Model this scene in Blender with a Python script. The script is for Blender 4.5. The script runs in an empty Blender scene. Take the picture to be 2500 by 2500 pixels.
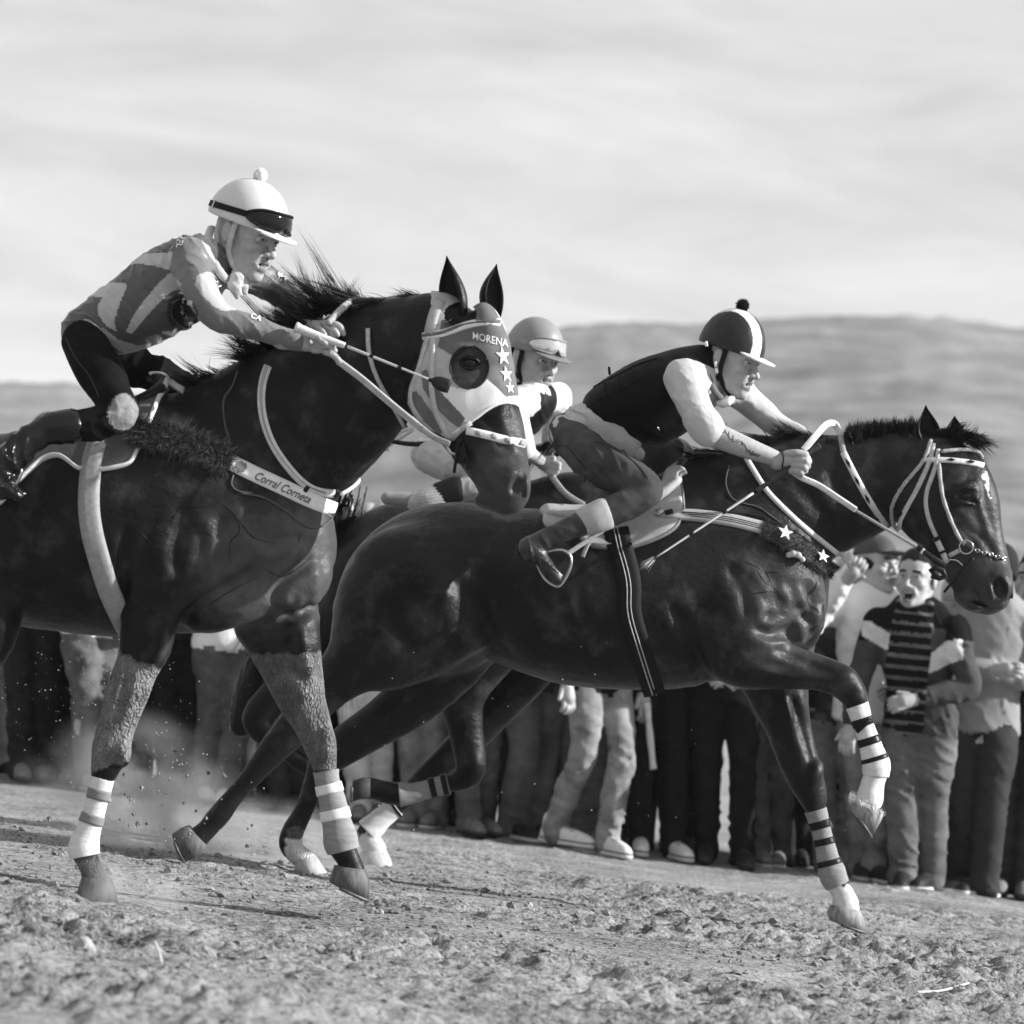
import bpy, bmesh, math, random
import numpy as np
from mathutils import Vector, Matrix
from mathutils.bvhtree import BVHTree

random.seed(7); RNG = np.random.default_rng(7)
SC = bpy.context.scene
COL = SC.collection
rad = math.radians

# ------------------------------------------------------------------ camera
FPX = 8230.0                      # focal length in units of 1/2500 of the frame width
PITCH, ROLL = rad(2.734), rad(6.6)
CAM = np.array([0.0, -12.0, 0.80])
_f = np.array([0, math.cos(PITCH), math.sin(PITCH)])
_r0 = np.array([1.0, 0, 0]); _u0 = np.array([0, -math.sin(PITCH), math.cos(PITCH)])
_r = math.cos(ROLL) * _r0 + math.sin(ROLL) * _u0
_u = -math.sin(ROLL) * _r0 + math.cos(ROLL) * _u0
cd = bpy.data.cameras.new('camera'); cam = bpy.data.objects.new('camera', cd); COL.objects.link(cam)
cam.matrix_world = Matrix(((_r[0], _u[0], -_f[0], CAM[0]), (_r[1], _u[1], -_f[1], CAM[1]), (_r[2], _u[2], -_f[2], CAM[2]), (0, 0, 0, 1)))
cd.sensor_width = 36.0; cd.sensor_fit = 'HORIZONTAL'; cd.lens = 36.0 * FPX / 2500.0
cd.clip_start = 0.5; cd.clip_end = 6000
cd.dof.use_dof = True; cd.dof.focus_distance = 10.9; cd.dof.aperture_fstop = 4.0
SC.camera = cam

# ------------------------------------------------------------------ light
SUN_EL, SUN_AZ = rad(26), rad(6)         # azimuth measured from +X towards the camera side
sdir = Vector((math.cos(SUN_EL) * math.cos(SUN_AZ), -math.cos(SUN_EL) * math.sin(SUN_AZ), math.sin(SUN_EL)))
sl = bpy.data.lights.new('sun', 'SUN'); sl.energy = 5.0; sl.angle = rad(0.6); sl.color = (1.0, 1.0, 1.0)
so = bpy.data.objects.new('sun', sl); COL.objects.link(so)
so.rotation_euler = sdir.to_track_quat('Z', 'Y').to_euler()
W = bpy.data.worlds.new('World'); SC.world = W; W.use_nodes = True
wn = W.node_tree; wn.nodes.clear()
def wnode(t): return wn.nodes.new(t)
sky = wnode('ShaderNodeTexSky'); sky.sky_type = 'NISHITA'; sky.sun_disc = False
sky.sun_elevation = SUN_EL; sky.sun_rotation = math.atan2(sdir.x, sdir.y); sky.dust_density = 3.0; sky.air_density = 1.0
bw = wnode('ShaderNodeRGBToBW'); wn.links.new(sky.outputs[0], bw.inputs[0])
tc = wnode('ShaderNodeTexCoord'); mp = wnode('ShaderNodeMapping'); wn.links.new(tc.outputs['Generated'], mp.inputs[0])
mp.inputs['Scale'].default_value = (1.6, 1.6, 7.0); mp.inputs['Rotation'].default_value = (0, rad(14), 0.3)
nz = wnode('ShaderNodeTexNoise'); nz.inputs['Scale'].default_value = 5.0; nz.inputs['Detail'].default_value = 10; nz.inputs['Roughness'].default_value = 0.66
nz.inputs['Distortion'].default_value = 0.6
wn.links.new(mp.outputs[0], nz.inputs['Vector'])
rp = wnode('ShaderNodeValToRGB'); rp.color_ramp.elements[0].position = 0.33; rp.color_ramp.elements[1].position = 0.68
rp.color_ramp.elements[0].color = (4.6, 4.6, 4.6, 1); rp.color_ramp.elements[1].color = (7.0, 7.0, 7.0, 1)
wn.links.new(nz.outputs[0], rp.inputs[0])
mx = wnode('ShaderNodeMix'); mx.data_type = 'RGBA'; mx.inputs[0].default_value = 0.88     # thin cloud veil over the clear sky
wn.links.new(bw.outputs[0], mx.inputs[6]); wn.links.new(rp.outputs[0], mx.inputs[7])
bg = wnode('ShaderNodeBackground'); bg.inputs[1].default_value = 0.067
wn.links.new(mx.outputs[2], bg.inputs[0])
wo = wnode('ShaderNodeOutputWorld'); wn.links.new(bg.outputs[0], wo.inputs[0])
VS = SC.view_settings
VS.view_transform = 'Standard'; VS.look = 'None'; VS.gamma = 1.0; VS.use_curve_mapping = False; VS.exposure = 0.85
SC.cycles.use_denoising = True
SC.cycles.max_bounces = 6; SC.cycles.diffuse_bounces = 3; SC.cycles.glossy_bounces = 3; SC.cycles.transparent_max_bounces = 8
SC.cycles.volume_bounces = 1
SC.cycles.caustics_reflective = False; SC.cycles.caustics_refractive = False

# ------------------------------------------------------------------ picture <-> world helpers
def ray(px, py):
    d = _f + (px - 1250) / FPX * _r - (py - 1250) / FPX * _u
    return d / np.linalg.norm(d)
def P(px, py, Y):
    d = ray(px, py); t = (Y - CAM[1]) / d[1]
    return CAM + t * d
def mpp(Y): return (Y - CAM[1]) / FPX          # metres per native pixel on the plane Y
def GX(px, Y, z=0.0):                          # world x whose ground point at depth Y shows at column px
    a, b = P(px, 0, Y), P(px, 2500, Y); t = (z - a[2]) / (b[2] - a[2])
    return a[0] + t * (b[0] - a[0])
def proj(V):
    V = np.asarray(V, float) - CAM
    z = V @ _f
    return np.stack([1250 + FPX * (V @ _r) / z, 1250 - FPX * (V @ _u) / z], -1)

# ------------------------------------------------------------------ noise
def _hash(ix, iy, iz, seed):
    n = (ix * 374761393 + iy * 668265263 + iz * 2147483647 + seed * 974634777).astype(np.int64) & 0xffffffff
    n = ((n ^ (n >> 13)) * 1274126177) & 0xffffffff
    n = (n ^ (n >> 16)) & 0xffff
    return n.astype(np.float32) / 65535.0 * 2 - 1
def vnoise(p, freq=1.0, seed=0):
    q = np.asarray(p, np.float32) * np.float32(1) * np.asarray(freq, np.float32)
    i = np.floor(q); f = q - i; i = i.astype(np.int64); f = f * f * (3 - 2 * f)
    r = 0
    for dx in (0, 1):
        wx = f[..., 0] if dx else 1 - f[..., 0]
        for dy in (0, 1):
            wy = f[..., 1] if dy else 1 - f[..., 1]
            for dz in (0, 1):
                wz = f[..., 2] if dz else 1 - f[..., 2]
                r = r + wx * wy * wz * _hash(i[..., 0] + dx, i[..., 1] + dy, i[..., 2] + dz, seed)
    return r
def fbm(p, freq, oct=3, seed=0, gain=0.5):
    r = 0; a = 1.0; freq = np.asarray(freq, np.float32)
    for k in range(oct):
        r = r + a * vnoise(p, freq * 2 ** k, seed + k * 17); a *= gain
    return r

# ------------------------------------------------------------------ materials (all grey: the place is seen in black and white)
MATS = {}
def mat(name, g, rough=0.6, var=0.15, scale=30.0, bump=0.0, bscale=None, spec=0.12, metal=0.0, sheen=0.0, stretch=None, coat=0.0, g2=None, detail=4, sss=0.0, bdist=0.01):
    if name in MATS: return MATS[name]
    m = bpy.data.materials.new(name); m.use_nodes = True; nt = m.node_tree; N = nt.nodes; L = nt.links
    b = N['Principled BSDF']
    b.inputs['Roughness'].default_value = rough; b.inputs['Specular IOR Level'].default_value = spec; b.inputs['Metallic'].default_value = metal
    if sheen: b.inputs['Sheen Weight'].default_value = sheen; b.inputs['Sheen Roughness'].default_value = 0.4
    if coat: b.inputs['Coat Weight'].default_value = coat; b.inputs['Coat Roughness'].default_value = 0.15
    if sss: b.inputs['Subsurface Weight'].default_value = sss; b.inputs['Subsurface Radius'].default_value = (0.008, 0.008, 0.008); b.inputs['Subsurface Scale'].default_value = 1.0
    t = N.new('ShaderNodeTexCoord'); src = t.outputs['Object']
    if stretch:
        mpn = N.new('ShaderNodeMapping'); mpn.inputs['Scale'].default_value = stretch; L.new(src, mpn.inputs[0]); src = mpn.outputs[0]
    n = N.new('ShaderNodeTexNoise'); n.inputs['Scale'].default_value = scale; n.inputs['Detail'].default_value = detail; n.inputs['Roughness'].default_value = 0.6
    L.new(src, n.inputs['Vector'])
    r = N.new('ShaderNodeValToRGB'); lo = g * (1 - var) if g2 is None else g; hi = min(0.9, g * (1 + var)) if g2 is None else g2
    r.color_ramp.elements[0].position = 0.3; r.color_ramp.elements[1].position = 0.7
    r.color_ramp.elements[0].color = (lo, lo, lo, 1); r.color_ramp.elements[1].color = (hi, hi, hi, 1)
    L.new(n.outputs[0], r.inputs[0]); L.new(r.outputs[0], b.inputs['Base Color'])
    if bump:
        n2 = N.new('ShaderNodeTexNoise'); n2.inputs['Scale'].default_value = bscale or scale * 4; n2.inputs['Detail'].default_value = 5
        L.new(src, n2.inputs['Vector'])
        bp = N.new('ShaderNodeBump'); bp.inputs['Strength'].default_value = bump; bp.inputs['Distance'].default_value = bdist
        L.new(n2.outputs[0], bp.inputs['Height']); L.new(bp.outputs[0], b.inputs['Normal'])
    MATS[name] = m
    return m

# ------------------------------------------------------------------ objects
def link(name, me, parent=None):
    o = bpy.data.objects.new(name, me); COL.objects.link(o)
    if parent is not None: o.parent = parent
    return o
def tag(o, label=None, cat=None, group=None, kind=None):
    if label: o['label'] = label
    if cat: o['category'] = cat
    if group: o['group'] = group
    if kind: o['kind'] = kind
    return o
def thing(name, loc, label, cat, group=None):
    o = bpy.data.objects.new(name, None); COL.objects.link(o); o.location = loc; o.empty_display_size = 0.1
    bpy.context.view_layer.update() if False else None
    return tag(o, label, cat, group)
def mesh_np(name, V, F, mats, smooth=True, fmat=None):
    """V (n,3), F list/array of quads or tris (may be list of arrays)"""
    V = np.asarray(V, np.float32)
    groups = F if isinstance(F, list) and len(F) and isinstance(F[0], np.ndarray) and F[0].ndim == 2 else [np.asarray(F)]
    groups = [g for g in groups if len(g)]
    me = bpy.data.meshes.new(name); me.vertices.add(len(V)); me.vertices.foreach_set('co', V.ravel())
    tot = sum(g.size for g in groups); nf = sum(len(g) for g in groups)
    me.loops.add(tot); me.loops.foreach_set('vertex_index', np.concatenate([g.ravel() for g in groups]).astype(np.int32))
    me.polygons.add(nf)
    st = []; o = 0
    for g in groups:
        st.append(o + np.arange(len(g)) * g.shape[1]); o += g.size
    me.polygons.foreach_set('loop_start', np.concatenate(st).astype(np.int32))
    me.polygons.foreach_set('use_smooth', np.full(nf, smooth, bool))
    for m in (mats if isinstance(mats, (list, tuple)) else [mats]): me.materials.append(m)
    if fmat is not None: me.polygons.foreach_set('material_index', np.asarray(fmat, np.int32))
    me.update(calc_edges=True); me.validate()
    return me
def put(name, V, F, mats, parent=None, smooth=True, fmat=None):
    """mesh with world-space coordinates, parented to an un-rotated Empty: coordinates are made local to it"""
    V = np.asarray(V, float)
    off = np.zeros(3); p = parent
    while p is not None: off += np.array(p.location); p = p.parent
    if parent is None:
        lo, hi = V.min(0), V.max(0); base = np.array([(lo[0] + hi[0]) / 2, (lo[1] + hi[1]) / 2, lo[2]]); off = base
    o = link(name, mesh_np(name, V - off, F, mats, smooth, fmat), parent)
    if parent is None: o.location = off
    return o

# ------------------------------------------------------------------ implicit bodies
def spline(pts, sub):
    """Catmull-Rom through rows of pts"""
    pts = np.asarray(pts, float); n = len(pts)
    if n < 3: 
        t = np.linspace(0, 1, sub + 1)[:, None]; return pts[0] * (1 - t) + pts[-1] * t
    out = []
    for i in range(n - 1):
        p0 = pts[max(i - 1, 0)]; p1 = pts[i]; p2 = pts[i + 1]; p3 = pts[min(i + 2, n - 1)]
        for k in range(sub):
            t = k / sub
            out.append(0.5 * ((2 * p1) + (-p0 + p2) * t + (2 * p0 - 5 * p1 + 4 * p2 - p3) * t * t + (-p0 + 3 * p1 - 3 * p2 + p3) * t ** 3))
    out.append(pts[-1]); return np.array(out)
class Field:
    def __init__(s, lo, hi, res):
        s.lo = np.asarray(lo, np.float32); s.res = res
        s.n = np.maximum(np.ceil((np.asarray(hi) - s.lo) / res).astype(int) + 1, 4)
        s.ax = [s.lo[i] + np.arange(s.n[i], dtype=np.float32) * res for i in range(3)]
        s.g = np.full(s.n, 0.5, np.float32)
    def sl(s, lo, hi):
        a = np.clip(np.floor((np.asarray(lo) - s.lo) / s.res).astype(int), 0, s.n); b = np.clip(np.ceil((np.asarray(hi) - s.lo) / s.res).astype(int) + 1, 0, s.n)
        return a, b
    def grid(s, a, b):
        X, Y, Z = np.meshgrid(s.ax[0][a[0]:b[0]], s.ax[1][a[1]:b[1]], s.ax[2][a[2]:b[2]], indexing='ij')
        return X, Y, Z
    def put(s, a, b, d, k, sub=False):
        v = s.g[a[0]:b[0], a[1]:b[1], a[2]:b[2]]
        if sub:
            if k > 0:
                h = np.clip(0.5 - 0.5 * (v + d) / k, 0, 1); v[...] = v * (1 - h) - d * h + k * h * (1 - h)
            else: np.maximum(v, -d, out=v)
        else:
            if k > 0:
                h = np.clip(0.5 + 0.5 * (v - d) / k, 0, 1); v[...] = v * (1 - h) + d * h - k * h * (1 - h)
            else: np.minimum(v, d, out=v)
    def chain(s, st, k=0.02, sub=False, sp=4, axis=(0, 1, 0), noise=None):
        """st rows: x y z r [kratio]; section squeezed along axis by kratio"""
        st = np.asarray(st, float)
        if st.shape[1] == 4: st = np.hstack([st, np.ones((len(st), 1))])
        if sp > 1 and len(st) > 1: st = spline(st, sp)
        ax = np.asarray(axis, np.float32); ax = ax / np.linalg.norm(ax)
        m = (st[:, 3] * np.maximum(1, st[:, 4])) + max(k, 0) + 2.5 * s.res
        lo = (st[:, :3] - m[:, None]).min(0); hi = (st[:, :3] + m[:, None]).max(0)
        a, b = s.sl(lo, hi)
        if np.any(b - a < 1): return
        D = np.full(b - a, 9.0, np.float32)
        if len(st) == 1: segs = [(st[0], st[0])]; mm = [m[0]]
        else: segs = list(zip(st[:-1], st[1:]))
        for i, (p, q) in enumerate(segs):
            mm = max((p[3]) * max(1, p[4]), q[3] * max(1, q[4])) + max(k, 0) + 2.5 * s.res
            sa, sb = s.sl(np.minimum(p[:3], q[:3]) - mm, np.maximum(p[:3], q[:3]) + mm)
            sa = np.maximum(sa, a); sb = np.minimum(sb, b)
            if np.any(sb - sa < 1): continue
            X, Y, Z = s.grid(sa, sb)
            ab = (q[:3] - p[:3]).astype(np.float32); L2 = float(ab @ ab) + 1e-12
            dx, dy, dz = X - p[0], Y - p[1], Z - p[2]
            t = np.clip((dx * ab[0] + dy * ab[1] + dz * ab[2]) / L2, 0, 1)
            dx -= t * ab[0]; dy -= t * ab[1]; dz -= t * ab[2]
            kk = p[4] + t * (q[4] - p[4])
            dn = dx * ax[0] + dy * ax[1] + dz * ax[2]
            e = dx * dx + dy * dy + dz * dz - dn * dn + (dn / kk) ** 2
            d = np.sqrt(np.maximum(e, 0)) - (p[3] + t * (q[3] - p[3]))
            o = sa - a
            v = D[o[0]:o[0] + d.shape[0], o[1]:o[1] + d.shape[1], o[2]:o[2] + d.shape[2]]
            np.minimum(v, d, out=v)
        s.put(a, b, D, k, sub)
    def ell(s, c, r, k=0.02, rot=None, sub=False):
        c = np.asarray(c, float); r = np.asarray(r, float) * np.ones(3); R = np.eye(3) if rot is None else np.asarray(rot)
        m = max(r) + max(k, 0) + 2.5 * s.res; a, b = s.sl(c - m, c + m)
        if np.any(b - a < 1): return
        X, Y, Z = s.grid(a, b); X = X - c[0]; Y = Y - c[1]; Z = Z - c[2]
        u = [R[0, i] * X + R[1, i] * Y + R[2, i] * Z for i in range(3)]
        k0 = np.sqrt(sum((u[i] / r[i]) ** 2 for i in range(3))); k1 = np.sqrt(sum((u[i] / r[i] ** 2) ** 2 for i in range(3))) + 1e-9
        s.put(a, b, (k0 * (k0 - 1) / k1).astype(np.float32), k, sub)
    def band(s, thr=0.03):
        return np.abs(s.g) < thr
    def add_noise(s, fn, thr=0.04):
        m = s.band(thr); i = np.nonzero(m)
        p = np.stack([s.ax[0][i[0]], s.ax[1][i[1]], s.ax[2][i[2]]], -1)
        s.g[m] += fn(p).astype(np.float32)
    def cut(s, fn, k=0.0):
        """keep where fn(p)<0"""
        m = s.g < 0.03; i = np.nonzero(m)
        p = np.stack([s.ax[0][i[0]], s.ax[1][i[1]], s.ax[2][i[2]]], -1)
        s.g[m] = np.maximum(s.g[m], fn(p).astype(np.float32))
    def mesh(s):
        g = s.g; g[0] = g[-1] = 0.5; g[:, 0] = g[:, -1] = 0.5; g[:, :, 0] = g[:, :, -1] = 0.5
        S = g < 0
        c = S[:-1, :-1, :-1].astype(np.int8)
        tot = np.zeros_like(c)
        for dx in (0, 1):
            for dy in (0, 1):
                for dz in (0, 1):
                    tot += S[dx:dx + c.shape[0], dy:dy + c.shape[1], dz:dz + c.shape[2]]
        act = (tot > 0) & (tot < 8)
        I = np.stack(np.nonzero(act), -1); N = len(I)
        vid = np.full(c.shape, -1, np.int32); vid[act] = np.arange(N)
        cor = [(dx, dy, dz) for dx in (0, 1) for dy in (0, 1) for dz in (0, 1)]
        val = np.stack([g[I[:, 0] + a, I[:, 1] + b, I[:, 2] + d] for a, b, d in cor], -1)
        pos = np.zeros((N, 3), np.float32); cnt = np.zeros(N, np.float32)
        C = np.array(cor, np.float32)
        for i in range(8):
            for j in range(i + 1, 8):
                if abs(C[i] - C[j]).sum() == 1:
                    va, vb = val[:, i], val[:, j]; m = (va < 0) != (vb < 0)
                    t = np.where(m, va / np.where(m, va - vb, 1), 0)
                    pos += np.where(m[:, None], C[i] + t[:, None] * (C[j] - C[i]), 0); cnt += m
        V = s.lo + (I + pos / cnt[:, None]) * s.res
        Q = []
        for ax in range(3):
            a, b = [i for i in range(3) if i != ax]
            s0 = [slice(1, -1)] * 3; s0[ax] = slice(0, -1); s1 = list(s0); s1[ax] = slice(1, None)
            A, B = S[tuple(s0)], S[tuple(s1)]
            for flip in (False, True):
                m = (A & ~B) if not flip else (~A & B)
                i = np.stack(np.nonzero(m), -1)
                if not len(i): continue
                i[:, a] += 1; i[:, b] += 1
                def at(da, db):
                    j = i.copy(); j[:, a] -= da; j[:, b] -= db; return vid[j[:, 0], j[:, 1], j[:, 2]]
                q = np.stack([at(1, 1), at(0, 1), at(0, 0), at(1, 0)], -1)
                if flip != (ax == 1): q = q[:, ::-1]
                Q.append(q)
        return V, np.concatenate(Q)
def relax(V, F, it=2, lam=0.5, mask=None):
    F = np.asarray(F); n = len(V)
    e = np.concatenate([np.stack([F[:, i], F[:, (i + 1) % F.shape[1]]], -1) for i in range(F.shape[1])])
    deg = np.bincount(e.ravel(), minlength=n).astype(np.float32)[:, None]
    for _ in range(it):
        acc = np.zeros((n, 3), np.float32)
        for ax in range(3):
            acc[:, ax] = np.bincount(e[:, 0], V[e[:, 1], ax], n) + np.bincount(e[:, 1], V[e[:, 0], ax], n)
        T = acc / np.maximum(deg, 1)
        D = lam * (T - V)
        V = V + (D if mask is None else D * mask[:, None])
    return V
def fnormals(V, F):
    return np.cross(V[F[:, 2]] - V[F[:, 0]], V[F[:, 3 if F.shape[1] == 4 else 1]] - V[F[:, 1 if F.shape[1] == 4 else 0]])
def inpoly(pts, poly):
    x, y = pts[:, 0], pts[:, 1]; r = np.zeros(len(pts), bool); poly = np.asarray(poly, float); j = len(poly) - 1
    for i in range(len(poly)):
        xi, yi = poly[i]; xj, yj = poly[j]
        if yi != yj: r ^= ((yi > y) != (yj > y)) & (x < (xj - xi) * (y - yi) / (yj - yi) + xi)
        j = i
    return r
def stations(rows, Y0, dr=0.0):
    """rows: px py r_px yoff kratio -> world chain rows"""
    out = []
    for q in rows:
        px, py, r = q[:3]; yo = q[3] if len(q) > 3 else 0; k = q[4] if len(q) > 4 else 1.0
        p = P(px, py, Y0 + yo); out.append((p[0], p[1], p[2], max(0.003, r * mpp(Y0 + yo) + dr), k))
    return out
def bounds(chains, pad=0.06):
    A = np.concatenate([np.asarray(c, float)[:, :4] for c in chains])
    return (A[:, :3] - A[:, 3:4] * 1.2).min(0) - pad, (A[:, :3] + A[:, 3:4] * 1.2).max(0) + pad

# ------------------------------------------------------------------ lofts, tubes, straps
def loft(rings, cap=True):
    """rings: (m,n,3) -> V,F groups"""
    R = np.asarray(rings, float); m, n = R.shape[:2]; V = R.reshape(-1, 3)
    i = np.arange(m - 1)[:, None] * n; j = np.arange(n)[None]
    q = np.stack([i + j, i + (j + 1) % n, i + n + (j + 1) % n, i + n + j], -1).reshape(-1, 4)
    G = [q]
    if cap:
        V = np.concatenate([V, R[0].mean(0)[None], R[-1].mean(0)[None]]); a = len(V) - 2
        jj = np.arange(n)
        G.append(np.concatenate([np.stack([(jj + 1) % n, jj, np.full(n, a)], -1), np.stack([(m - 1) * n + jj, (m - 1) * n + (jj + 1) % n, np.full(n, a + 1)], -1)]))
    return V, G
def frames(pts):
    pts = np.asarray(pts, float); T = np.gradient(pts, axis=0); T /= np.linalg.norm(T, axis=1)[:, None] + 1e-12
    return T
def tube(pts, r, n=10, sub=1, axis=(0, 1, 0), k=1.0, cap=True, wob=None):
    """round tube; r scalar or per point; k squeezes along axis"""
    pts = np.asarray(pts, float); r = np.broadcast_to(np.asarray(r, float), len(pts)).astype(float)
    if sub > 1:
        q = spline(np.hstack([pts, r[:, None]]), sub); pts, r = q[:, :3], q[:, 3]
    T = frames(pts); ax = np.asarray(axis, float); k = np.broadcast_to(np.asarray(k, float), len(pts)) if np.ndim(k) == 0 else np.interp(np.linspace(0, 1, len(pts)), np.linspace(0, 1, len(k)), k)
    rings = []
    th = np.arange(n) / n * 2 * math.pi
    for i, (p, t) in enumerate(zip(pts, T)):
        a = ax - t * (ax @ t)
        if np.linalg.norm(a) < 0.2: a = np.array([1.0, 0.2, 0.1]); a = a - t * (a @ t)
        a /= np.linalg.norm(a); b = np.cross(t, a)
        rr = r[i] * (np.ones(n) if wob is None else 1 + wob(i / max(1, len(pts) - 1), th))
        rings.append(p + (np.cos(th) * rr)[:, None] * b + (np.sin(th) * rr * k[i])[:, None] * a)
    return loft(rings, cap)
def merge(parts):
    V = []; T = {}; o = 0
    for v, G in parts:
        G = G if isinstance(G, list) else [G]
        for g in G:
            T.setdefault(g.shape[1], []).append(g + o)
        V.append(v); o += len(v)
    return np.concatenate(V), [np.concatenate(g) for g in T.values()]
class Target:
    """surface to lay straps on"""
    def __init__(s, *VF):
        V = []; Q = []; o = 0
        for v, f in VF:
            V.append(np.asarray(v)); 
            for g in (f if isinstance(f, list) else [f]): Q += (g + o).tolist()
            o += len(v)
        V = np.concatenate(V)
        s.V = V; s.bvh = BVHTree.FromPolygons(V.tolist(), Q)
    def sure(s, px, py):
        h = s.hit(px, py)
        if h is not None: return h
        for rr in range(6, 200, 6):
            for a in range(12):
                h = s.hit(px + rr * math.cos(a * .5236), py + rr * math.sin(a * .5236))
                if h is not None: return P(px, py, h[0][1]), h[1]
        raise ValueError('no surface near %s %s' % (px, py))
    def hit(s, px, py):
        d = ray(px, py); h = s.bvh.ray_cast(Vector(CAM), Vector(d))
        if h[0] is None: return None
        n = np.array(h[1]); 
        if n @ d > 0: n = -n
        return np.array(h[0]), n
    def near(s, p):
        h = s.bvh.find_nearest(Vector(p)); return np.array(h[0]), np.array(h[1])
def lay(tgt, grid, Ydef=None):
    """grid (m,n,2) of pixels -> points and normals on the surface; misses are filled from their neighbours' depth then pulled to the surface"""
    m, n = grid.shape[:2]; Pn = np.full((m, n, 3), np.nan); Nn = np.zeros((m, n, 3)); dep = np.full((m, n), np.nan)
    for i in range(m):
        for j in range(n):
            h = tgt.hit(*grid[i, j])
            if h is not None: Pn[i, j], Nn[i, j] = h; dep[i, j] = Pn[i, j][1]
    bad = np.isnan(dep)
    if bad.all(): raise ValueError('strap misses its surface')
    gi = np.argwhere(~bad)
    for i, j in np.argwhere(bad):
        q = gi[np.argmin(((gi - (i, j)) ** 2).sum(1))]; p = P(*grid[i, j], dep[q[0], q[1]])
        Pn[i, j] = p; Nn[i, j] = Nn[q[0], q[1]]
    return Pn, Nn
def strip_grid(path, w, n, step=14):
    path = np.asarray(path, float); L = np.r_[0, np.cumsum(np.linalg.norm(np.diff(path, axis=0), axis=1))]
    sp = spline(path, 12); Ls = np.r_[0, np.cumsum(np.linalg.norm(np.diff(sp, axis=0), axis=1))]
    m = max(4, int(Ls[-1] / step)); t = np.linspace(0, Ls[-1], m)
    c = np.stack([np.interp(t, Ls, sp[:, i]) for i in (0, 1)], -1)
    T = np.gradient(c, axis=0); T /= np.linalg.norm(T, axis=1)[:, None]; Nn = np.stack([-T[:, 1], T[:, 0]], -1)
    w = np.interp(np.linspace(0, 1, m), np.linspace(0, 1, np.size(w)), np.atleast_1d(w))
    o = np.linspace(-0.5, 0.5, n)
    return c[:, None] + Nn[:, None] * (o[None, :] * w[:, None])[..., None]
def slab(Pn, Nn, thick, lift=0.002, smooth=2):
    for _ in range(smooth):
        Q = Pn.copy(); Q[1:-1] = 0.25 * Pn[:-2] + 0.5 * Pn[1:-1] + 0.25 * Pn[2:]; Pn = Q
        M = Nn.copy(); M[1:-1] = 0.25 * Nn[:-2] + 0.5 * Nn[1:-1] + 0.25 * Nn[2:]; Nn = M
    nm = Nn.mean(1, keepdims=True) * 0.7 + Nn * 0.3; nm /= np.linalg.norm(nm, axis=-1, keepdims=True) + 1e-9
    m, n = Pn.shape[:2]
    top = Pn + nm * (lift + thick); bot = Pn + nm * (lift - 0.006)
    # rounded edges: sink border columns a little
    if n > 2: top[:, 0] -= nm[:, 0] * thick * 0.45; top[:, -1] -= nm[:, -1] * thick * 0.45
    V = np.concatenate([top.reshape(-1, 3), bot.reshape(-1, 3)])
    i, j = np.meshgrid(np.arange(m - 1), np.arange(n - 1), indexing='ij'); a = (i * n + j).ravel()
    q = np.stack([a, a + 1, a + n + 1, a + n], -1); B = m * n
    Q = [q, (q + B)[:, ::-1]]
    r = np.arange(m - 1) * n
    Q.append(np.stack([r, r + n, r + n + B, r + B], -1)); r = r + n - 1; Q.append(np.stack([r + n, r, r + B, r + n + B], -1))
    c = np.arange(n - 1); Q.append(np.stack([c + 1, c, c + B, c + 1 + B], -1)); c = c + (m - 1) * n; Q.append(np.stack([c, c + 1, c + 1 + B, c + B], -1))
    return V, np.concatenate(Q)
def strap(name, tgt, path, w, m, parent, thick=0.004, n=3, lift=0.002, step=14, smooth=2):
    Pn, Nn = lay(tgt, strip_grid(path, w, n, step)); V, Q = slab(Pn, Nn, thick, lift, smooth)
    return put(name, V, Q, m, parent)
def free_strap(name, path, Y, w, m, parent, thick=0.003, sub=8, line=None):
    """ribbon in the air; path rows px,py,(Y)"""
    pts = np.array([P(q[0], q[1], q[2] if len(q) > 2 else Y) for q in path]); pts = spline(pts, sub)
    V, G = tube(pts, w * 0.5 * mpp(Y), 8, k=max(0.15, thick / (w * mpp(Y))))
    o = put(name, V, G, m, parent)
    if line:
        for s_ in (-.42, 0, .42):
            T = frames(pts); sd = np.cross(T, [0, 1.0, 0]); sd /= np.linalg.norm(sd, axis=1)[:, None]
            V, G = tube(pts + sd * s_ * w * .5 * mpp(Y) + np.array([0, -thick * .5 - .0002, 0]), .0011, 5); put('stitch_line', V, G, line, o)
    return o
def decal(name, tgt, verts2, faces, mapf, m, parent, lift=0.004, fb=None):
    """flat print: 2-D mesh mapped to pixels by mapf, dropped on the surface"""
    V = []; ok = []
    for v in verts2:
        h = tgt.hit(*mapf(v)); ok.append(h is not None); V.append(np.zeros(3) if h is None else h[0] + h[1] * lift)
    V = np.array(V); ok = np.array(ok); F = np.asarray(faces); F = F[ok[F].all(1)]
    if not len(F): return None
    y = V[F].mean(1)[:, 1]; F = F[np.abs(y - np.median(y)) < .12]                # print stays on one surface
    u, inv = np.unique(F, return_inverse=True)
    return put(name, V[u], inv.reshape(F.shape), m, parent, smooth=False)
def text2d(s, size=1.0, shear=0.0, bold=0.0):
    c = bpy.data.curves.new('t', 'FONT'); c.body = s; c.size = size; c.shear = shear; c.align_x = 'CENTER'; c.align_y = 'CENTER'; c.offset = bold; c.resolution_u = 3
    o = bpy.data.objects.new('t', c); COL.objects.link(o)
    dg = bpy.context.evaluated_depsgraph_get(); me = o.evaluated_get(dg).to_mesh()
    bm = bmesh.new(); bm.from_mesh(me); bmesh.ops.triangulate(bm, faces=bm.faces[:])
    V = np.array([v.co[:2] for v in bm.verts]); bm.verts.index_update(); F = np.array([[v.index for v in f.verts] for f in bm.faces]); bm.free()
    o.evaluated_get(dg).to_mesh_clear(); bpy.data.objects.remove(o); bpy.data.curves.remove(c)
    return V, F
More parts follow.
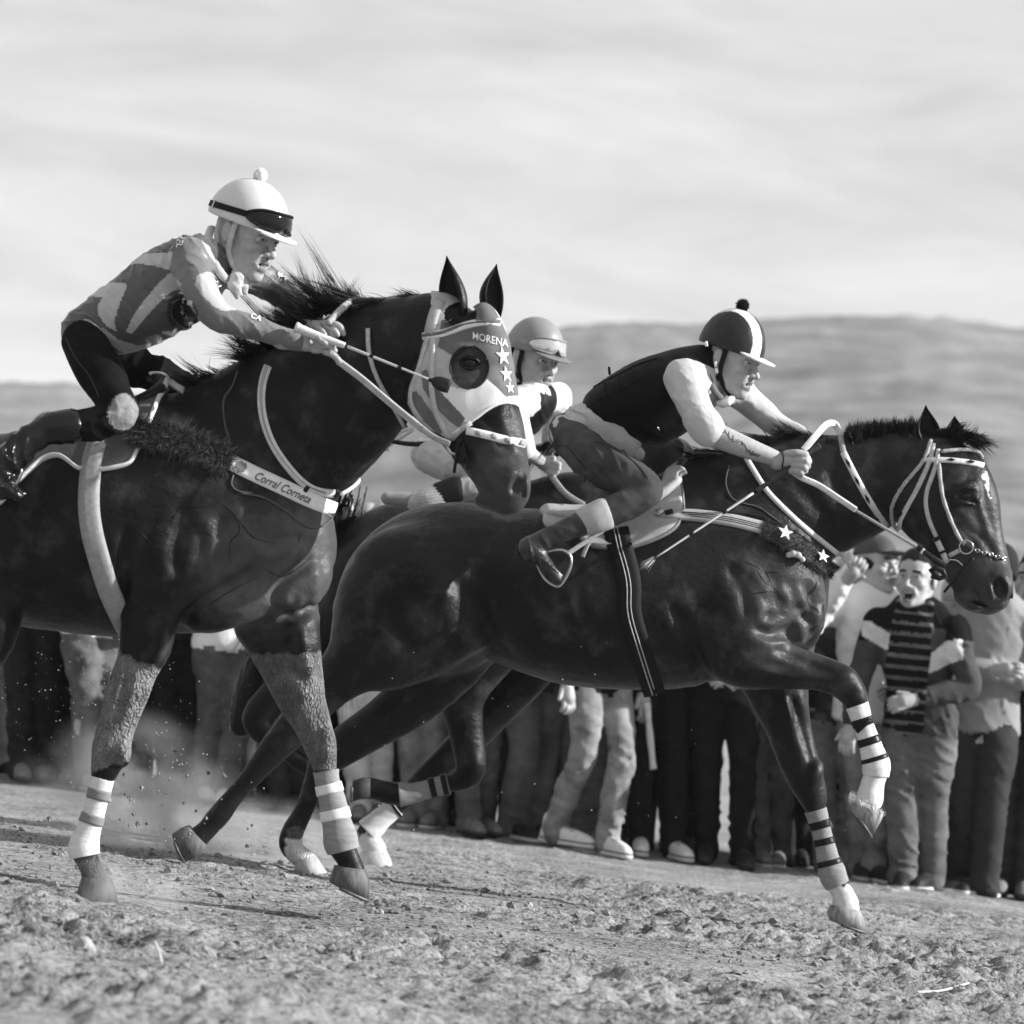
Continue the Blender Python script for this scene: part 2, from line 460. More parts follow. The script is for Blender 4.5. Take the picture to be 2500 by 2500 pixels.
def star2d(r=1.0, n=5, inner=0.4, rot=0.0):
    V = [(0, 0)] + [((r if i % 2 == 0 else r * inner) * math.sin(i * math.pi / n + rot), (r if i % 2 == 0 else r * inner) * math.cos(i * math.pi / n + rot)) for i in range(2 * n)]
    F = [(0, 1 + (i + 1) % (2 * n), 1 + i) for i in range(2 * n)]
    return np.array(V), np.array(F)
def hairs(roots, dirs, length, width, seg=4, droop=0.0, curl=0.02, seed=1, gravity=(0, 0, -1)):
    """tapered blades as one mesh"""
    rg = np.random.default_rng(seed); n = len(roots); roots = np.asarray(roots, float); dirs = np.asarray(dirs, float)
    dirs = dirs / (np.linalg.norm(dirs, axis=1)[:, None] + 1e-9); length = np.broadcast_to(length, n)[:, None]; width = np.broadcast_to(width, n)[:, None]
    side = np.cross(dirs, rg.normal(size=(n, 3))); side /= np.linalg.norm(side, axis=1)[:, None] + 1e-9
    g = np.asarray(gravity, float); bend = rg.normal(size=(n, 3)) * curl
    V = np.zeros((n, seg * 2 + 1, 3))
    for k in range(seg + 1):
        t = k / seg; c = roots + dirs * length * t + (g * droop + bend) * length * t * t
        w = width * (1 - t) ** 0.7 * 0.5
        if k < seg: V[:, 2 * k] = c - side * w; V[:, 2 * k + 1] = c + side * w
        else: V[:, 2 * seg] = c
    b = (np.arange(n) * (2 * seg + 1))[:, None]
    Q = np.concatenate([b + np.array([[2 * k, 2 * k + 1, 2 * k + 3, 2 * k + 2]]) for k in range(seg - 1)])
    T = b + np.array([[2 * seg - 2, 2 * seg - 1, 2 * seg]])
    return V.reshape(-1, 3), [Q, T]
# ------------------------------------------------------------------ ground
def dirt_mat():
    m = bpy.data.materials.new('dry_track_dirt'); m.use_nodes = True; nt = m.node_tree; N = nt.nodes; L = nt.links; b = N['Principled BSDF']
    b.inputs['Roughness'].default_value = 0.95; b.inputs['Specular IOR Level'].default_value = 0.1
    t = N.new('ShaderNodeTexCoord')
    def noise(sc, det, rough=0.6, st=None):
        v = t.outputs['Object']
        if st:
            mp_ = N.new('ShaderNodeMapping'); mp_.inputs['Scale'].default_value = st; L.new(v, mp_.inputs[0]); v = mp_.outputs[0]
        n = N.new('ShaderNodeTexNoise'); n.inputs['Scale'].default_value = sc; n.inputs['Detail'].default_value = det; n.inputs['Roughness'].default_value = rough; L.new(v, n.inputs['Vector']); return n.outputs[0]
    a = noise(1.3, 5); bb = noise(55, 6, 0.7); c = noise(9, 4, 0.6, (0.5, 1.6, 1))
    def mth(op, x, y):
        q = N.new('ShaderNodeMath'); q.operation = op
        for i, v in enumerate((x, y)):
            if isinstance(v, (int, float)): q.inputs[i].default_value = v
            else: L.new(v, q.inputs[i])
        return q.outputs[0]
    s = mth('ADD', mth('MULTIPLY', a, 0.22), mth('ADD', mth('MULTIPLY', bb, 0.56), mth('MULTIPLY', c, 0.22)))
    r = N.new('ShaderNodeValToRGB'); e = r.color_ramp.elements
    e[0].position = 0.40; e[0].color = (0.06, 0.06, 0.06, 1); e[1].position = 0.57; e[1].color = (0.46, 0.46, 0.46, 1)
    L.new(s, r.inputs[0]); L.new(r.outputs[0], b.inputs['Base Color'])
    bp = N.new('ShaderNodeBump'); bp.inputs['Strength'].default_value = 1.0; bp.inputs['Distance'].default_value = 0.022
    L.new(mth('ADD', mth('MULTIPLY', bb, 0.7), mth('MULTIPLY', noise(160, 4, 0.7), 0.4)), bp.inputs['Height']); L.new(bp.outputs[0], b.inputs['Normal'])
    return m
DIRT = dirt_mat()
def gheight(x, y):
    p = np.stack([x, y, np.zeros_like(x)], -1)
    h = 0.010 * fbm(p, 1.1, 3, 3)
    rough = np.clip(0.75 + 0.9 * vnoise(p, 1.3, 41) - 0.11 * (y + 0.8), 0.12, 1.35)        # chewed-up nearer the camera
    cl = fbm(p, np.array([13.0, 17.0, 1]), 4, 9, 0.6)
    h += rough * (0.022 * np.maximum(cl - 0.10, -0.25) + 0.010 * np.abs(vnoise(p, 42, 5)) + 0.004 * vnoise(p, 75, 6))
    hoof = vnoise(p, np.array([3.1, 4.2, 1]), 77)
    h -= rough * 0.075 * np.clip(hoof - 0.48, 0, 1)                                           # hoof pits
    h += rough * 0.030 * np.clip(vnoise(p, np.array([4.3, 6.0, 1]), 78) - 0.58, 0, 1)
    rut = np.sin(y * 26 + 2.2 * vnoise(p, 0.9, 12)) * 0.5 + 0.5
    h += 0.007 * rut * np.clip(vnoise(p, 0.7, 33) + 0.35, 0, 1)
    return h
def graded(c0, c1, st, far, ratio=1.35):
    a = list(np.arange(c0, c1, st)); s = st; hi = c1; lo = c0; up = []; dn = []
    while hi < far: up.append(hi); s *= ratio; hi += s
    s = st
    while lo > -far: s *= ratio; lo -= s; dn.append(lo)
    return np.array(dn[::-1] + a + up + [far])
gx = graded(-2.2, 2.2, 0.0145, 2600); gy = graded(-4.6, 3.4, 0.019, 2600)
X, Y = np.meshgrid(gx, gy, indexing='ij')
fade = np.clip((3.0 - np.abs(X)) / 0.4, 0, 1) * np.clip((Y + 5.4) / 0.4, 0, 1) * np.clip((8 - Y) / 3, 0, 1)
Z = np.zeros_like(X); near = fade > 0; Z[near] = (gheight(X[near], Y[near]) * fade[near])
V = np.stack([X, Y, Z], -1).reshape(-1, 3); n1 = len(gy)
i, j = np.meshgrid(np.arange(len(gx) - 1), np.arange(n1 - 1), indexing='ij'); a = (i * n1 + j).ravel()
ground = link('ground', mesh_np('ground', V, np.stack([a, a + n1, a + n1 + 1, a + 1], -1), DIRT)); tag(ground, kind='structure')
def GZ(x, y): return float(gheight(np.array([x], float), np.array([y], float))[0])

# ------------------------------------------------------------------ hills behind
HC = np.array([(-1500, 900), (-600, 905), (0, 932), (160, 940), (420, 985), (700, 985), (900, 930), (1100, 862), (1240, 830), (1383, 815), (1498, 803), (1706, 803), (1871, 781), (1950, 776), (2120, 768), (2226, 764), (2330, 772), (2500, 792), (2900, 850), (4200, 900)], float)
hm = bpy.data.materials.new('dry_hillside'); hm.use_nodes = True; N = hm.node_tree.nodes; L = hm.node_tree.links; b = N['Principled BSDF']
b.inputs['Roughness'].default_value = 1.0; b.inputs['Specular IOR Level'].default_value = 0.0
t = N.new('ShaderNodeTexCoord'); n = N.new('ShaderNodeTexNoise'); n.inputs['Scale'].default_value = 0.06; n.inputs['Detail'].default_value = 9; n.inputs['Roughness'].default_value = 0.65
L.new(t.outputs['Object'], n.inputs['Vector']); r = N.new('ShaderNodeValToRGB'); e = r.color_ramp.elements
e[0].position = 0.33; e[0].color = (0.075, 0.075, 0.075, 1); e[1].position = 0.62; e[1].color = (0.23, 0.23, 0.23, 1); L.new(n.outputs[0], r.inputs[0]); L.new(r.outputs[0], b.inputs['Base Color'])
YR = 620.0
cols = np.linspace(-1500, 4200, 420); top = np.interp(cols, HC[:, 0], HC[:, 1])
rows = []
prof = [(0.0, 170, 0.0), (0.06, 210, 0.06), (0.2, 270, 0.25), (0.4, 360, 0.5), (0.6, 450, 0.73), (0.8, 540, 0.91), (0.92, 590, 0.98), (1.0, YR, 1.0), (1.0, 700, 0.97), (1, 900, 0.7)]
prof = spline(np.array(prof, float), 8)
rid = np.array([P(c, t_, YR) for c, t_ in zip(cols, top)])
Vh = []
for _, yy, hz in prof:
    xs = rid[:, 0] * (yy + 12) / (YR + 12); z = rid[:, 2] * hz * (yy + 12) / (YR + 12)
    pp = np.stack([xs, np.full_like(xs, yy), np.zeros_like(xs)], -1)
    z = z + (fbm(pp, 0.012, 4, 50, 0.45) * 2.0 + np.maximum(fbm(pp, 0.16, 2, 60), 0) * 0.7) * min(1, hz * 2.5) 
    Vh.append(np.stack([xs, np.full_like(xs, yy), z - 0.6 * (hz < 0.01)], -1))
Vh = np.array(Vh); nn = Vh.shape[1]
i, j = np.meshgrid(np.arange(len(Vh) - 1), np.arange(nn - 1), indexing='ij'); a = (i * nn + j).ravel()
hills = link('hills', mesh_np('hills', Vh.reshape(-1, 3), np.stack([a, a + 1, a + nn + 1, a + nn], -1), hm)); tag(hills, kind='structure')
# ------------------------------------------------------------------ horse coats
def coat_mat(name, g, g2, rough=0.36):
    m = bpy.data.materials.new(name); m.use_nodes = True; nt = m.node_tree; N = nt.nodes; L = nt.links; b = N['Principled BSDF']
    b.inputs['Specular IOR Level'].default_value = 0.16
    t = N.new('ShaderNodeTexCoord')
    def noise(sc, det, st=None):
        v = t.outputs['Object']
        if st:
            q = N.new('ShaderNodeMapping'); q.inputs['Scale'].default_value = st; L.new(v, q.inputs[0]); v = q.outputs[0]
        n = N.new('ShaderNodeTexNoise'); n.inputs['Scale'].default_value = sc; n.inputs['Detail'].default_value = det; n.inputs['Roughness'].default_value = 0.62; L.new(v, n.inputs['Vector']); return n.outputs[0]
    def ramp(x, p0, c0, p1, c1):
        r = N.new('ShaderNodeValToRGB'); e = r.color_ramp.elements; e[0].position = p0; e[0].color = (c0, c0, c0, 1); e[1].position = p1; e[1].color = (c1, c1, c1, 1); L.new(x, r.inputs[0]); return r.outputs[0]
    def att(n):
        a = N.new('ShaderNodeAttribute'); a.attribute_name = n; return a.outputs['Fac']
    def mixc(f, x, y):
        q = N.new('ShaderNodeMix'); q.data_type = 'RGBA'; L.new(f, q.inputs[0]); L.new(x, q.inputs[6]); L.new(y, q.inputs[7]); return q.outputs[2]
    base = ramp(noise(6, 6), 0.35, g, 0.7, g2)
    dust = ramp(noise(9, 12), 0.52, 0.0, 0.66, 0.6)          # dried sweat and dust patches
    dcol = N.new('ShaderNodeRGB'); dcol.outputs[0].default_value = (0.055, 0.055, 0.055, 1)
    c = mixc(dust, base, dcol.outputs[0])
    vo = N.new('ShaderNodeTexVoronoi'); vo.feature = 'F1'; vo.inputs['Scale'].default_value = 98
    q = N.new('ShaderNodeMapping'); q.inputs['Scale'].default_value = (1.25, 1.0, 0.7); L.new(t.outputs['Object'], q.inputs[0])
    nzv = N.new('ShaderNodeTexNoise'); nzv.inputs['Scale'].default_value = 30; L.new(t.outputs['Object'], nzv.inputs['Vector'])
    ad = N.new('ShaderNodeVectorMath'); ad.operation = 'MULTIPLY_ADD'; ad.inputs[1].default_value = (0.035, 0.035, 0.035); L.new(nzv.outputs['Color'], ad.inputs[0]); L.new(q.outputs[0], ad.inputs[2]); L.new(ad.outputs[0], vo.inputs['Vector'])
    crack = ramp(vo.outputs['Distance'], 0.12, 1.0, 0.75, 0.0)
    mudc0 = ramp(noise(18, 5), 0.3, 0.15, 0.7, 0.34)
    mk = N.new('ShaderNodeMix'); mk.data_type = 'RGBA'; mk.blend_type = 'MULTIPLY'; mk.inputs[0].default_value = 0.4; L.new(mudc0, mk.inputs[6]); L.new(crack, mk.inputs[7]); mudc = mk.outputs[2]
    mm = N.new('ShaderNodeMath'); mm.operation = 'MULTIPLY'; L.new(att('mud'), mm.inputs[0]); L.new(ramp(noise(24, 4), 0.28, 0.55, 0.42, 1.0), mm.inputs[1])
    c = mixc(mm.outputs[0], c, mudc)
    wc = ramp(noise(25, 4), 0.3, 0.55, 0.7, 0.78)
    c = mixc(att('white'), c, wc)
    L.new(c, b.inputs['Base Color'])
    ro = N.new('ShaderNodeMix'); ro.data_type = 'FLOAT'; L.new(mm.outputs[0], ro.inputs[0]); ro.inputs[3].default_value = 0.9
    rr = N.new('ShaderNodeMapRange'); rr.inputs[3].default_value = rough - 0.07; rr.inputs[4].default_value = rough + 0.16; L.new(noise(14, 5), rr.inputs[0]); L.new(rr.outputs[0], ro.inputs[2])
    L.new(ro.outputs[0], b.inputs['Roughness'])
    # bumps: skin folds + hair, cracked mud
    h1 = N.new('ShaderNodeMath'); h1.operation = 'MULTIPLY'; L.new(crack, h1.inputs[0]); L.new(mm.outputs[0], h1.inputs[1])
    h2 = N.new('ShaderNodeMath'); h2.operation = 'MULTIPLY_ADD'; L.new(noise(220, 3, (1, 1, 0.35)), h2.inputs[0]); h2.inputs[1].default_value = 0.10; L.new(h1.outputs[0], h2.inputs[2])
    h3 = N.new('ShaderNodeMath'); h3.operation = 'MULTIPLY_ADD'; L.new(noise(22, 6, (1, 1, 1.4)), h3.inputs[0]); h3.inputs[1].default_value = 0.55; L.new(h2.outputs[0], h3.inputs[2])
    bp = N.new('ShaderNodeBump'); bp.inputs['Strength'].default_value = 0.9; bp.inputs['Distance'].default_value = 0.010; L.new(h3.outputs[0], bp.inputs['Height']); L.new(bp.outputs[0], b.inputs['Normal'])
    return m
COAT = {'near': coat_mat('black_horse_coat', 0.004, 0.012, 0.33), 'bay': coat_mat('dark_bay_coat', 0.006, 0.017, 0.32), 'far': coat_mat('black_coat_far', 0.004, 0.010, 0.36)}
HOOF = mat('hoof_horn', 0.11, 0.6, 0.5, 45, 0.25, 200, stretch=(1, 1, 0.12))
HOOFM = mat('grey_hoof_horn', 0.24, 0.6, 0.4, 45, 0.25, 200, stretch=(1, 1, 0.12))
HOOFD = mat('dark_hoof_horn', 0.05, 0.6, 0.3, 60, 0.25, 200)
HOOFW = mat('pale_hoof_horn', 0.42, 0.6, 0.25, 60, 0.25, 200, stretch=(1, 1, 0.12))
SHOE = mat('horseshoe_steel', 0.12, 0.6, 0.4, 60, metal=0.6)
EYE = mat('horse_eye', 0.004, 0.05, 0.1, 30, spec=0.25)
NOSTRIL = mat('nostril_skin', 0.01, 0.5)
HAIR = mat('black_horse_hair', 0.006, 0.42, 0.3, 40, spec=0.2)

def build_horse(chains, ells, subs, Y0, coat, res=0.0095, clip=None, grow=0.0, fine=None):
    """chains: [(rows, blend)], ells: [(px,py,yoff,(rx,ry,rz) px, rotdeg, blend)]"""
    cs = [(stations(rows, Y0), k) for rows, k in chains]
    lo, hi = bounds([c for c, _ in cs])
    if clip is not None: lo = np.maximum(lo, clip[0]); hi = np.minimum(hi, clip[1])
    fld = Field(lo, hi, res)
    for c, k in cs: fld.chain(c, k)
    def E(e, sub):
        px, py, yo, r, rot, k = e; c = P(px, py, Y0 + yo); s = mpp(Y0 + yo); a = rad(rot) + ROLL
        R = np.array([[math.cos(a), 0, -math.sin(a)], [0, 1, 0], [math.sin(a), 0, math.cos(a)]])
        fld.ell(c, np.array(r) * s, k, R, sub)
    for e in ells: E(e, False)
    for e in subs: E(e, True)
    fld.add_noise(lambda p: 0.0022 * fbm(p, 9, 3, 21) + 0.0012 * np.abs(vnoise(p, np.array([26, 26, 14]), 8)))
    if grow: fld.g -= grow
    V, Q = fld.mesh(); V = relax(V, Q, 2, 0.5)
    if fine is not None and clip is None:
        V2_, Q2_ = build_horse(chains, ells + fine[2], subs + fine[3], Y0, coat, fine[1], fine[0])
        m = ((V > fine[0][0] + .012) & (V < fine[0][1] - .012)).all(1)
        Q = Q[~m[Q].all(1)]; Q = np.concatenate([Q, Q2_ + len(V)]); V = np.concatenate([V, V2_])
        u_, inv_ = np.unique(Q, return_inverse=True); V = V[u_]; Q = inv_.reshape(Q.shape)
    return V, Q
def boxpx(x0, y0, x1, y1, Y0, y_a, y_b):
    p = np.array([P(x, y, Y0) for x, y in ((x0, y0), (x1, y0), (x0, y1), (x1, y1))]); lo = p.min(0); hi = p.max(0); lo[1] = Y0 + y_a; hi[1] = Y0 + y_b; return lo, hi
def vnormals(V, Q):
    n = np.cross(V[Q[:, 2]] - V[Q[:, 0]], V[Q[:, 3]] - V[Q[:, 1]]); N = np.zeros_like(V)
    for k in range(4):
        for a in range(3): N[:, a] += np.bincount(Q[:, k], n[:, a], len(V))
    return N / (np.linalg.norm(N, axis=1)[:, None] + 1e-12)
def sculpt(V, Q, strokes, ylim=None):
    """muscle furrows (depth>0) and ridges (depth<0): path in px, width px, depth m, pressed into the camera-side surface"""
    pp = proj(V); N = vnormals(V, Q); view = (N @ _f) < .25; D = np.zeros(len(V))
    for path, w, dep in strokes:
        q = spline(np.array(path, float), 6); d = np.full(len(V), 1e9); tt = np.zeros(len(V))
        bb = (pp[:, 0] > q[:, 0].min() - 5 * w) & (pp[:, 0] < q[:, 0].max() + 5 * w) & (pp[:, 1] > q[:, 1].min() - 5 * w) & (pp[:, 1] < q[:, 1].max() + 5 * w) & view
        ix = np.nonzero(bb)[0]; x = pp[ix]; best = np.full(len(ix), 1e9); bt = np.zeros(len(ix)); n = len(q) - 1
        for k in range(n):
            ab = q[k + 1] - q[k]; t = np.clip(((x - q[k]) @ ab) / (ab @ ab + 1e-9), 0, 1); dd = np.linalg.norm(x - q[k] - t[:, None] * ab, axis=1); m = dd < best; best[m] = dd[m]; bt[m] = (k + t[m]) / n
        env = np.clip(np.minimum(bt, 1 - bt) * 5, 0, 1); env = env * env * (3 - 2 * env)
        D[ix] += dep * env * (np.exp(-(best / w) ** 2) - .45 * np.exp(-((best - 2.2 * w) / (1.1 * w)) ** 2))
    return V - N * D[:, None]
def coat_attr(o, mudpolys=(), white_lit_polys=()):
    me = o.data; n = len(me.vertices); co = np.zeros(n * 3, np.float32); me.vertices.foreach_get('co', co)
    V = co.reshape(-1, 3) + np.array(o.parent.location); pp = proj(V)
    for nm, polys in (('mud', mudpolys), ('white', white_lit_polys)):
        v = np.zeros(n, np.float32)
        for q in polys:
            jit = pp + 8 * np.stack([vnoise(V, 60, 3), vnoise(V, 60, 4)], -1)
            ylim = q[1] if isinstance(q[1], tuple) else None
            m = inpoly(jit, q[0])
            if len(q) > 3:
                rj = np.random.default_rng(1); v = np.maximum(v, q[2] * np.mean([inpoly(jit + rj.normal(size=2) * q[3], q[0]) for _ in range(14)], 0)); continue
            if ylim: m &= (V[:, 1] > ylim[0]) & (V[:, 1] < ylim[1])
            v[m] = q[2]
        at = me.attributes.new(nm, 'FLOAT', 'POINT'); at.data.foreach_set('value', v)
def loft_lr(rows, Y0, n=20, yo=0.0):
    """rows: Lx,Ly,Rx,Ry,half depth in px"""
    rings = []; th = np.arange(n) / n * 2 * math.pi
    for lx, ly, rx, ry, hd in rows:
        a, b = P(lx, ly, Y0 + yo), P(rx, ry, Y0 + yo); c = (a + b) / 2; h = (b - a) / 2; d = np.array([0, hd * mpp(Y0), 0])
        rings.append(c + np.cos(th)[:, None] * h + np.sin(th)[:, None] * d)
    return loft(rings)
def hoof(name, rows, Y0, yo, parent, m, shoe=True):
    V, G = loft_lr(rows, Y0, 22, yo); o = put(name, V, G, m, parent)
    if shoe:
        lx, ly, rx, ry, hd = rows[-1]; a, b = P(lx, ly, Y0 + yo), P(rx, ry, Y0 + yo); c = (a + b) / 2; h = (b - a) / 2
        th = np.linspace(0.65 * math.pi, -0.65 * math.pi, 26)
        pts = [c + math.cos(t) * h * 0.93 + np.array([0, math.sin(t) * hd * mpp(Y0) * 0.93, 0]) for t in th]
        Vs, Gs = tube(pts, 0.006, 8); put('horseshoe', Vs, Gs, SHOE, o)
    return o
def bandage(rows, Y0, m, parent, bands=(), grow=0.004, name='leg_bandage', dirt=None):
    """rows like stations; bands: (t0,t1,material)"""
    st = np.array(stations(rows, Y0)); q = spline(st, 10)
    rg = np.random.default_rng(int(rows[0][0]))
    def wob(t, th): return 0.030 * np.abs(((t * 11 + th / (2 * math.pi)) % 1.0) - 0.5) + 0.015 * np.sin(th * 3 + t * 20)
    V, G = tube(q[:, :3], q[:, 3] + grow, 28, k=q[:, 4], wob=wob); o = put(name, V, G, m, parent)
    L = len(q)
    for t0, t1, bm_ in bands:
        tt = np.linspace(t0, t1, 5) * (L - 1); s = np.stack([np.interp(tt, np.arange(L), q[:, i]) for i in range(5)], -1)
        V, G = tube(s[:, :3], s[:, 3] + grow + 0.0035, 28, k=s[:, 4]); put('tape_band', V, G, bm_, o)
    return o

# ================================================================== left horse (hooded, nearest)
Y1 = -1.85
H1_body = [(-560, 1330, 190, .10, .85), (-420, 1310, 235, .08, .85), (-250, 1305, 235, .06, .85), (-60, 1288, 222, .04, .95), (120, 1290, 248, .02, .9), (290, 1272, 284, 0, .78), (420, 1262, 286, 0, .72), (520, 1280, 262, 0, .72), (600, 1305, 215, .0, .80), (650, 1325, 172, .0, .95)]
H1_neck = [(430, 1150, 185, 0, .62), (520, 1130, 190, 0, .62), (620, 1095, 208, 0, .62), (710, 1045, 205, 0, .60), (795, 985, 188, 0, .58), (880, 915, 163, -.02, .58), (960, 862, 137, -.05, .62), (1035, 828, 108, -.08, .75)]
H1_head = [(1070, 806, 88, -.10, .85), (1112, 868, 112, -.12, .80), (1132, 935, 120, -.15, .72), (1160, 1015, 108, -.19, .68), (1192, 1080, 88, -.23, .70), (1218, 1140, 74, -.27, .74), (1234, 1188, 64, -.30, .82), (1238, 1208, 52, -.31, .85)]
H1_fn = [(400, 1330, 120, -.12, .8), (385, 1420, 98, -.15, .8), (368, 1500, 74, -.16, .8), (355, 1575, 66, -.16, .8), (335, 1625, 55, -.16, .8), (308, 1697, 53, -.16, .8), (287, 1766, 47, -.16, .8), (271, 1822, 46, -.16, .85), (260, 1868, 37, -.16, .85), (248, 1908, 26, -.16, .8), (236, 1960, 23, -.16, .8), (218, 2022, 26, -.16, .8), (205, 2066, 35, -.16, .8), (211, 2097, 30, -.16, .85), (226, 2125, 29, -.16, .9), (235, 2155, 36, -.16, .9)]
H1_ff = [(640, 1400, 130, .12, .8), (672, 1500, 108, .13, .8), (692, 1560, 92, .13, .8), (707, 1610, 80, .13, .8), (722, 1660, 70, .13, .8), (738, 1712, 58, .13, .8), (763, 1769, 46, .13, .8), (783, 1825, 40, .13, .85), (794, 1878, 30, .13, .85), (799, 1905, 27, .13, .8), (812, 1960, 30, .13, .8), (823, 2010, 33, .13, .8), (831, 2050, 39, .13, .8), (840, 2078, 34, .13, .85), (855, 2103, 29, .13, .9), (858, 2128, 36, .13, .9)]
H1_hn = [(-330, 1300, 205, -.10, .6), (-180, 1420, 150, -.14, .65), (-60, 1500, 108, -.15, .7), (-70, 1590, 84, -.15, .7), (-160, 1700, 62, -.15, .7), (-230, 1790, 46, -.15, .75), (-190, 1900, 32, -.15, .75), (-130, 2020, 30, -.15, .8), (-100, 2075, 36, -.15, .8), (-70, 2120, 32, -.15, .85)]
H1_hf = [(-380, 1320, 200, .14, .6), (-420, 1480, 130, .16, .65), (-500, 1600, 84, .16, .7), (-600, 1720, 52, .16, .75), (-690, 1850, 32, .16, .75), (-740, 1980, 32, .16, .8)]
H1_ells_head = [(1060, 960, -.19, (72, 40, 92), 15, .03), (1150, 866, -.225, (44, 26, 28), 0, .02), (1196, 830, -.18, (40, 50, 90), 14, .04), (1252, 1178, -.325, (34, 36, 48), 0, .02), (1195, 1226, -.29, (40, 42, 20), -10, .015), (1222, 1040, -.23, (44, 40, 110), 12, .04)]
H1_subs = [(1262, 1186, -.385, (17, 30, 30), -22, .006), (1195, 1205, -.375, (52, 12, 4), -28, .004)]
def lids(px, py, yo, w, h, k=.006):
    return [(px, py - h * 1.25, yo - .004, (w * 1.15, 13, h * .5), 4, k), (px + 2, py + h * 1.15, yo - .001, (w, 11, h * .4), -6, k), (px - w * 1.0, py + 1, yo + .006, (h * .55, 11, h * .6), 0, k), (px + w * 1.05, py + 4, yo + .004, (h * .6, 11, h * .55), 0, k), (px - 2, py - h * 2.1, yo - .002, (w * 1.2, 10, h * .5), 8, .012)]
H1_fine = [(1240, 1160, -.36, (22, 10, 8), 30, .006), (1285, 1186, -.345, (8, 14, 30), 0, .006)]
V1, Q1 = build_horse([(H1_body, 0), (H1_neck, .045), (H1_head, .03), (H1_fn, .035), (H1_ff, .03), (H1_hn, .05), (H1_hf, .05)],
  [(738, 1420, -.07, (80, 80, 66), 35, .03), (600, 1475, -.12, (150, 60, 46), 22, .04), (570, 1290, -.14, (105, 60, 165), -28, .06), (440, 1360, -.175, (95, 55, 125), 10, .05), (670, 1340, -.10, (85, 80, 80), 0, .05),
   (395, 1520, -.20, (40, 40, 90), -12, .012), (735, 1560, .06, (48, 50, 90), 8, .014),
   (300, 1835, -.175, (22, 34, 40), 0, .008), (798, 1815, .10, (22, 34, 44), 0, .008), (740, 895, -.02, (170, 50, 34), 33, .06)] + H1_ells_head,
  H1_subs[:0], Y1, 'near', fine=(boxpx(1020, 740, 1340, 1290, Y1, -.6, .3), .0048, H1_fine, H1_subs))
EYEBASE = 0
_cE = lambda *p: [(x / 1.932, 1200 + y / 1.932) for x, y in p]
_cF = lambda *p: [(700 + x / 2.033, 1200 + y / 2.033) for x, y in p]
_cG = lambda *p: [(1600 + x / 1.932, 1300 + y / 1.932) for x, y in p]
_cD = lambda *p: [(1750 + x / 2.576, 950 + y / 2.576) for x, y in p]
_cB = lambda *p: [(850 + x / 2.415, 550 + y / 2.415) for x, y in p]
V1 = sculpt(V1, Q1, [(_cE((600, 150), (590, 300), (580, 430), (575, 560)), 16, .012), (_cE((850, 620), (930, 540), (1020, 480), (1140, 405), (1250, 350)), 14, .013), (_cE((1270, 540), (1320, 440), (1400, 375), (1490, 300)), 13, .014), (_cE((1290, 535), (1390, 585), (1480, 530)), 13, .012), (_cE((1505, 300), (1545, 420), (1510, 520)), 12, .008),
  (_cE((880, 40), (850, 180), (830, 320), (860, 420)), 18, .010), (_cE((1120, 60), (1140, 200), (1125, 330), (1060, 420)), 16, -.010), (_cE((700, 200), (690, 320), (720, 460)), 18, .008), (_cE((960, 120), (1000, 230), (985, 360)), 14, -.008), (_cE((1190, 180), (1290, 230), (1440, 200)), 14, .007), (_cE((1180, 280), (1290, 300), (1400, 270)), 12, -.007),
  (_cE((715, 560), (700, 690), (650, 830)), 12, .008), (_cE((800, 580), (770, 700), (710, 840)), 10, -.006), (_cE((620, 820), (580, 960), (540, 1120)), 10, .006), (_cE((1350, 650), (1340, 760), (1400, 860)), 12, .010), (_cE((1250, 720), (1320, 860), (1420, 1020)), 12, .008), (_cE((1420, 640), (1440, 780), (1480, 950)), 11, -.007), (_cE((930, 430), (1020, 600), (1180, 640)), 14, .006),
  ([(820, 1180), (760, 1120), (700, 1040), (650, 960)], 16, .008), ([(960, 1060), (900, 1020), (840, 950), (760, 890)], 18, .006), (_cB((760, 1100), (850, 1200), (930, 1340)), 9, .004), (_cB((880, 1080), (930, 1200), (990, 1350)), 9, -.004), (_cB((700, 1330), (760, 1480), (840, 1600)), 9, .005)])
h1 = thing('horse', P(300, 2190, Y1), 'black horse in a starred hood galloping with its hooded head turned', 'horse')
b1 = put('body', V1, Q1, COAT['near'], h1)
coat_attr(b1, [([(285, 1592), (400, 1640), (350, 1760), (318, 1862), (225, 1885), (215, 1840), (255, 1690)], (-3, Y1 + .02), .95), ([(600, 1600), (800, 1590), (815, 1750), (835, 1880), (760, 1880), (690, 1740)], (Y1 - .02, 0), .75), ([(170, 2100), (300, 2100), (300, 2230), (170, 2230)], None, .35)], [([(1150, 1120), (1260, 1010), (1320, 1010), (1320, 1260), (1150, 1260)], None, .05, 18), ([(1090, 820), (1205, 820), (1205, 955), (1090, 955)], None, .045, 8), ([(560, 1250), (830, 1230), (850, 1480), (640, 1560), (500, 1500), (480, 1330)], None, .085, 40)])  # soft chest patch paints a sunlit tone into the coat; muzzle, eye skin paler
T1 = Target((V1, Q1))
hoof('hoof', [(199, 2140, 274, 2146, 36), (192, 2165, 282, 2168, 42), (180, 2205, 288, 2204, 46)], Y1, -.16, h1, HOOF)
hoof('hoof', [(816, 2112, 893, 2122, 36), (806, 2140, 902, 2152, 44), (803, 2152, 902, 2200, 46)], Y1, .13, h1, HOOF)
hoof('hoof', [(-110, 2120, -40, 2120, 34), (-120, 2150, -20, 2150, 44), (-125, 2190, -10, 2190, 48)], Y1, -.15, h1, HOOF)
hoof('hoof', [(-790, 1990, -720, 2000, 34), (-830, 2010, -770, 2060, 44), (-850, 2030, -800, 2090, 46)], Y1, .16, h1, HOOF)
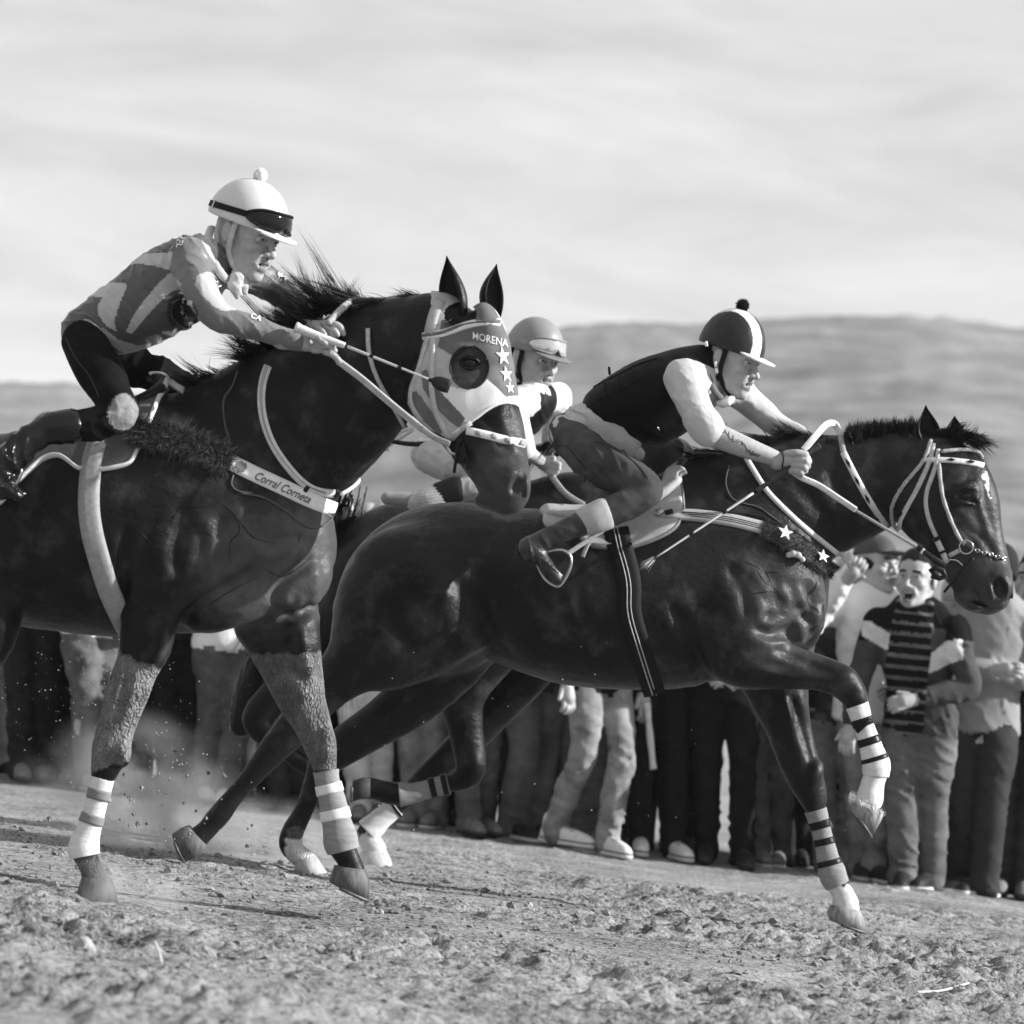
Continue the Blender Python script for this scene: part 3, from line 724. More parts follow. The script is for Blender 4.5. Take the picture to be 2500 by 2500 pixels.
# ears: cupped leaves
def ear(name, base, tip, w, Y0, yo, parent, m, turn=0.6, bulge=0.35):
    A, B = P(base[0], base[1], Y0 + yo), P(tip[0], tip[1], Y0 + yo); d = B - A; L = np.linalg.norm(d); d /= L
    side = np.cross(d, [math.sin(turn), -math.cos(turn), 0]); side /= np.linalg.norm(side); out = np.cross(side, d)
    rings = []; s = w * mpp(Y0)
    for t in np.linspace(0, 1, 12):
        wd = s * (0.55 + 1.35 * t * (1 - t) * 1.6) * (1 - t ** 2.6) + 0.001; c = A + d * L * t + out * (0.10 * L * t * t) - side * 0.07 * L * math.sin(t * 3.1)
        th = np.linspace(-1.9, 1.9, 13)
        o_ = c + (np.sin(th) * wd)[:, None] * side + (-np.cos(th) * wd * 0.75)[:, None] * out
        i_ = c + (np.sin(th[::-1]) * wd * 0.86)[:, None] * side + ((-np.cos(th[::-1]) * 0.75 * 0.86) * wd)[:, None] * out
        rings.append(np.concatenate([o_, i_]))
    V, G = loft(rings); return put(name, V, G, m, parent)
ear('ear', (1118, 778), (1103, 624), 41, Y1, -.16, h1, COAT['near'], turn=-0.9)
ear('ear', (1206, 775), (1203, 645), 37, Y1, -.06, h1, COAT['near'], turn=0.9)
def ball(name, px, py, tgt, r, m, parent, sink=0.5, sc=(1, 1, 1)):
    p, n_ = tgt.hit(px, py); c = p - n_ * r * sink
    th = np.linspace(0, math.pi, 11); rings = [c + np.stack([np.sin(t) * r * sc[0] * np.cos(np.arange(18) / 9 * math.pi), np.sin(t) * r * sc[1] * np.sin(np.arange(18) / 9 * math.pi), np.full(18, math.cos(t) * r * sc[2])], -1) for t in th]
    V, G = loft(rings); return put(name, V, G, m, parent)
ball('eye', 1147, 888, T1, .024, EYE, h1, .58)
def lid_ring(cx, cy, rx, ry, tgt, parent, m, r=.0055, tilt=.05):
    for nm, a0, a1, k in (('upper_eyelid', math.pi * 1.02, math.pi * 1.98, 1.0), ('lower_eyelid', 0, math.pi, .8)):
        pts = []
        for a in np.linspace(a0, a1, 16):
            h = tgt.sure(cx + rx * math.cos(a), cy + ry * math.sin(a) + tilt * rx * math.cos(a)); pts.append(h[0] + h[1] * .002)
        V, G = tube(np.array(pts), np.interp(np.linspace(0, 1, 16), [0, .5, 1], [r * .5, r * k, r * .5]), 8); put(nm, V, G, m, parent)
lid_ring(1147, 887, 23, 14, T1, h1, COAT['near'], .0065)

# ================================================================== right horse
Y2 = 0.0
H2_body = [(985, 1500, 172, .06, .85), (1045, 1455, 208, .05, .85), (1120, 1420, 195, .03, .9), (1205, 1412, 172, .02, 1.0), (1300, 1440, 198, .01, .98), (1420, 1466, 210, 0, .92), (1550, 1462, 222, 0, .86), (1660, 1440, 238, 0, .78), (1755, 1410, 240, 0, .72), (1835, 1415, 190, 0, .85), (1880, 1445, 132, 0, 1.2)]
H2_neck = [(1700, 1330, 190, 0, .6), (1790, 1285, 190, 0, .6), (1870, 1250, 178, 0, .58), (1950, 1222, 162, 0, .55), (2030, 1205, 142, 0, .55), (2110, 1183, 122, -.01, .58), (2190, 1155, 102, -.02, .68)]
H2_head = [(2262, 1122, 68, -.03, .85), (2300, 1165, 98, -.04, .75), (2318, 1222, 116, -.05, .66), (2338, 1290, 102, -.06, .62), (2362, 1345, 86, -.07, .62), (2386, 1395, 74, -.08, .68), (2405, 1432, 66, -.09, .78), (2410, 1452, 50, -.09, .8)]
H2_fn = [(1800, 1500, 120, -.16, .7), (1810, 1580, 98, -.17, .75), (1880, 1620, 64, -.17, .8), (1950, 1634, 50, -.17, .8), (2010, 1646, 42, -.17, .85), (2055, 1665, 41, -.17, .9), (2083, 1697, 35, -.17, .9), (2093, 1728, 25, -.17, .85), (2110, 1775, 22, -.17, .8), (2128, 1830, 26, -.17, .8), (2139, 1868, 32, -.17, .8), (2137, 1895, 28, -.17, .85), (2130, 1915, 29, -.17, .9), (2124, 1950, 34, -.17, .95)]
H2_ff = [(1870, 1560, 120, .14, .7), (1893, 1660, 84, .15, .75), (1905, 1710, 70, .15, .8), (1925, 1780, 54, .15, .8), (1945, 1845, 49, .15, .8), (1966, 1900, 44, .15, .85), (1985, 1945, 35, .15, .85), (1992, 1980, 24, .15, .8), (2007, 2035, 21, .15, .8), (2020, 2090, 24, .15, .8), (2031, 2130, 31, .15, .8), (2045, 2160, 26, .15, .85), (2060, 2190, 29, .15, .9), (2064, 2212, 35, .15, .9)]
H2_hn = [(1010, 1470, 190, -.12, .6), (945, 1548, 138, -.15, .62), (882, 1604, 86, -.16, .7), (818, 1663, 60, -.16, .75), (758, 1728, 48, -.16, .75), (710, 1785, 43, -.16, .75), (660, 1838, 36, -.16, .75), (616, 1894, 27, -.16, .75), (574, 1940, 24, -.16, .75), (535, 1990, 29, -.16, .8), (505, 2025, 25, -.16, .85), (478, 2050, 30, -.16, .9)]
H2_hf = [(1130, 1500, 130, .10, .6), (1090, 1592, 104, .13, .65), (1010, 1702, 72, .14, .7), (938, 1758, 58, .14, .75), (860, 1808, 50, .14, .75), (800, 1852, 42, .14, .75), (772, 1905, 29, .14, .75), (745, 1970, 25, .14, .75), (715, 2030, 29, .14, .8), (709, 2060, 30, .14, .85), (722, 2082, 27, .14, .9), (745, 2100, 28, .14, .9)]
H2_fine = lids(2357, 1212, -.152, 22, 15) + [(2466, 1432, -.135, (7, 14, 34), 10, .005), (2440, 1405, -.155, (24, 10, 7), -20, .005), (2418, 1440, -.16, (6, 10, 28), 14, .005), (2385, 1482, -.11, (26, 30, 12), 6, .008), (2440, 1478, -.11, (26, 30, 14), 24, .008)]
H2_fsubs = [(2443, 1437, -.172, (17, 26, 27), 12, .005), (2385, 1452, -.165, (50, 14, 3.5), -58, .004), (2395, 1475, -.16, (26, 30, 3.5), -20, .004), (2356, 1211, -.175, (25, 13, 14), 0, .006)]
V2, Q2 = build_horse([(H2_body, 0), (H2_neck, .045), (H2_head, .03), (H2_fn, .035), (H2_ff, .03), (H2_hn, .04), (H2_hf, .03)],
  [(1925, 1490, -.08, (72, 70, 92), 8, .04), (1880, 1420, -.14, (85, 55, 120), -20, .05), (1780, 1440, -.17, (90, 50, 130), 8, .05), (1968, 1500, .02, (36, 110, 85), 0, .04), (1845, 1570, -.19, (70, 45, 46), -25, .03),
   (1080, 1420, -.14, (150, 55, 100), 25, .06), (960, 1520, -.16, (100, 50, 130), -15, .06), (1125, 1530, -.16, (60, 45, 70), 0, .05),
   (2262, 1245, -.105, (78, 36, 88), 20, .03), (2352, 1203, -.135, (40, 22, 26), 20, .02), (2392, 1200, -.07, (34, 36, 100), 16, .04), (2440, 1428, -.125, (30, 36, 46), 12, .02), (2362, 1466, -.09, (36, 38, 22), -30, .02), (2420, 1320, -.08, (26, 30, 100), 16, .04),
   (2062, 1655, -.18, (30, 34, 26), 30, .008), (1985, 1895, .12, (24, 32, 44), -20, .008), (1690, 1190, 0, (110, 60, 36), 8, .06), (2000, 1125, 0, (200, 45, 40), -2, .05)],
  [], Y2, 'bay', fine=(boxpx(2150, 1010, 2520, 1530, Y2, -.5, .35), .0045, H2_fine, H2_fsubs))
V2 = sculpt(V2, Q2, [(_cF((1120, 840), (1030, 730), (960, 600), (930, 480)), 16, .012), (_cF((860, 420), (870, 560), (900, 720)), 18, .009), (_cF((480, 520), (540, 690), (650, 800)), 18, .007), (_cF((560, 330), (700, 420), (820, 560)), 22, -.008), (_cF((1000, 180), (940, 300), (900, 420)), 16, .006),
  (_cG((60, 300), (150, 480), (225, 640), (250, 720)), 14, .014), (_cG((420, 170), (480, 260), (530, 350), (520, 440)), 13, .010), (_cG((650, 330), (690, 390), (640, 450), (540, 480), (440, 430)), 12, .015), (_cG((570, 250), (620, 320), (600, 390)), 12, -.010), (_cG((700, 230), (740, 330), (720, 440), (760, 500)), 11, .010), (_cG((690, 380), (750, 450), (700, 530)), 10, .009),
  (_cD((60, 1080), (170, 1280), (190, 1460)), 16, .010), (_cD((200, 1150), (300, 1300), (330, 1420)), 16, -.010), (_cD((560, 1200), (590, 1340), (540, 1480)), 12, .008), (_cG((540, 530), (700, 610), (860, 670)), 10, .007), (_cG((460, 640), (640, 680), (800, 690)), 10, -.006), (_cG((560, 760), (590, 900), (610, 1040)), 10, .010), (_cG((640, 760), (690, 920), (740, 1100)), 9, .008), (_cG((600, 760), (640, 900)), 9, -.008),
  (_cF((1350, 480), (1390, 640), (1450, 800)), 14, .004), (_cF((1440, 460), (1480, 640), (1540, 820)), 14, .004), (_cF((1250, 520), (1290, 660), (1340, 780)), 14, .004), (_cD((700, 480), (760, 640), (860, 760)), 16, .006), (_cD((450, 560), (600, 700), (720, 860)), 16, .006),
  (_cD((1180, 700), (1250, 860), (1330, 960)), 9, .006), (_cD((1430, 700), (1560, 860), (1700, 980), (1760, 1090)), 8, .004), (_cD((1620, 560), (1660, 760), (1720, 950)), 8, -.004), (_cD((1480, 830), (1580, 930), (1650, 1010)), 7, .004), (_cD((1500, 760), (1580, 740), (1640, 700)), 6, .003), (_cD((1590, 560), (1540, 590), (1480, 650)), 6, .003), (_cF((260, 520), (300, 700), (420, 840)), 20, -.006)])
h2 = thing('horse', P(1500, 2130, Y2), 'dark bay horse with white blaze and plain bridle leading the race at full stretch', 'horse')
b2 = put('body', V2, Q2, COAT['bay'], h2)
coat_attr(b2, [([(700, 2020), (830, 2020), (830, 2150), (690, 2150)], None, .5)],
  [([(2290, 1380), (2420, 1200), (2500, 1200), (2500, 1520), (2300, 1520)], None, .035, 18), ([(1800, 1360), (2010, 1400), (2010, 1600), (1850, 1640)], None, .06, 35), ([(2398, 1150), (2405, 1152), (2419, 1192), (2424, 1218), (2412, 1196), (2402, 1172)], None, .9), ([(2095, 1893), (2175, 1893), (2165, 2010), (2070, 1990)], None, .95), ([(2020, 2165), (2085, 2160), (2115, 2240), (2010, 2240)], (0.02, 1), .9), ([(700, 2045), (745, 2050), (800, 2140), (700, 2140)], (0.02, 1), .85)])  # chest paleness is sunlight put into the colour; lighter muzzle; white markings
T2 = Target((V2, Q2))
hoof('hoof', [(2083, 1946, 2156, 1982, 34), (2076, 1965, 2153, 2000, 38), (2078, 1975, 2128, 2046, 36)], Y2, -.17, h2, HOOFM)
hoof('hoof', [(2026, 2208, 2100, 2222, 34), (2018, 2228, 2108, 2240, 40), (2024, 2246, 2116, 2278, 44)], Y2, .15, h2, HOOFM)
hoof('hoof', [(461, 2014, 505, 2062, 30), (440, 2022, 492, 2085, 38), (420, 2036, 452, 2106, 40)], Y2, -.16, h2, HOOF)
hoof('hoof', [(718, 2104, 770, 2086, 32), (720, 2122, 786, 2112, 40), (722, 2142, 802, 2134, 44)], Y2, .14, h2, HOOFW)
ear('ear', (2284, 1092), (2257, 990), 30, Y2, -.07, h2, COAT['bay'], turn=0.2)
ear('ear', (2340, 1085), (2326, 1016), 29, Y2, .05, h2, COAT['bay'], turn=0.6)
ball('eye', 2357, 1212, T2, .024, EYE, h2, .60)

# ================================================================== third horse, mostly hidden
Y3 = 1.05
H3_body = [(935, 1430, 175, .1, .85), (1000, 1400, 180, .06, .9), (1100, 1400, 175, .02, 1.0), (1200, 1400, 190, 0, .95), (1290, 1400, 205, 0, .85), (1350, 1430, 170, -.02, .95)]
H3_neck = [(1300, 1330, 150, 0, .6), (1400, 1290, 140, 0, .6), (1520, 1270, 118, 0, .58), (1640, 1262, 98, 0, .6), (1740, 1265, 80, 0, .7)]
H3_head = [(1790, 1260, 66, 0, .8), (1830, 1300, 82, 0, .7), (1870, 1370, 66, 0, .68), (1900, 1430, 52, 0, .75)]
H3_fn = [(1250, 1500, 100, -.14, .75), (1180, 1600, 74, -.15, .8), (1130, 1700, 55, -.15, .8), (1140, 1800, 43, -.15, .85), (1150, 1875, 38, -.15, .9), (1125, 1904, 28, -.15, .85), (1080, 1917, 20, -.15, .8), (1010, 1936, 22, -.15, .8), (960, 1938, 29, -.15, .85), (925, 1928, 26, -.15, .9), (900, 1925, 28, -.15, .9)]
H3_ff = [(1330, 1500, 100, .14, .75), (1290, 1620, 72, .15, .8), (1200, 1740, 50, .15, .8), (1110, 1840, 42, .15, .85), (1040, 1905, 36, .15, .85), (985, 1955, 23, .15, .8), (935, 1995, 24, .15, .8), (900, 2028, 29, .15, .8), (900, 2050, 27, .15, .9), (915, 2075, 30, .15, .9)]
H3_hn = [(930, 1450, 150, -.10, .6), (855, 1525, 95, -.13, .65), (765, 1595, 62, -.13, .7), (680, 1690, 44, -.13, .75), (628, 1760, 38, -.13, .75), (690, 1825, 26, -.13, .75), (750, 1870, 24, -.13, .8), (775, 1890, 26, -.13, .85)]
V3, Q3 = build_horse([(H3_body, 0), (H3_neck, .045), (H3_head, .03), (H3_fn, .035), (H3_ff, .03), (H3_hn, .04)], [(1235, 1430, -.19, (80, 50, 110), 0, .02), (1155, 1860, -.16, (26, 34, 36), 0, .008)], [], Y3, 'far', 0.0145)
h3 = thing('horse', P(1100, 2150, Y3), 'black horse almost hidden behind the bay, one banded foreleg folded', 'horse')
b3 = put('body', V3, Q3, COAT['far'], h3)
coat_attr(b3, [], [([(860, 2040), (960, 2040), (960, 2140), (860, 2140)], None, .9)])
T3 = Target((V3, Q3))
hoof('hoof', [(905, 1898, 905, 1950, 30), (885, 1898, 880, 1952, 36), (862, 1905, 858, 1958, 36)], Y3, -.15, h3, HOOFD)
hoof('hoof', [(880, 2078, 945, 2078, 34), (874, 2100, 955, 2100, 40), (870, 2132, 962, 2130, 44)], Y3, .15, h3, HOOFW)
hoof('hoof', [(770, 1875, 765, 1910, 28), (785, 1872, 785, 1915, 34), (802, 1878, 805, 1922, 36)], Y3, -.13, h3, HOOFD)
# ------------------------------------------------------------------ tack
def crop(ox, oy, s): return lambda *pts: [(ox + x / s, oy + y / s) for x, y in pts]
cA, cB, cC, cD = crop(0, 350, 2.147), crop(850, 550, 2.415), crop(1250, 680, 2.414), crop(1750, 950, 2.576)
cE, cF, cG, cS, cJ, cK = crop(0, 1200, 1.932), crop(700, 1200, 2.033), crop(1600, 1300, 1.932), crop(0, 900, 4.293), crop(480, 380, 3.864), crop(1650, 700, 5.52)
WHITE = mat('white_webbing', 0.62, 0.75, 0.12, 60, 0.25, 400)
OFFW = mat('off_white_strap', 0.45, 0.7, 0.2, 50, 0.25, 300)
GREYW = mat('grey_webbing', 0.30, 0.8, 0.18, 70, 0.3, 500)
MIDG = mat('mid_grey_cloth', 0.15, 0.85, 0.15, 40, 0.2, 300)
DARKW = mat('black_webbing', 0.012, 0.7, 0.2, 60, 0.2, 400)
LEATH = mat('dark_leather', 0.02, 0.4, 0.3, 50, 0.3, 120)
STEEL = mat('bit_steel', 0.5, 0.25, 0.15, 60, metal=1.0)
BANDW = mat('white_bandage', 0.66, 0.85, 0.10, 30, 0.35, 160, stretch=(0.4, 0.4, 3))
BANDG = mat('grey_bandage', 0.26, 0.85, 0.16, 30, 0.35, 160, stretch=(0.4, 0.4, 3))
TAPEG = mat('grey_tape', 0.20, 0.5, 0.1, 30)
TAPEB = mat('black_tape', 0.012, 0.35, 0.2, 30)
TAPEW = mat('white_tape', 0.72, 0.5, 0.08, 30)
ROPE = mat('braided_rope', 0.42, 0.85, 0.35, 140, 0.6, 260)
FURM = mat('dark_sheepskin', 0.045, 0.8, 0.4, 60, sheen=0.3)
PADW = mat('pale_saddle_pad', 0.40, 0.75, 0.10, 26, 0.12, 90)

def ruled(tgt, A, B, n=8, step=10):
    A = spline(np.array(A, float), 10); B = spline(np.array(B, float), 10)
    def rs(C, m):
        L = np.r_[0, np.cumsum(np.linalg.norm(np.diff(C, axis=0), axis=1))]; return np.stack([np.interp(np.linspace(0, L[-1], m), L, C[:, i]) for i in (0, 1)], -1)
    m = max(6, int(np.linalg.norm(np.diff(A, axis=0), axis=1).sum() / step)); a, b = rs(A, m), rs(B, m)
    t = np.linspace(0, 1, n)[None, :, None]
    return a[:, None] * (1 - t) + b[:, None] * t
def rope_path(name, pts, r, m, parent, n=8, sub=8, twist=True):
    pts = spline(np.asarray(pts, float), sub)
    w = (lambda t, th: 0.22 * np.abs(np.sin(th * 1.0 + t * len(pts) * 1.1))) if twist else None
    V, G = tube(pts, r, n, wob=w); return put(name, V, G, m, parent)
def surf_path(tgt, path, lift=0.004, step=8):
    g = strip_grid(path, 1.0, 1, step); Pn, Nn = lay(tgt, g); return (Pn + Nn * lift)[:, 0]
def fur(name, tgt, path, w, parent, n=5200, ln=(0.018, 0.042), seed=3, flow=None, m=None, core=0.016):
    g = strip_grid(path, w, 7, 10); Pn, Nn = lay(tgt, g)
    V, Q = slab(Pn, Nn, core, 0.002, 1); o = put(name, V, Q, m or FURM, parent)
    rg = np.random.default_rng(seed); a = rg.random(n) * (g.shape[0] - 1.001); b = rg.random(n) * (g.shape[1] - 1.001); ia, ib = a.astype(int), b.astype(int); fa, fb = (a - ia)[:, None], (b - ib)[:, None]
    def bl(M): return M[ia, ib] * (1 - fa) * (1 - fb) + M[ia + 1, ib] * fa * (1 - fb) + M[ia, ib + 1] * (1 - fa) * fb + M[ia + 1, ib + 1] * fa * fb
    R = bl(Pn) + bl(Nn) * core * 0.8; T = Pn[ia + 1, ib] - Pn[ia, ib]; T /= np.linalg.norm(T, axis=1)[:, None] + 1e-9
    S = (b / (g.shape[1] - 1) - 0.5)[:, None] * 2; X_ = Pn[ia, -1] - Pn[ia, 0]; X_ /= np.linalg.norm(X_, axis=1)[:, None] + 1e-9
    D = bl(Nn) * 0.8 + T * (0.2 + 0.5 * rg.normal(size=(n, 1))) + X_ * S * 0.9 + rg.normal(size=(n, 3)) * 0.35 + np.array([0, 0, -0.35])
    Vh, Gh = hairs(R, D, rg.uniform(*ln, n), 0.0028, 4, 0.25, 0.5, seed); c = put('fleece_tufts', Vh, Gh, m or FURM, o); c['kind'] = 'stuff'
    return o
def veins(tgt, paths, parent, m, r=0.0030):
    for q in paths:
        c = surf_path(tgt, q, -0.0014, 7); rr = r * np.interp(np.linspace(0, 1, len(c)), [0, .3, 1], [0.5, 1, 0.35])
        V, G = tube(c, rr, 7, cap=True); put('vein', V, G, m, parent)

# ---------------- bandages
bandage([(250, 1900, 26, -.16, .8), (236, 1960, 23, -.16, .8), (218, 2022, 26, -.16, .8), (205, 2066, 35, -.16, .8), (208, 2090, 33, -.16, .85)], Y1, BANDW, h1, [(.13, .22, TAPEG), (.36, .45, TAPEG)])
bandage([(795, 1882, 29, .13, .85), (799, 1905, 27, .13, .8), (812, 1960, 30, .13, .8), (823, 2010, 33, .13, .8), (831, 2050, 39, .13, .8), (838, 2078, 36, .13, .85)], Y1, BANDG, h1, [(.24, .32, TAPEW), (.46, .56, TAPEW)])
o = bandage([(2092, 1722, 26, -.17, .85), (2110, 1775, 22, -.17, .8), (2128, 1830, 26, -.17, .8), (2139, 1868, 32, -.17, .8), (2138, 1895, 29, -.17, .85)], Y2, BANDW, h2, [(.16, .24, TAPEB), (.36, .44, TAPEB), (.60, .67, TAPEB)])
tb = Target(*[(np.array([np.array(v.co) + np.array(h2.location) for v in o.data.vertices]), [np.array([list(p.vertices)]) for p in o.data.polygons])])
strap('tape_band', tb, [(2126, 1757), (2112, 1768), (2092, 1786)], 11, TAPEB, o, .0015, 3, .003, 5, 0)
bandage([(1991, 1978, 25, .15, .8), (2007, 2035, 21, .15, .8), (2020, 2090, 24, .15, .8), (2031, 2130, 31, .15, .8), (2045, 2162, 27, .15, .85)], Y2, BANDG, h2, [(.13, .20, TAPEB), (.30, .37, TAPEB), (.55, .63, TAPEB)])
bandage([(1095, 1914, 23, -.15, .85), (1050, 1925, 20, -.15, .8), (1010, 1936, 22, -.15, .8), (975, 1940, 28, -.15, .8)], Y3, BANDG, h3, [(.03, .14, TAPEB), (.24, .34, TAPEB)])
bandage([(968, 1970, 22, .15, .8), (935, 1995, 24, .15, .8), (898, 2030, 30, .15, .85)], Y3, BANDW, h3, [(.02, .14, TAPEB)])

# ---------------- left horse: hood
cl0, cl1 = P(960, 640, Y1), P(1330, 1280, Y1)
Vh, Qh = build_horse([(H1_neck, .045), (H1_head, .03)], H1_ells_head, [], Y1, 'near', 0.0042, (np.array([cl0[0], Y1 - .6, cl1[2]]), np.array([cl1[0], Y1 + .4, cl0[2]])), grow=0.007)
pc = proj(Vh[Qh].mean(1))
hoodpoly = [(1052, 690)] + cB((490, 520), (450, 660), (400, 850), (355, 980), (350, 1050), (380, 1110), (470, 1200), (600, 1262), (645, 1215), (720, 1168), (780, 1120), (860, 1067), (930, 1047), (990, 1060), (1100, 1090), (1300, 900), (1300, 300))
keep = inpoly(pc, hoodpoly)
def inell(p, c, rx, ry): return ((p[:, 0] - c[0]) / rx) ** 2 + ((p[:, 1] - c[1]) / ry) ** 2 < 1
eyec = cB((716, 838))[0]
front = (fnormals(Vh, Qh) @ _f) < 0
keep &= ~(inell(pc, eyec, 46, 51) & front) & ~inell(pc, (1124, 768), 40, 30)
HOODL = mat('pale_hood_cloth', 0.40, 0.8, 0.12, 25, 0.2, 300); HOODD = mat('grey_hood_cloth', 0.13, 0.75, 0.15, 25, 0.2, 300); HOODW = mat('white_hood_cloth', 0.72, 0.7, 0.06, 25, 0.15, 300)
Qk = Qh[keep]; pk = pc[keep]; fm = np.zeros(len(Qk), int)
dark = cB((535, 690), (545, 560), (640, 540), (700, 380), (800, 380), (900, 560), (990, 760), (1010, 1010), (930, 1012), (870, 950), (818, 912), (835, 830), (800, 750), (720, 715), (650, 745), (625, 775), (525, 715))
white = cB((520, 985), (600, 945), (640, 960), (720, 965), (818, 905), (870, 950), (930, 1012), (1010, 1005), (1030, 1100), (930, 1047), (860, 1067), (780, 1120), (720, 1175), (640, 1130))
fm[inpoly(pk, dark)] = 1; fm[inpoly(pk, white)] = 2
fm[inpoly(pk, cB((430, 860), (460, 850), (560, 1000), (690, 1135), (655, 1195), (600, 1160), (500, 1060), (440, 960)))] = 1
fm[inpoly(pk, cB((378, 985), (400, 975), (480, 1080), (560, 1200), (540, 1245), (440, 1150), (372, 1060)))] = 1
u, inv = np.unique(Qk, return_inverse=True)
hood = thing('horse_hood', P(1120, 1000, Y1 - .15), 'grey and white racing hood lettered MORENA with three stars on the black horse', 'horse hood')
hc = put('hood_cloth', Vh[u], inv.reshape(Qk.shape), [HOODL, HOODD, HOODW], hood, fmat=fm)
TH = Target((Vh, Qk), (V1, Q1))
# eye-hole binding and lower binding
ring = [(eyec[0] + 47 * math.cos(a), eyec[1] + 52 * math.sin(a)) for a in np.linspace(0, 2 * math.pi, 40)]
rope_path('eye_hole_binding', [TH.sure(*q)[0] + TH.sure(*q)[1] * .002 for q in ring], .0028, mat('dark_piping', 0.03, 0.6), hood, twist=False, sub=2)
strap('lower_binding', TH, cB((620, 1228), (720, 1165), (780, 1117), (860, 1062), (930, 1042), (1000, 1062)), 7, HOODW, hood, .003, 3)
tv, tf = text2d('MORENA', 1.0, 0, .004)
def mp_txt(c, ex, ey):
    return lambda v: (c[0] + v[0] * ex[0] + v[1] * ey[0], c[1] + v[0] * ex[1] + v[1] * ey[1])
c0 = cB((836, 676))[0]
decal('lettering', TH, tv, tf, mp_txt(c0, (20.5, 4.6), (1.0, -26)), TAPEW, hood, .0025)
for (x, y), r in (((910, 770), 24), ((930, 880), 21), ((952, 960), 15)):
    sv, sf = star2d(1.0, 5, .4, -.1); c0 = cB((x, y))[0]; decal('star', TH, sv, sf, mp_txt(c0, (r * .72, r * .12), (-r * .1, -r * 1.05)), TAPEW, hood, .003)

# ---------------- left horse: bridle
br = thing('bridle', P(1110, 1080, Y1 - .25), 'white racing bridle with checked noseband over the grey hood', 'bridle')
strap('poll_strap', TH, cB((545, 440), (505, 520), (480, 640)), 26, HOODL, br, .003, 4)
strap('browband', TH, cB((440, 656), (560, 640), (690, 592), (800, 570), (893, 574)), 17, TAPEW, br, .004, 4)
strap('browband_stripe', TH, cB((442, 654), (560, 638), (690, 590), (800, 568), (890, 572)), 10, HOODD, br, .006, 3)
strap('cheek_strap', TH, cB((500, 665), (498, 800), (492, 950), (512, 1090), (565, 1195), (600, 1262)), 13, OFFW, br, .005, 3)
strap('throat_strap', TH, cB((470, 665), (415, 850), (365, 980), (372, 1060), (440, 1160)), 9, OFFW, br, .004, 3)
strap('noseband', TH, cB((700, 1212), (780, 1228), (900, 1262), (1040, 1290)), 19, TAPEW, br, .006, 4)
for x, y in ((772, 1232), (858, 1252), (942, 1274), (1020, 1290)):
    strap('check_square', TH, cB((x - 16, y - 5), (x + 16, y + 5)), 11, GREYW, br, .0085, 2, step=5)
strap('nose_strap', TH, cB((728, 1165), (660, 1205), (612, 1262)), 12, OFFW, br, .005, 3)
p0 = TH.sure(*cB((662, 1345))[0]); 
V, G = tube(np.array([p0[0] + p0[1] * .002, p0[0] + p0[1] * .010]), .030, 20); put('bit_guard', V, G, LEATH, br)
pts = [TH.sure(*q)[0] + TH.sure(*q)[1] * .014 for q in cB((672, 1262), (660, 1350), (648, 1440))]; V, G = tube(spline(np.array(pts), 5), .005, 8); put('bit_cheekpiece', V, G, LEATH, br)
pts = [TH.sure(*q)[0] + TH.sure(*q)[1] * .012 for q in cB((600, 1262), (600, 1290), (625, 1330), (660, 1345))]; V, G = tube(spline(np.array(pts), 5), .006, 8); put('bit_ring', V, G, STEEL, br)
pts = [TH.sure(*q)[0] + TH.sure(*q)[1] * .012 for q in cB((690, 1290), (712, 1370), (716, 1440))]; V, G = tube(spline(np.array(pts), 5), .0035, 8); put('chin_strap', V, G, LEATH, br)
# reins of the left horse (held in the air)
rn = thing('reins', P(950, 980, Y1 - .2), 'pale webbing rein from the striped rider\'s fist to the hooded horse\'s bit', 'reins')
free_strap('rein_strap', [cB((-60, 800))[0] + (Y1 - .26,), cB((80, 905))[0] + (Y1 - .26,), cB((250, 1050))[0] + (Y1 - .28,), cB((440, 1205))[0] + (Y1 - .33,)], Y1 - .28, 17, OFFW, rn, .004, line=GREYW)
free_strap('rein_buckle_end', [cB((430, 1195))[0] + (Y1 - .33,), cB((510, 1252))[0] + (Y1 - .345,), cB((598, 1290))[0] + (Y1 - .36,)], Y1 - .33, 15, GREYW, rn, .004)
rope_path('grip_rope', [P(790, 858, Y1 - .25), P(815, 868, Y1 - .25), P(832, 888, Y1 - .26)], .0085, ROPE, rn)
rope_path('grip_rope', [P(801, 790, Y1 - .16), P(826, 762, Y1 - .13), P(848, 742, Y1 - .08), P(866, 731, Y1), P(890, 740, Y1 + .08)], .0095, ROPE, rn)

# ---------------- left horse: neck strap, breast band, girth, saddle
nb = thing('neck_strap', P(730, 1180, Y1 - .2), 'white ribbed strap looped low round the black horse\'s neck', 'strap')
strap('strap_band', T1, cA((1405, 1170), (1375, 1260), (1372, 1400), (1420, 1560), (1510, 1700), (1610, 1800), (1700, 1832), (1765, 1835)), 19, WHITE, nb, .005, 4)
for dx in (-5, 5):
    strap('stitch_line', T1, [(x + dx * .35, y + dx * .35) for x, y in cA((1405, 1175), (1375, 1260), (1372, 1400), (1420, 1560), (1510, 1700), (1610, 1798), (1700, 1828))], 1.6, GREYW, nb, .0068, 2)
strap('keeper_loop', T1, cA((1590, 1830), (1612, 1795)), 11, LEATH, nb, .008, 3, step=5)
strap('keeper_loop', T1, cA((1750, 1855), (1772, 1815)), 11, LEATH, nb, .008, 3, step=5)
rope_path('loop_end', [P(*q, Y1 + o_) for q, o_ in zip(cA((1790, 1838), (1850, 1800), (1880, 1765), (1850, 1740)), (-.06, -.02, .04, .1))], .006, WHITE, nb, twist=False)
ts = thing('neck_strap', P(940, 950, Y1 - .15), 'narrow banded throat strap on the black horse\'s upper neck', 'strap')
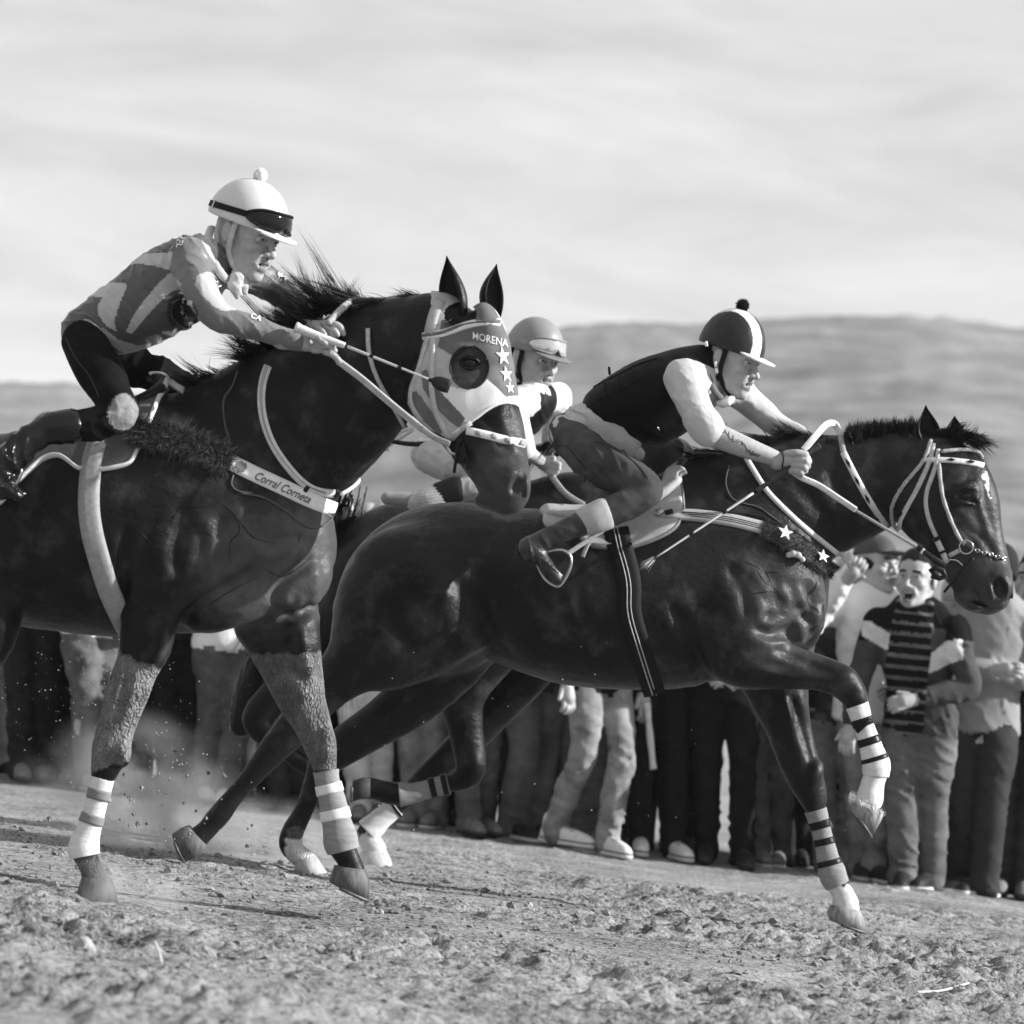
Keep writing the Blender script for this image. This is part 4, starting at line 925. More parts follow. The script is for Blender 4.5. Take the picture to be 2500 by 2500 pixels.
strap('strap_band', T1, cB((118, 610), (125, 760), (175, 910), (255, 1050), (330, 1190)), 11, OFFW, ts, .004, 3)
strap('edge_line', T1, cB((138, 610), (146, 760), (194, 905), (270, 1045), (342, 1185)), 3, DARKW, ts, .005, 2)
cordm = mat('thin_cord', 0.10, 0.8, 0.3, 200, 0.4, 300)
cr = thing('cord', P(560, 1100, Y1 - .25), 'thin twisted cord hanging from mane under the lettered breast band', 'cord')
for q in (cA((1245, 1200), (1215, 1280), (1172, 1350), (1178, 1470), (1200, 1560), (1215, 1630)), cA((1222, 1740), (1212, 1790), (1250, 1825), (1330, 1835)) + cE((760, 10), (900, 0), (1130, 8))[2:] + cE((1240, 30), (1340, 90), (1430, 160), (1500, 170), (1560, 130), (1590, 60))):
    c = surf_path(T1, q, .003, 8); V, G = tube(c, .0028, 6, wob=lambda t, th: .2 * np.sin(th * 2 + t * 300)); put('cord_run', V, G, cordm, cr)
bp1 = thing('breast_band', P(600, 1180, Y1 - .25), 'white breast band lettered Corral Corneta with dark sheepskin roll', 'breast band')
fur('sheepskin_roll', T1, cA((690, 1525), (800, 1540), (940, 1570), (1080, 1620), (1200, 1672)), 44, bp1)
bandp = cA((1190, 1664), (1330, 1733), (1500, 1812), (1640, 1878), (1750, 1920))
lbo = strap('lettered_band', T1, bandp, 37, TAPEW, bp1, .006, 5)
strap('band_end', T1, cA((1178, 1655), (1222, 1677)), 40, HOODD, bp1, .010, 4, step=6)
TB = Target((np.array([np.array(v.co) for v in lbo.data.vertices]) + np.array(bp1.location), np.array([list(p.vertices) for p in lbo.data.polygons])))
ang = math.atan2(bandp[-1][1] - bandp[0][1], bandp[-1][0] - bandp[0][0])
tv, tf = text2d('Corral Corneta', 1.0, .35, .006)
c0 = cA((1478, 1806))[0]; sx = 23.3
decal('lettering', TB, tv, tf, mp_txt(c0, (sx * math.cos(ang), sx * math.sin(ang)), (29 * math.sin(ang), -29 * math.cos(ang))), mat('dark_print', 0.06, 0.6), bp1, .0034)
cv = []; cf = []
for k in range(4):
    a = k * math.pi / 2 + .5; ctr = np.array([math.cos(a), math.sin(a)]) * .5; b0 = len(cv); cv.append(tuple(ctr))
    cv += [tuple(ctr + .5 * np.array([math.cos(t), math.sin(t)]) * (1 - .25 * (abs(((t - a + math.pi) % (2 * math.pi)) - math.pi) < .25))) for t in np.arange(16) / 16 * 2 * math.pi]
    cf += [(b0, b0 + 1 + i, b0 + 1 + (i + 1) % 16) for i in range(16)]
c0 = cA((1265, 1698))[0]; decal('clover_emblem', TB, np.array(cv), np.array(cf), mp_txt(c0, (14, 3), (3, -14)), mat('clover_print', 0.16, 0.6), bp1, .0034)
strap('clover_stem', TB, cA((1262, 1700), (1245, 1728)), 3, MATS['clover_print'], bp1, .001, 2, .0005, step=4)
tas = [P(*q, Y1 - .08) for q in cA((1750, 1900), (1765, 1925), (1770, 1950))]
sd1 = thing('saddle', P(200, 1100, Y1 - .2), 'grey racing saddle cloth with white binding and broad girth on the black horse', 'saddle')
lowe = cS((-60, 1330), (150, 1215), (330, 1055), (450, 955), (560, 915), (640, 920), (720, 970), (800, 1035), (860, 1055), (1080, 1058), (1345, 1000), (1420, 890), (1480, 760), (1560, 570), (1660, 330), (1755, 130))
uppe = cS((-60, 1150), (100, 1000), (300, 880), (420, 800), (540, 760), (640, 740), (720, 730), (800, 720), (880, 700), (1000, 680), (1200, 640), (1290, 560), (1380, 460), (1450, 370), (1540, 260), (1680, 140))
Pn, Nn = lay(T1, ruled(T1, lowe, uppe, 9, 6)); V, Q = slab(Pn, Nn, .010, .002, 1); put('saddle_cloth', V, Q, mat('grey_saddle_cloth', 0.12, 0.8, 0.15, 18, 0.2, 200), sd1)
strap('white_binding', T1, lowe, 9.5, TAPEW, sd1, .013, 4, .002, 6)
fld = Field(*bounds([stations([(10, 1085, 46), (150, 1055, 60), (280, 1020, 52), (392, 958, 30)], Y1)], .15), .008)
fld.chain(stations([(40, 1080, 26, 0, 4.0), (150, 1062, 30, 0, 3.6), (250, 1036, 30, 0, 3.2), (340, 992, 26, 0, 3.0), (397, 950, 15, 0, 4.0)], Y1), 0)
V, Q = fld.mesh(); put('seat', V, Q, LEATH, sd1)
fld = Field(*bounds([stations(H1_body, Y1)], .05), .016); fld.chain(stations(H1_body, Y1), 0); T1b = Target(fld.mesh())
girth = cS((1040, 765), (985, 900), (950, 1100), (935, 1300), (935, 1480), (960, 1680), (1015, 1900)) + cE((510, 450), (560, 560), (610, 660), (640, 690))
strap('girth_strap', T1b, girth, [46, 50, 52, 53, 52, 50, 48], GREYW, sd1, .014, 6, .004)
strap('stirrup_leather', T1, cS((10, 1430), (110, 1300), (215, 1110)), 7, cordm, sd1, .02, 3)
free_strap('front_loop', [cS((1590, 60))[0], cS((1570, 45))[0], cS((1680, 45))[0], cS((1760, 90))[0], cS((1760, 170))[0]], Y1 - .1, 6, GREYW, sd1, .003)
strap('pommel_strap', Target((V, Q), (V1, Q1)), cS((1790, 150), (1850, 200), (1930, 240)), 11, OFFW, sd1, .012, 3)
si = [P(*q, Y1 - .36) for q in cS((-110, 1000), (60, 1060), (190, 1045), (215, 1100), (120, 1270), (-20, 1420), (-200, 1400), (-230, 1200), (-110, 1000))]
V, G = tube(spline(np.array(si), 5), .007, 8); put('stirrup_iron', V, G, STEEL, sd1)
VEIN1 = COAT['near']
veins(T1, [cE((1000, 30), (1085, 90), (1130, 180), (1085, 240), (1080, 330), (1010, 380)), cE((880, 75), (1010, 75), (1080, 110)), cE((810, 205), (960, 195), (1020, 240), (1010, 330)), cE((1420, 190), (1410, 240), (1450, 260)), cE((1240, 360), (1340, 400), (1480, 305)), cE((980, 540), (1090, 470), (1230, 400), (1290, 380)), cE((1300, 520), (1420, 560), (1470, 480)), cE((640, 180), (720, 260), (700, 330)), cE((1120, 130), (1200, 220), (1330, 250))], h1, VEIN1)

# ---------------- right horse: bridle, straps, saddle
b2r = thing('bridle', P(2330, 1280, Y2 - .15), 'white bridle of straps and braided ropes on the bay horse', 'bridle')
strap('cheek_strap', T2, cD((1362, 345), (1345, 440), (1255, 640), (1165, 800), (1150, 880)), 11, OFFW, b2r, .004, 3)
strap('cheek_strap', T2, cD((1392, 380), (1380, 480), (1320, 640), (1312, 730), (1342, 850), (1392, 950), (1430, 1045), (1455, 1085)), 10.5, OFFW, b2r, .005, 3)
for q in (cD((1345, 325), (1300, 450), (1180, 600), (1112, 720), (1097, 800), (1112, 860), (1140, 885)), cD((1395, 470), (1420, 680), (1480, 850), (1530, 945), (1560, 975))):
    c = surf_path(T2, q, .004, 6); V, G = tube(c, .0062, 8, wob=lambda t, th: .25 * np.abs(np.sin(th + t * 90))); put('braided_cheek_rope', V, G, ROPE, b2r)
c = surf_path(T2, cD((1412, 398), (1540, 388), (1630, 402), (1662, 440)), .006, 6); V, G = tube(c, .006, 8, wob=lambda t, th: .25 * np.abs(np.sin(th + t * 70))); put('forehead_rope', V, G, ROPE, b2r)
bb = strap('browband', T2, cD((1315, 446), (1420, 446), (1540, 456), (1630, 470), (1675, 482)), 12.5, WHITE, b2r, .005, 4)
for x, y in ((1472, 449), (1592, 463)):
    c0 = cD((x, y))[0]; decal('diamond', T2, np.array([(-1, 0), (0, -.4), (1, 0), (0, .4)]), np.array([[0, 1, 2, 3]]), mp_txt(c0, (12, 1.2), (0, -10)), TAPEB, bb, .0098)
ctr, nn_ = T2.sure(*cD((1568, 992))[0]); th = np.linspace(0, 2 * math.pi, 30); e1 = np.cross(nn_, [0, 0, 1.0]); e1 /= np.linalg.norm(e1); e2 = np.cross(nn_, e1)
V, G = tube([ctr + nn_ * .008 + .024 * (math.cos(a) * e1 + math.sin(a) * e2) for a in th], .0032, 8, cap=False); put('bit_ring', V, G, STEEL, b2r)
ch = surf_path(T2, cD((1605, 1008), (1740, 1050), (1815, 1072)), .006, 4); ch = ch[np.linspace(0, len(ch) - 1, 11).astype(int)]
for k in range(10):
    a_, b_ = ch[k], ch[k + 1]; d = b_ - a_; m_ = (a_ + b_) / 2; L = np.linalg.norm(d) * .68; d /= np.linalg.norm(d); s_ = np.cross(d, nn_ if k % 2 else e2); s_ /= np.linalg.norm(s_)
    V, G = tube([m_ + d * L * math.cos(a) + s_ * .0058 * math.sin(a) for a in np.linspace(0, 2 * math.pi, 14)], .0019, 6, cap=False); put('chain_link', V, G, STEEL, b2r)
strap('ring_tape', T2, cD((1535, 1010), (1462, 1048)), 11, OFFW, b2r, .006, 3, step=6)
strap('buckle_strap', T2, cD((1375, 935), (1410, 1000), (1450, 1090)), 13, WHITE, b2r, .007, 4, step=8)
strap('buckle_band', T2, cD((1365, 945), (1398, 930)), 9, LEATH, b2r, .011, 2, step=5)
strap('buckle_band', T2, cD((1400, 1030), (1440, 1015)), 6, LEATH, b2r, .011, 2, step=5)
def hover(tgt, pts, lift):
    out = []; last = None
    for q in pts:
        h = tgt.sure(*q); out.append(h[0] + h[1] * lift)
    return spline(np.array(out), 6)
V, G = tube(hover(T2, cD((1612, 1062), (1530, 1160), (1448, 1262)), .012), .0052, 8); put('bit_shank', V, G, LEATH, b2r)
V, G = tube(hover(T2, cD((1460, 1070), (1510, 1075), (1550, 1110)), .01), .003, 8); put('bit_loop', V, G, STEEL, b2r)
V, G = tube(np.array([P(*q, Y2 - .17) for q in cD((1340, 1150), (1375, 1125), (1420, 1140), (1440, 1180), (1400, 1190), (1350, 1170))]), .010, 8); put('curb_leather', V, G, LEATH, b2r)
rn2 = thing('reins', P(2100, 1250, Y2 - .3), 'white padded rein running from the vested rider\'s fist to the bay\'s bit', 'reins')
free_strap('padded_rein', [q + (y,) for q, y in zip(cD((480, 520), (540, 560), (640, 605), (770, 690), (875, 760)), (-.24, -.24, -.22, -.2, -.19))], Y2 - .2, 15, WHITE, rn2, .006, line=GREYW)
free_strap('thin_rein', [q + (y,) for q, y in zip(cD((868, 760), (1050, 870), (1270, 1000)), (-.19, -.2, -.2))], Y2 - .2, 7.5, GREYW, rn2, .003)
free_strap('rein_end', [q + (y,) for q, y in zip(cD((1262, 990), (1340, 1050), (1440, 1110)), (-.2, -.21, -.2))], Y2 - .2, 14, LEATH, rn2, .005)
free_strap('rein_keeper', [q + (-.205,) for q in cD((1285, 1035), (1305, 1005))], Y2 - .2, 9, WHITE, rn2, .008, 4)
free_strap('padded_rein', [q + (y,) for q, y in zip(cD((545, 385), (620, 295), (690, 222), (745, 222), (778, 300)), (-.2, -.16, -.08, .0, -.02))], Y2 - .1, 17, WHITE, rn2, .006, line=GREYW)
ns2 = thing('neck_strap', P(2060, 1200, Y2 - .15), 'white neck strap patterned with black diamonds on the bay horse', 'strap')
strap('strap_top', T2, cD((778, 300), (785, 350), (800, 415)), 14, GREYW, ns2, .005, 3)
strap('strap_band', T2, cD((795, 400), (850, 510), (920, 640), (985, 745)), 16, WHITE, ns2, .005, 4)
strap('strap_end', T2, cD((975, 730), (1020, 800), (1065, 860)), 15, OFFW, ns2, .004, 3)
for x, y in ((824, 470), (880, 580), (945, 690)):
    c0 = cD((x, y))[0]; decal('diamond', T2, np.array([(-1, 0), (0, -.42), (1, 0), (0, .42)]), np.array([[0, 1, 2, 3]]), mp_txt(c0, (7, 13), (-9, 5)), TAPEB, ns2, .0092)
co2 = thing('collar_strap', P(1900, 1240, Y2 - .2), 'plain white collar strap crossing the bay horse\'s shoulder', 'strap')
strap('strap_band', T2, cD((185, 435), (300, 620), (375, 705), (550, 870), (768, 1040)), 12.5, WHITE, co2, .004, 3)
free_strap('loose_end', [q + (-.05,) for q in cD((778, 1028), (815, 1080), (852, 1138))], Y2 - .05, 10, OFFW, co2, .003)
cr2 = thing('cord', P(1830, 1200, Y2 - .2), 'thin grey cord looping down the bay horse\'s shoulder from mane', 'cord')
c = surf_path(T2, cD((78, 480), (55, 590), (95, 690), (180, 725), (260, 745), (350, 810), (430, 870)), .003, 7); V, G = tube(c, .0026, 6); put('cord_run', V, G, cordm, cr2)
sd2 = thing('saddle', P(1520, 1250, Y2 - .2), 'pale padded racing saddle with black striped girth on the bay horse', 'saddle')
# pad shapes
lo2 = cC((470, 1580), (540, 1590), (640, 1590), (690, 1592), (820, 1550), (940, 1490), (990, 1430), (1012, 1350), (1000, 1230), (985, 1170), (1030, 1140))
up2 = cC((400, 1540), (480, 1500), (560, 1460), (620, 1430), (700, 1400), (770, 1360), (830, 1300), (870, 1250), (890, 1190), (920, 1130), (990, 1120))
Pn, Nn = lay(T2, ruled(T2, lo2, up2, 10, 6)); V, Q = slab(Pn, Nn, .016, .002, 1); Vp, Qp = V, Q; put('saddle_pad', V, Q, PADW, sd2)
strap('pad_edge', T2, lo2, 7, mat('grey_felt', 0.2, 0.9, 0.15, 40), sd2, .011, 4, .002, 6)
Pn, Nn = lay(T2, ruled(T2, cC((178, 1430), (200, 1470), (300, 1490), (420, 1500)), cC((190, 1375), (250, 1352), (330, 1352), (420, 1380)), 7, 6)); V, Q = slab(Pn, Nn, .018, .004, 1); put('cantle_pad', V, Q, PADW, sd2)
fld = Field(*bounds([stations([(1340, 1250, 40), (1640, 1190, 60)], Y2)], .2), .008)
fld.chain(stations([(1340, 1255, 26, 0, 4.0), (1420, 1262, 30, 0, 4.2), (1520, 1248, 30, 0, 4.2), (1600, 1215, 30, 0, 4.0), (1648, 1180, 22, 0, 4.5)], Y2), 0)
V, Q = fld.mesh(); put('seat', V, Q, PADW, sd2)
T2p = Target((V2, Q2), (Vp, Qp))
g2 = cC((612, 1480), (640, 1600), (690, 1800)) + cF((1700, 600), (1760, 800), (1825, 1000))
strap('girth_strap', T2p, g2, [62, 62, 58, 56, 52], DARKW, sd2, .006, 5, .002)
for dx in (-5, 4):
    strap('girth_line', T2p, [(x + dx, y) for x, y in g2], 2.6, OFFW, sd2, .0078, 2, .002)
gd = thing('breast_strap', P(1730, 1290, Y2 - .25), 'grey striped breast strap with starred dark fleece on the bay horse', 'breast strap')
bs = cC((865, 1390), (1000, 1392), (1150, 1405), (1320, 1432), (1490, 1475))
strap('strap_band', T2p, bs, [14, 28, 29, 30, 30], mat('pale_webbing', 0.36, 0.8, 0.1, 60, 0.25, 500), gd, .006, 5)
for o_ in (-4.5, 0, 4.5): strap('woven_line', T2p, [(x, y + o_) for x, y in bs[1:]], 1.4, DARKW, gd, .0072, 2)
strap('strap_buckle', T2p, cC((850, 1392), (895, 1372)), 11, STEEL, gd, .011, 2, step=5)
strap('buckle_tongue', T2p, cC((905, 1392), (950, 1380)), 9, LEATH, gd, .012, 2, step=5)
fp = cD((285, 880), (400, 925), (520, 1000), (630, 1085), (720, 1150))
fur('fleece_cover', T2, fp, [38, 44, 44, 42, 34], gd, 4200, (.008, .018), 5, core=.013)
for x, y, r in ((412, 930, 17), (620, 1066, 14.5)):
    sv, sf = star2d(1, 5, .4, .15); c0 = cD((x, y))[0]; decal('star', T2, sv, sf, mp_txt(c0, (r, r * .2), (-r * .1, -r * 1.05)), TAPEW, gd, .034)
c0 = cD((490, 1058))[0]; pk_ = T2.sure(*c0); fld = Field(pk_[0] - .06, pk_[0] + .06, .004)
for a, b_, rr in ((-.03, .0, .011), (-.015, .006, .013), (.004, .003, .012), (.02, -.01, .010)): fld.ell(pk_[0] + pk_[1] * .018 + np.array([a, 0, b_]), rr, .006)
V, Q = fld.mesh(); put('strap_knot', V, Q, OFFW, gd)
sl2 = [P(*q, Y2 - .36) for q in cC((140, 1660), (200, 1612), (290, 1598), (340, 1630), (345, 1700), (300, 1790), (262, 1812), (200, 1775), (165, 1720), (140, 1660))]
V, G = tube(spline(np.array(sl2), 5), .0065, 8); put('stirrup_iron', V, G, STEEL, sd2)
free_strap('stirrup_leather', [q + (y,) for q, y in zip(cC((330, 1620), (420, 1560), (540, 1480)), (-.36, -.34, -.32))], Y2 - .33, 12, GREYW, sd2, .004)
free_strap('leather_end', [q + (-.33,) for q in cC((470, 1525), (440, 1580), (415, 1640))], Y2 - .33, 11, GREYW, sd2, .004)
veins(T2, [cD((270, 1090), (320, 1170), (350, 1240), (390, 1290), (400, 1395)), cD((160, 1080), (250, 1120), (300, 1165)), cD((215, 1290), (330, 1275), (390, 1290)), cD((300, 1160), (360, 1150), (420, 1165)), cD((390, 1300), (440, 1320)), cD((520, 1450), (560, 1400), (600, 1340)), cG((480, 180), (520, 240), (560, 260))], h2, COAT['bay'], .0032)

# ---------------- manes, tails
def crest_hair(name, pts, Y0, yo, n, dirf, ln, wd, parent, seed, droop=0.15, curl=.12, spread=.25, jitter=.05, per=26):
    """hair in tapering locks along a crest line"""
    rg = np.random.default_rng(seed); q = spline(np.array(pts, float), 12); nl = max(3, n // per)
    tl = np.sort(rg.random(nl)) * (len(q) - 1.001); i = tl.astype(int); f = (tl - i)[:, None]; c = q[i] * (1 - f) + q[i + 1] * f
    CL = np.array([P(x, y, Y0 + yo + j_) for (x, y), j_ in zip(c[:, :2], rg.normal(size=nl) * jitter * .5)])
    DL = np.array([dirf(u) for u in tl / (len(q) - 1)]); DL = DL[:, :1] * _r + DL[:, 2:] * _u + DL[:, 1:2] * np.array([0, 1.0, 0]); DL += rg.normal(size=(nl, 3)) * spread; DL /= np.linalg.norm(DL, axis=1)[:, None]
    LL = np.array([ln(x) for x in tl / (len(q) - 1)]) * rg.uniform(.55, 1.25, nl)
    k = rg.integers(0, nl, n); off = rg.normal(size=(n, 3)) * np.array([.011, .007, .006]); R = CL[k] + off
    L_ = LL[k] * rg.uniform(.7, 1.08, n); D = DL[k] - off * .75 / L_[:, None] + rg.normal(size=(n, 3)) * .05
    stray = rg.random(n) < .07; D[stray] += rg.normal(size=(stray.sum(), 3)) * .35
    V, G = hairs(R, D, L_, wd, 6, droop, 0.0, seed)
    bl = rg.normal(size=(nl, 3)) * curl; t = np.tile(np.r_[np.repeat(np.arange(6) / 6, 2), 1.0], n); V = V + (bl[k].repeat(13, 0) * (L_.repeat(13) * t * t)[:, None])
    return put(name, V, G, HAIR, parent)
crest_hair('mane', cA((1090, 1285), (1160, 1240), (1260, 1200), (1330, 1150), (1400, 1120)), Y1, 0, 1100, lambda t: (-1, -.1, .25 + .1 * t), lambda t: .10 + .06 * math.sin(t * 9), .0026, h1, 1, .05, .15, .22)
crest_hair('mane', cA((1330, 1150), (1420, 1060), (1500, 1000), (1600, 940)), Y1, -.02, 900, lambda t: (-.9, -.15, .45), lambda t: .11, .0026, h1, 2, .1, .2, .25)
crest_hair('mane', cA((1480, 1000), (1560, 950), (1680, 890), (1800, 870), (1880, 850)), Y1, 0, 2600, lambda t: (-1.0 + .7 * t * t, -.05, .42 + .4 * t), lambda t: .095 + .03 * t, .0024, h1, 3, .12, .6, .26)
crest_hair('mane', cA((1840, 860), (1930, 850)) + cB((150, 470), (300, 455), (480, 440)), Y1, -.03, 1500, lambda t: (-.9, -.3, .05), lambda t: .11, .0028, h1, 4, .25, .2, .2)
crest_hair('forelock', cB((545, 560), (600, 575), (640, 560)), Y1, -.19, 120, lambda t: (-.8, -.2, -.1), lambda t: .05, .002, h1, 5, .2, .3, .3)
crest_hair('mane', cD((815, 335), (950, 312), (1100, 298), (1310, 290)), Y2, -.01, 5200, lambda t: (.03, -.05, 1), lambda t: .060, .0030, h2, 6, 0, .05, .05, .05, 18)
crest_hair('mane', cD((-120, 440), (0, 420), (100, 385), (200, 345), (330, 330), (460, 320)), Y2, -.02, 1500, lambda t: (-.85, -.15, .32), lambda t: .10, .0026, h2, 7, .2, .15, .2)
crest_hair('mane', cD((450, 330), (520, 310), (620, 330), (740, 340)), Y2, -.01, 1200, lambda t: (-.9, -.1, .40), lambda t: .10, .0026, h2, 8, .15, .15, .18)
crest_hair('forelock', cD((1400, 270), (1480, 265), (1560, 300), (1590, 330)), Y2, -.03, 1100, lambda t: (.75, -.1, .05), lambda t: .085, .0028, h2, 9, .55, .25, .25, .09)
crest_hair('mane', cC((60, 1060), (150, 1010), (260, 960), (330, 1000)), Y3, -.1, 700, lambda t: (-.5, -.2, -.2), lambda t: .13, .003, h3, 10, .3, .3, .35)
crest_hair('whiskers', cD((1440, 1290), (1500, 1340), (1540, 1370)), Y2, -.12, 16, lambda t: (-.8, -.4, -.4), lambda t: .045, .0009, h2, 11, .1, .2, .2, .02)
rg = np.random.default_rng(4); n_ = 2200
R = np.array([P(800 + 40 * rg.normal(), 1300 + 50 * rg.normal(), Y3 + .1 + .05 * rg.normal()) for _ in range(n_)]); D = np.array([-.16 + .12 * rg.normal(), .05 * rg.normal(), -1]) + rg.normal(size=(n_, 3)) * .06 + (rg.random(n_)[:, None] - .5) * np.array([[.5, 0, 0]])
V, G = hairs(R, D, rg.uniform(.45, .72, n_), .006, 6, 0, .06, 4)
fld = Field(*bounds([stations([(800, 1340, 60), (640, 1760, 60)], Y3 + .1)], .12), .010); fld.chain(stations([(815, 1320, 38), (750, 1440, 52), (680, 1570, 56), (625, 1680, 54), (590, 1770, 34)], Y3 + .1), 0); fld.add_noise(lambda p: .012 * np.abs(vnoise(p, np.array([60, 60, 7]), 3))); Vt, Qt = fld.mesh()
put('tail', *merge([(V, G), (Vt, Qt)]), HAIR, h3)
crest_hair('fetlock_feather', cG((930, 1230), (960, 1260), (1020, 1290), (1060, 1320)), Y2, -.19, 500, lambda t: (-.4 + .5 * t, -.3, -.9), lambda t: .028, .0016, h2, 12, .1, .2, .3, .05).data.materials[0] = mat('white_hair', 0.6, 0.6)
# ------------------------------------------------------------------ people
SKIN = mat('skin', 0.36, 0.5, 0.12, 60, 0.15, 300, spec=0.35, sss=0.15)
SKIND = mat('stubble_skin', 0.27, 0.55, 0.15, 90, 0.2, 400, sss=0.1)
LIP = mat('lips', 0.2, 0.45, 0.1, 60)
BROW = mat('brow_hair', 0.02, 0.7, 0.3, 200)
EYEW = mat('eye_white', 0.55, 0.2, 0.05, 30); IRIS = mat('iris', 0.015, 0.15, 0.1, 30); TEETH = mat('teeth', 0.7, 0.3, 0.05, 30); MOUTH = mat('mouth_inside', 0.02, 0.6)
HAIRM = mat('dark_human_hair', 0.012, 0.5, 0.4, 120, 0.5, 300)
def head_frame(O, yaw, pitch=0.0, roll=0.0, s=1.0):
    """O origin; yaw: angle of the face from +X towards the camera; pitch: face down positive"""
    cz, sz = math.cos(-yaw), math.sin(-yaw); Rz = np.array([[cz, -sz, 0], [sz, cz, 0], [0, 0, 1]])
    cp, sp_ = math.cos(pitch), math.sin(pitch); Ry = np.array([[cp, 0, sp_], [0, 1, 0], [-sp_, 0, cp]])
    cr_, sr = math.cos(roll), math.sin(roll); Rx = np.array([[1, 0, 0], [0, cr_, -sr], [0, sr, cr_]])
    R = Rz @ Ry @ Rx * s
    return (lambda L: np.asarray(O) + np.asarray(L, float) @ R.T), (lambda Wp: (np.asarray(Wp, float) - np.asarray(O)) @ np.linalg.inv(R).T)
HEADMATS = [SKIN, SKIND, LIP, BROW, EYEW, IRIS, TEETH, MOUTH]
def head_mesh(res=0.0028, neck=None, mouth='open', seed=0, frown=1.0, thin=0.0, ears=True):
    """head in its own frame: x forward, y left, z up; returns V,Q,face materials"""
    f = Field((-.16, -.12, -.24), (.16, .12, .17), res)
    f.ell((-.012, 0, .040), (.094, .075, .082), 0)
    f.ell((.030, 0, -.035), (.058, .060 - thin, .082), .03)
    f.ell((.045, 0, .028), (.050, .062, .045), .03)
    for s in (-1, 1):
        f.chain([(-.015, s * .055, -.045, .020), (.0, s * .052, -.082, .018), (.045, s * .030, -.108, .017), (.070, s * .008, -.116, .015)], .022, sp=3)
        f.ell((.062, s * .042, -.032), (.024, .022, .018), .02)
        f.chain([(.078, s * .050, .016, .008), (.088, s * .032, .019, .010), (.092, s * .012, .012, .010)], .012, sp=3)
        f.ell((.089, s * .033, -.004), (.016, .019, .010), .010, sub=True)
    f.ell((.076, 0, -.116), (.018, .022, .016), .016)
    f.ell((.074, 0, -.076), (.026, .034, .030), .02)
    f.chain([(.086, 0, .014, .009), (.096, 0, -.008, .0085), (.109, 0, -.030, .0095), (.116, 0, -.042, .0115)], .010, sp=3)
    for s in (-1, 1):
        f.ell((.103, s * .0125, -.045), (.012, .0085, .009), .007)
        f.ell((.108, s * .008, -.053), (.006, .004, .005), .003, sub=True)
        f.chain([(.092, s * .026, -.052, .006), (.084, s * .034, -.075, .006)], .012, sp=1)
    op = {'open': .006, 'wide': .021, 'shut': .0015}[mouth]
    f.chain([(.080, -.023, -.073, .0055), (.096, -.008, -.068 + op * .3, .0075), (.096, .008, -.068 + op * .3, .0075), (.080, .023, -.073, .0055)], .008, sp=4)
    f.chain([(.078, -.021, -.080 - op, .0055), (.093, 0, -.086 - op, .0085), (.078, .021, -.080 - op, .0055)], .008, sp=4)
    f.chain([(.094, -.018, -.0765 - op * .35, .0012 + op * .75, .8), (.108, 0, -.0765 - op * .35, .0015 + op * .85, .8), (.094, .018, -.0765 - op * .35, .0012 + op * .75, .8)], .002, sub=True, sp=3)
    if mouth == 'wide': f.chain([(.078, -.014, -.070, .004), (.088, 0, -.069, .004), (.078, .014, -.070, .004)], .001, sp=3)
    for s in (-1, 1):
        f.ell((.0755, s * .032, -.005), (.0135, .0145, .0125), 0)
        f.chain([(.086, s * .046, .000, .0035), (.0915, s * .032, .0055, .004), (.0885, s * .017, .000, .0035)], .004, sp=3)
        f.chain([(.084, s * .045, -.010, .003), (.0885, s * .032, -.0135, .0035), (.085, s * .018, -.009, .003)], .004, sp=3)
        if ears:
            f.ell((-.014, s * .080, -.008), (.019, .008, .031), .006); f.ell((-.008, s * .089, -.006), (.010, .006, .019), .004, sub=True); f.ell((-.010, s * .078, -.036), (.009, .007, .009), .005)
    nk = neck if neck is not None else (-.045, 0, -.20)
    f.chain([(-.028, 0, -.02, .056), tuple(np.array((-.028, 0, -.05)) * .5 + np.array(nk) * .5) + (.054,), tuple(nk) + (.060,)], .02, sp=3)
    f.add_noise(lambda p: 0.0006 * fbm(p, 60, 2, seed))
    V, Q = f.mesh(); V = relax(V, Q, 1, .4)
    c = V[Q].mean(1); fm = np.zeros(len(Q), int)
    x, y, z = c[:, 0], np.abs(c[:, 1]), c[:, 2]
    fm[(x > .078) & (y < .019) & (((z > -.0785 - op) & (z < -.062)) | ((z > -.095 - op) & (z < -.079)))] = 2
    fm[(x > .072) & (y > .010) & (y < .050) & (z > .0145) & (z < .0145 + .010 + .05 * (y - .01) * (y < .03))] = 3
    e = np.sqrt((c[:, 0] - .0755) ** 2 + (y - .032) ** 2 + (z + .005) ** 2)
    ew = (e < .0152) & (x > .078) & (z < .0035) & (z > -.0125); fm[ew] = 4
    fm[ew & ((y - .033) ** 2 + (z + .003) ** 2 < .0056 ** 2)] = 5
    mi = (x > .068) & (y < .017) & (np.abs(z + .0765 + op * .35) < op * 1.0) & (x < .094); fm[mi] = 7
    if mouth == 'wide': fm[mi & (z > -.0745)] = 6
    return V, Q, fm
def garment(name, chains, Y0, m, parent, res=.006, ells=(), noise=None, zones=(), mats=None, cutf=None, k=.025, world=False, relaxn=1):
    """chains: list of px rows (or world rows)"""
    cs = [stations(c, Y0) if not world else c for c in chains]
    f = Field(*bounds(cs, .05), res)
    for c in cs: f.chain(c, k)
    for e in ells: f.ell(*e)
    if noise: f.add_noise(noise)
    if cutf: f.cut(cutf)
    V, Q = f.mesh(); V = relax(V, Q, relaxn, .4)
    fm = None
    if zones:
        pc_ = proj(V[Q].mean(1)); fm = np.zeros(len(Q), int)
        for poly, idx in zones: fm[inpoly(pc_, poly)] = idx
    o = put(name, V, Q, mats or m, parent, fmat=fm)
    return o, V, Q
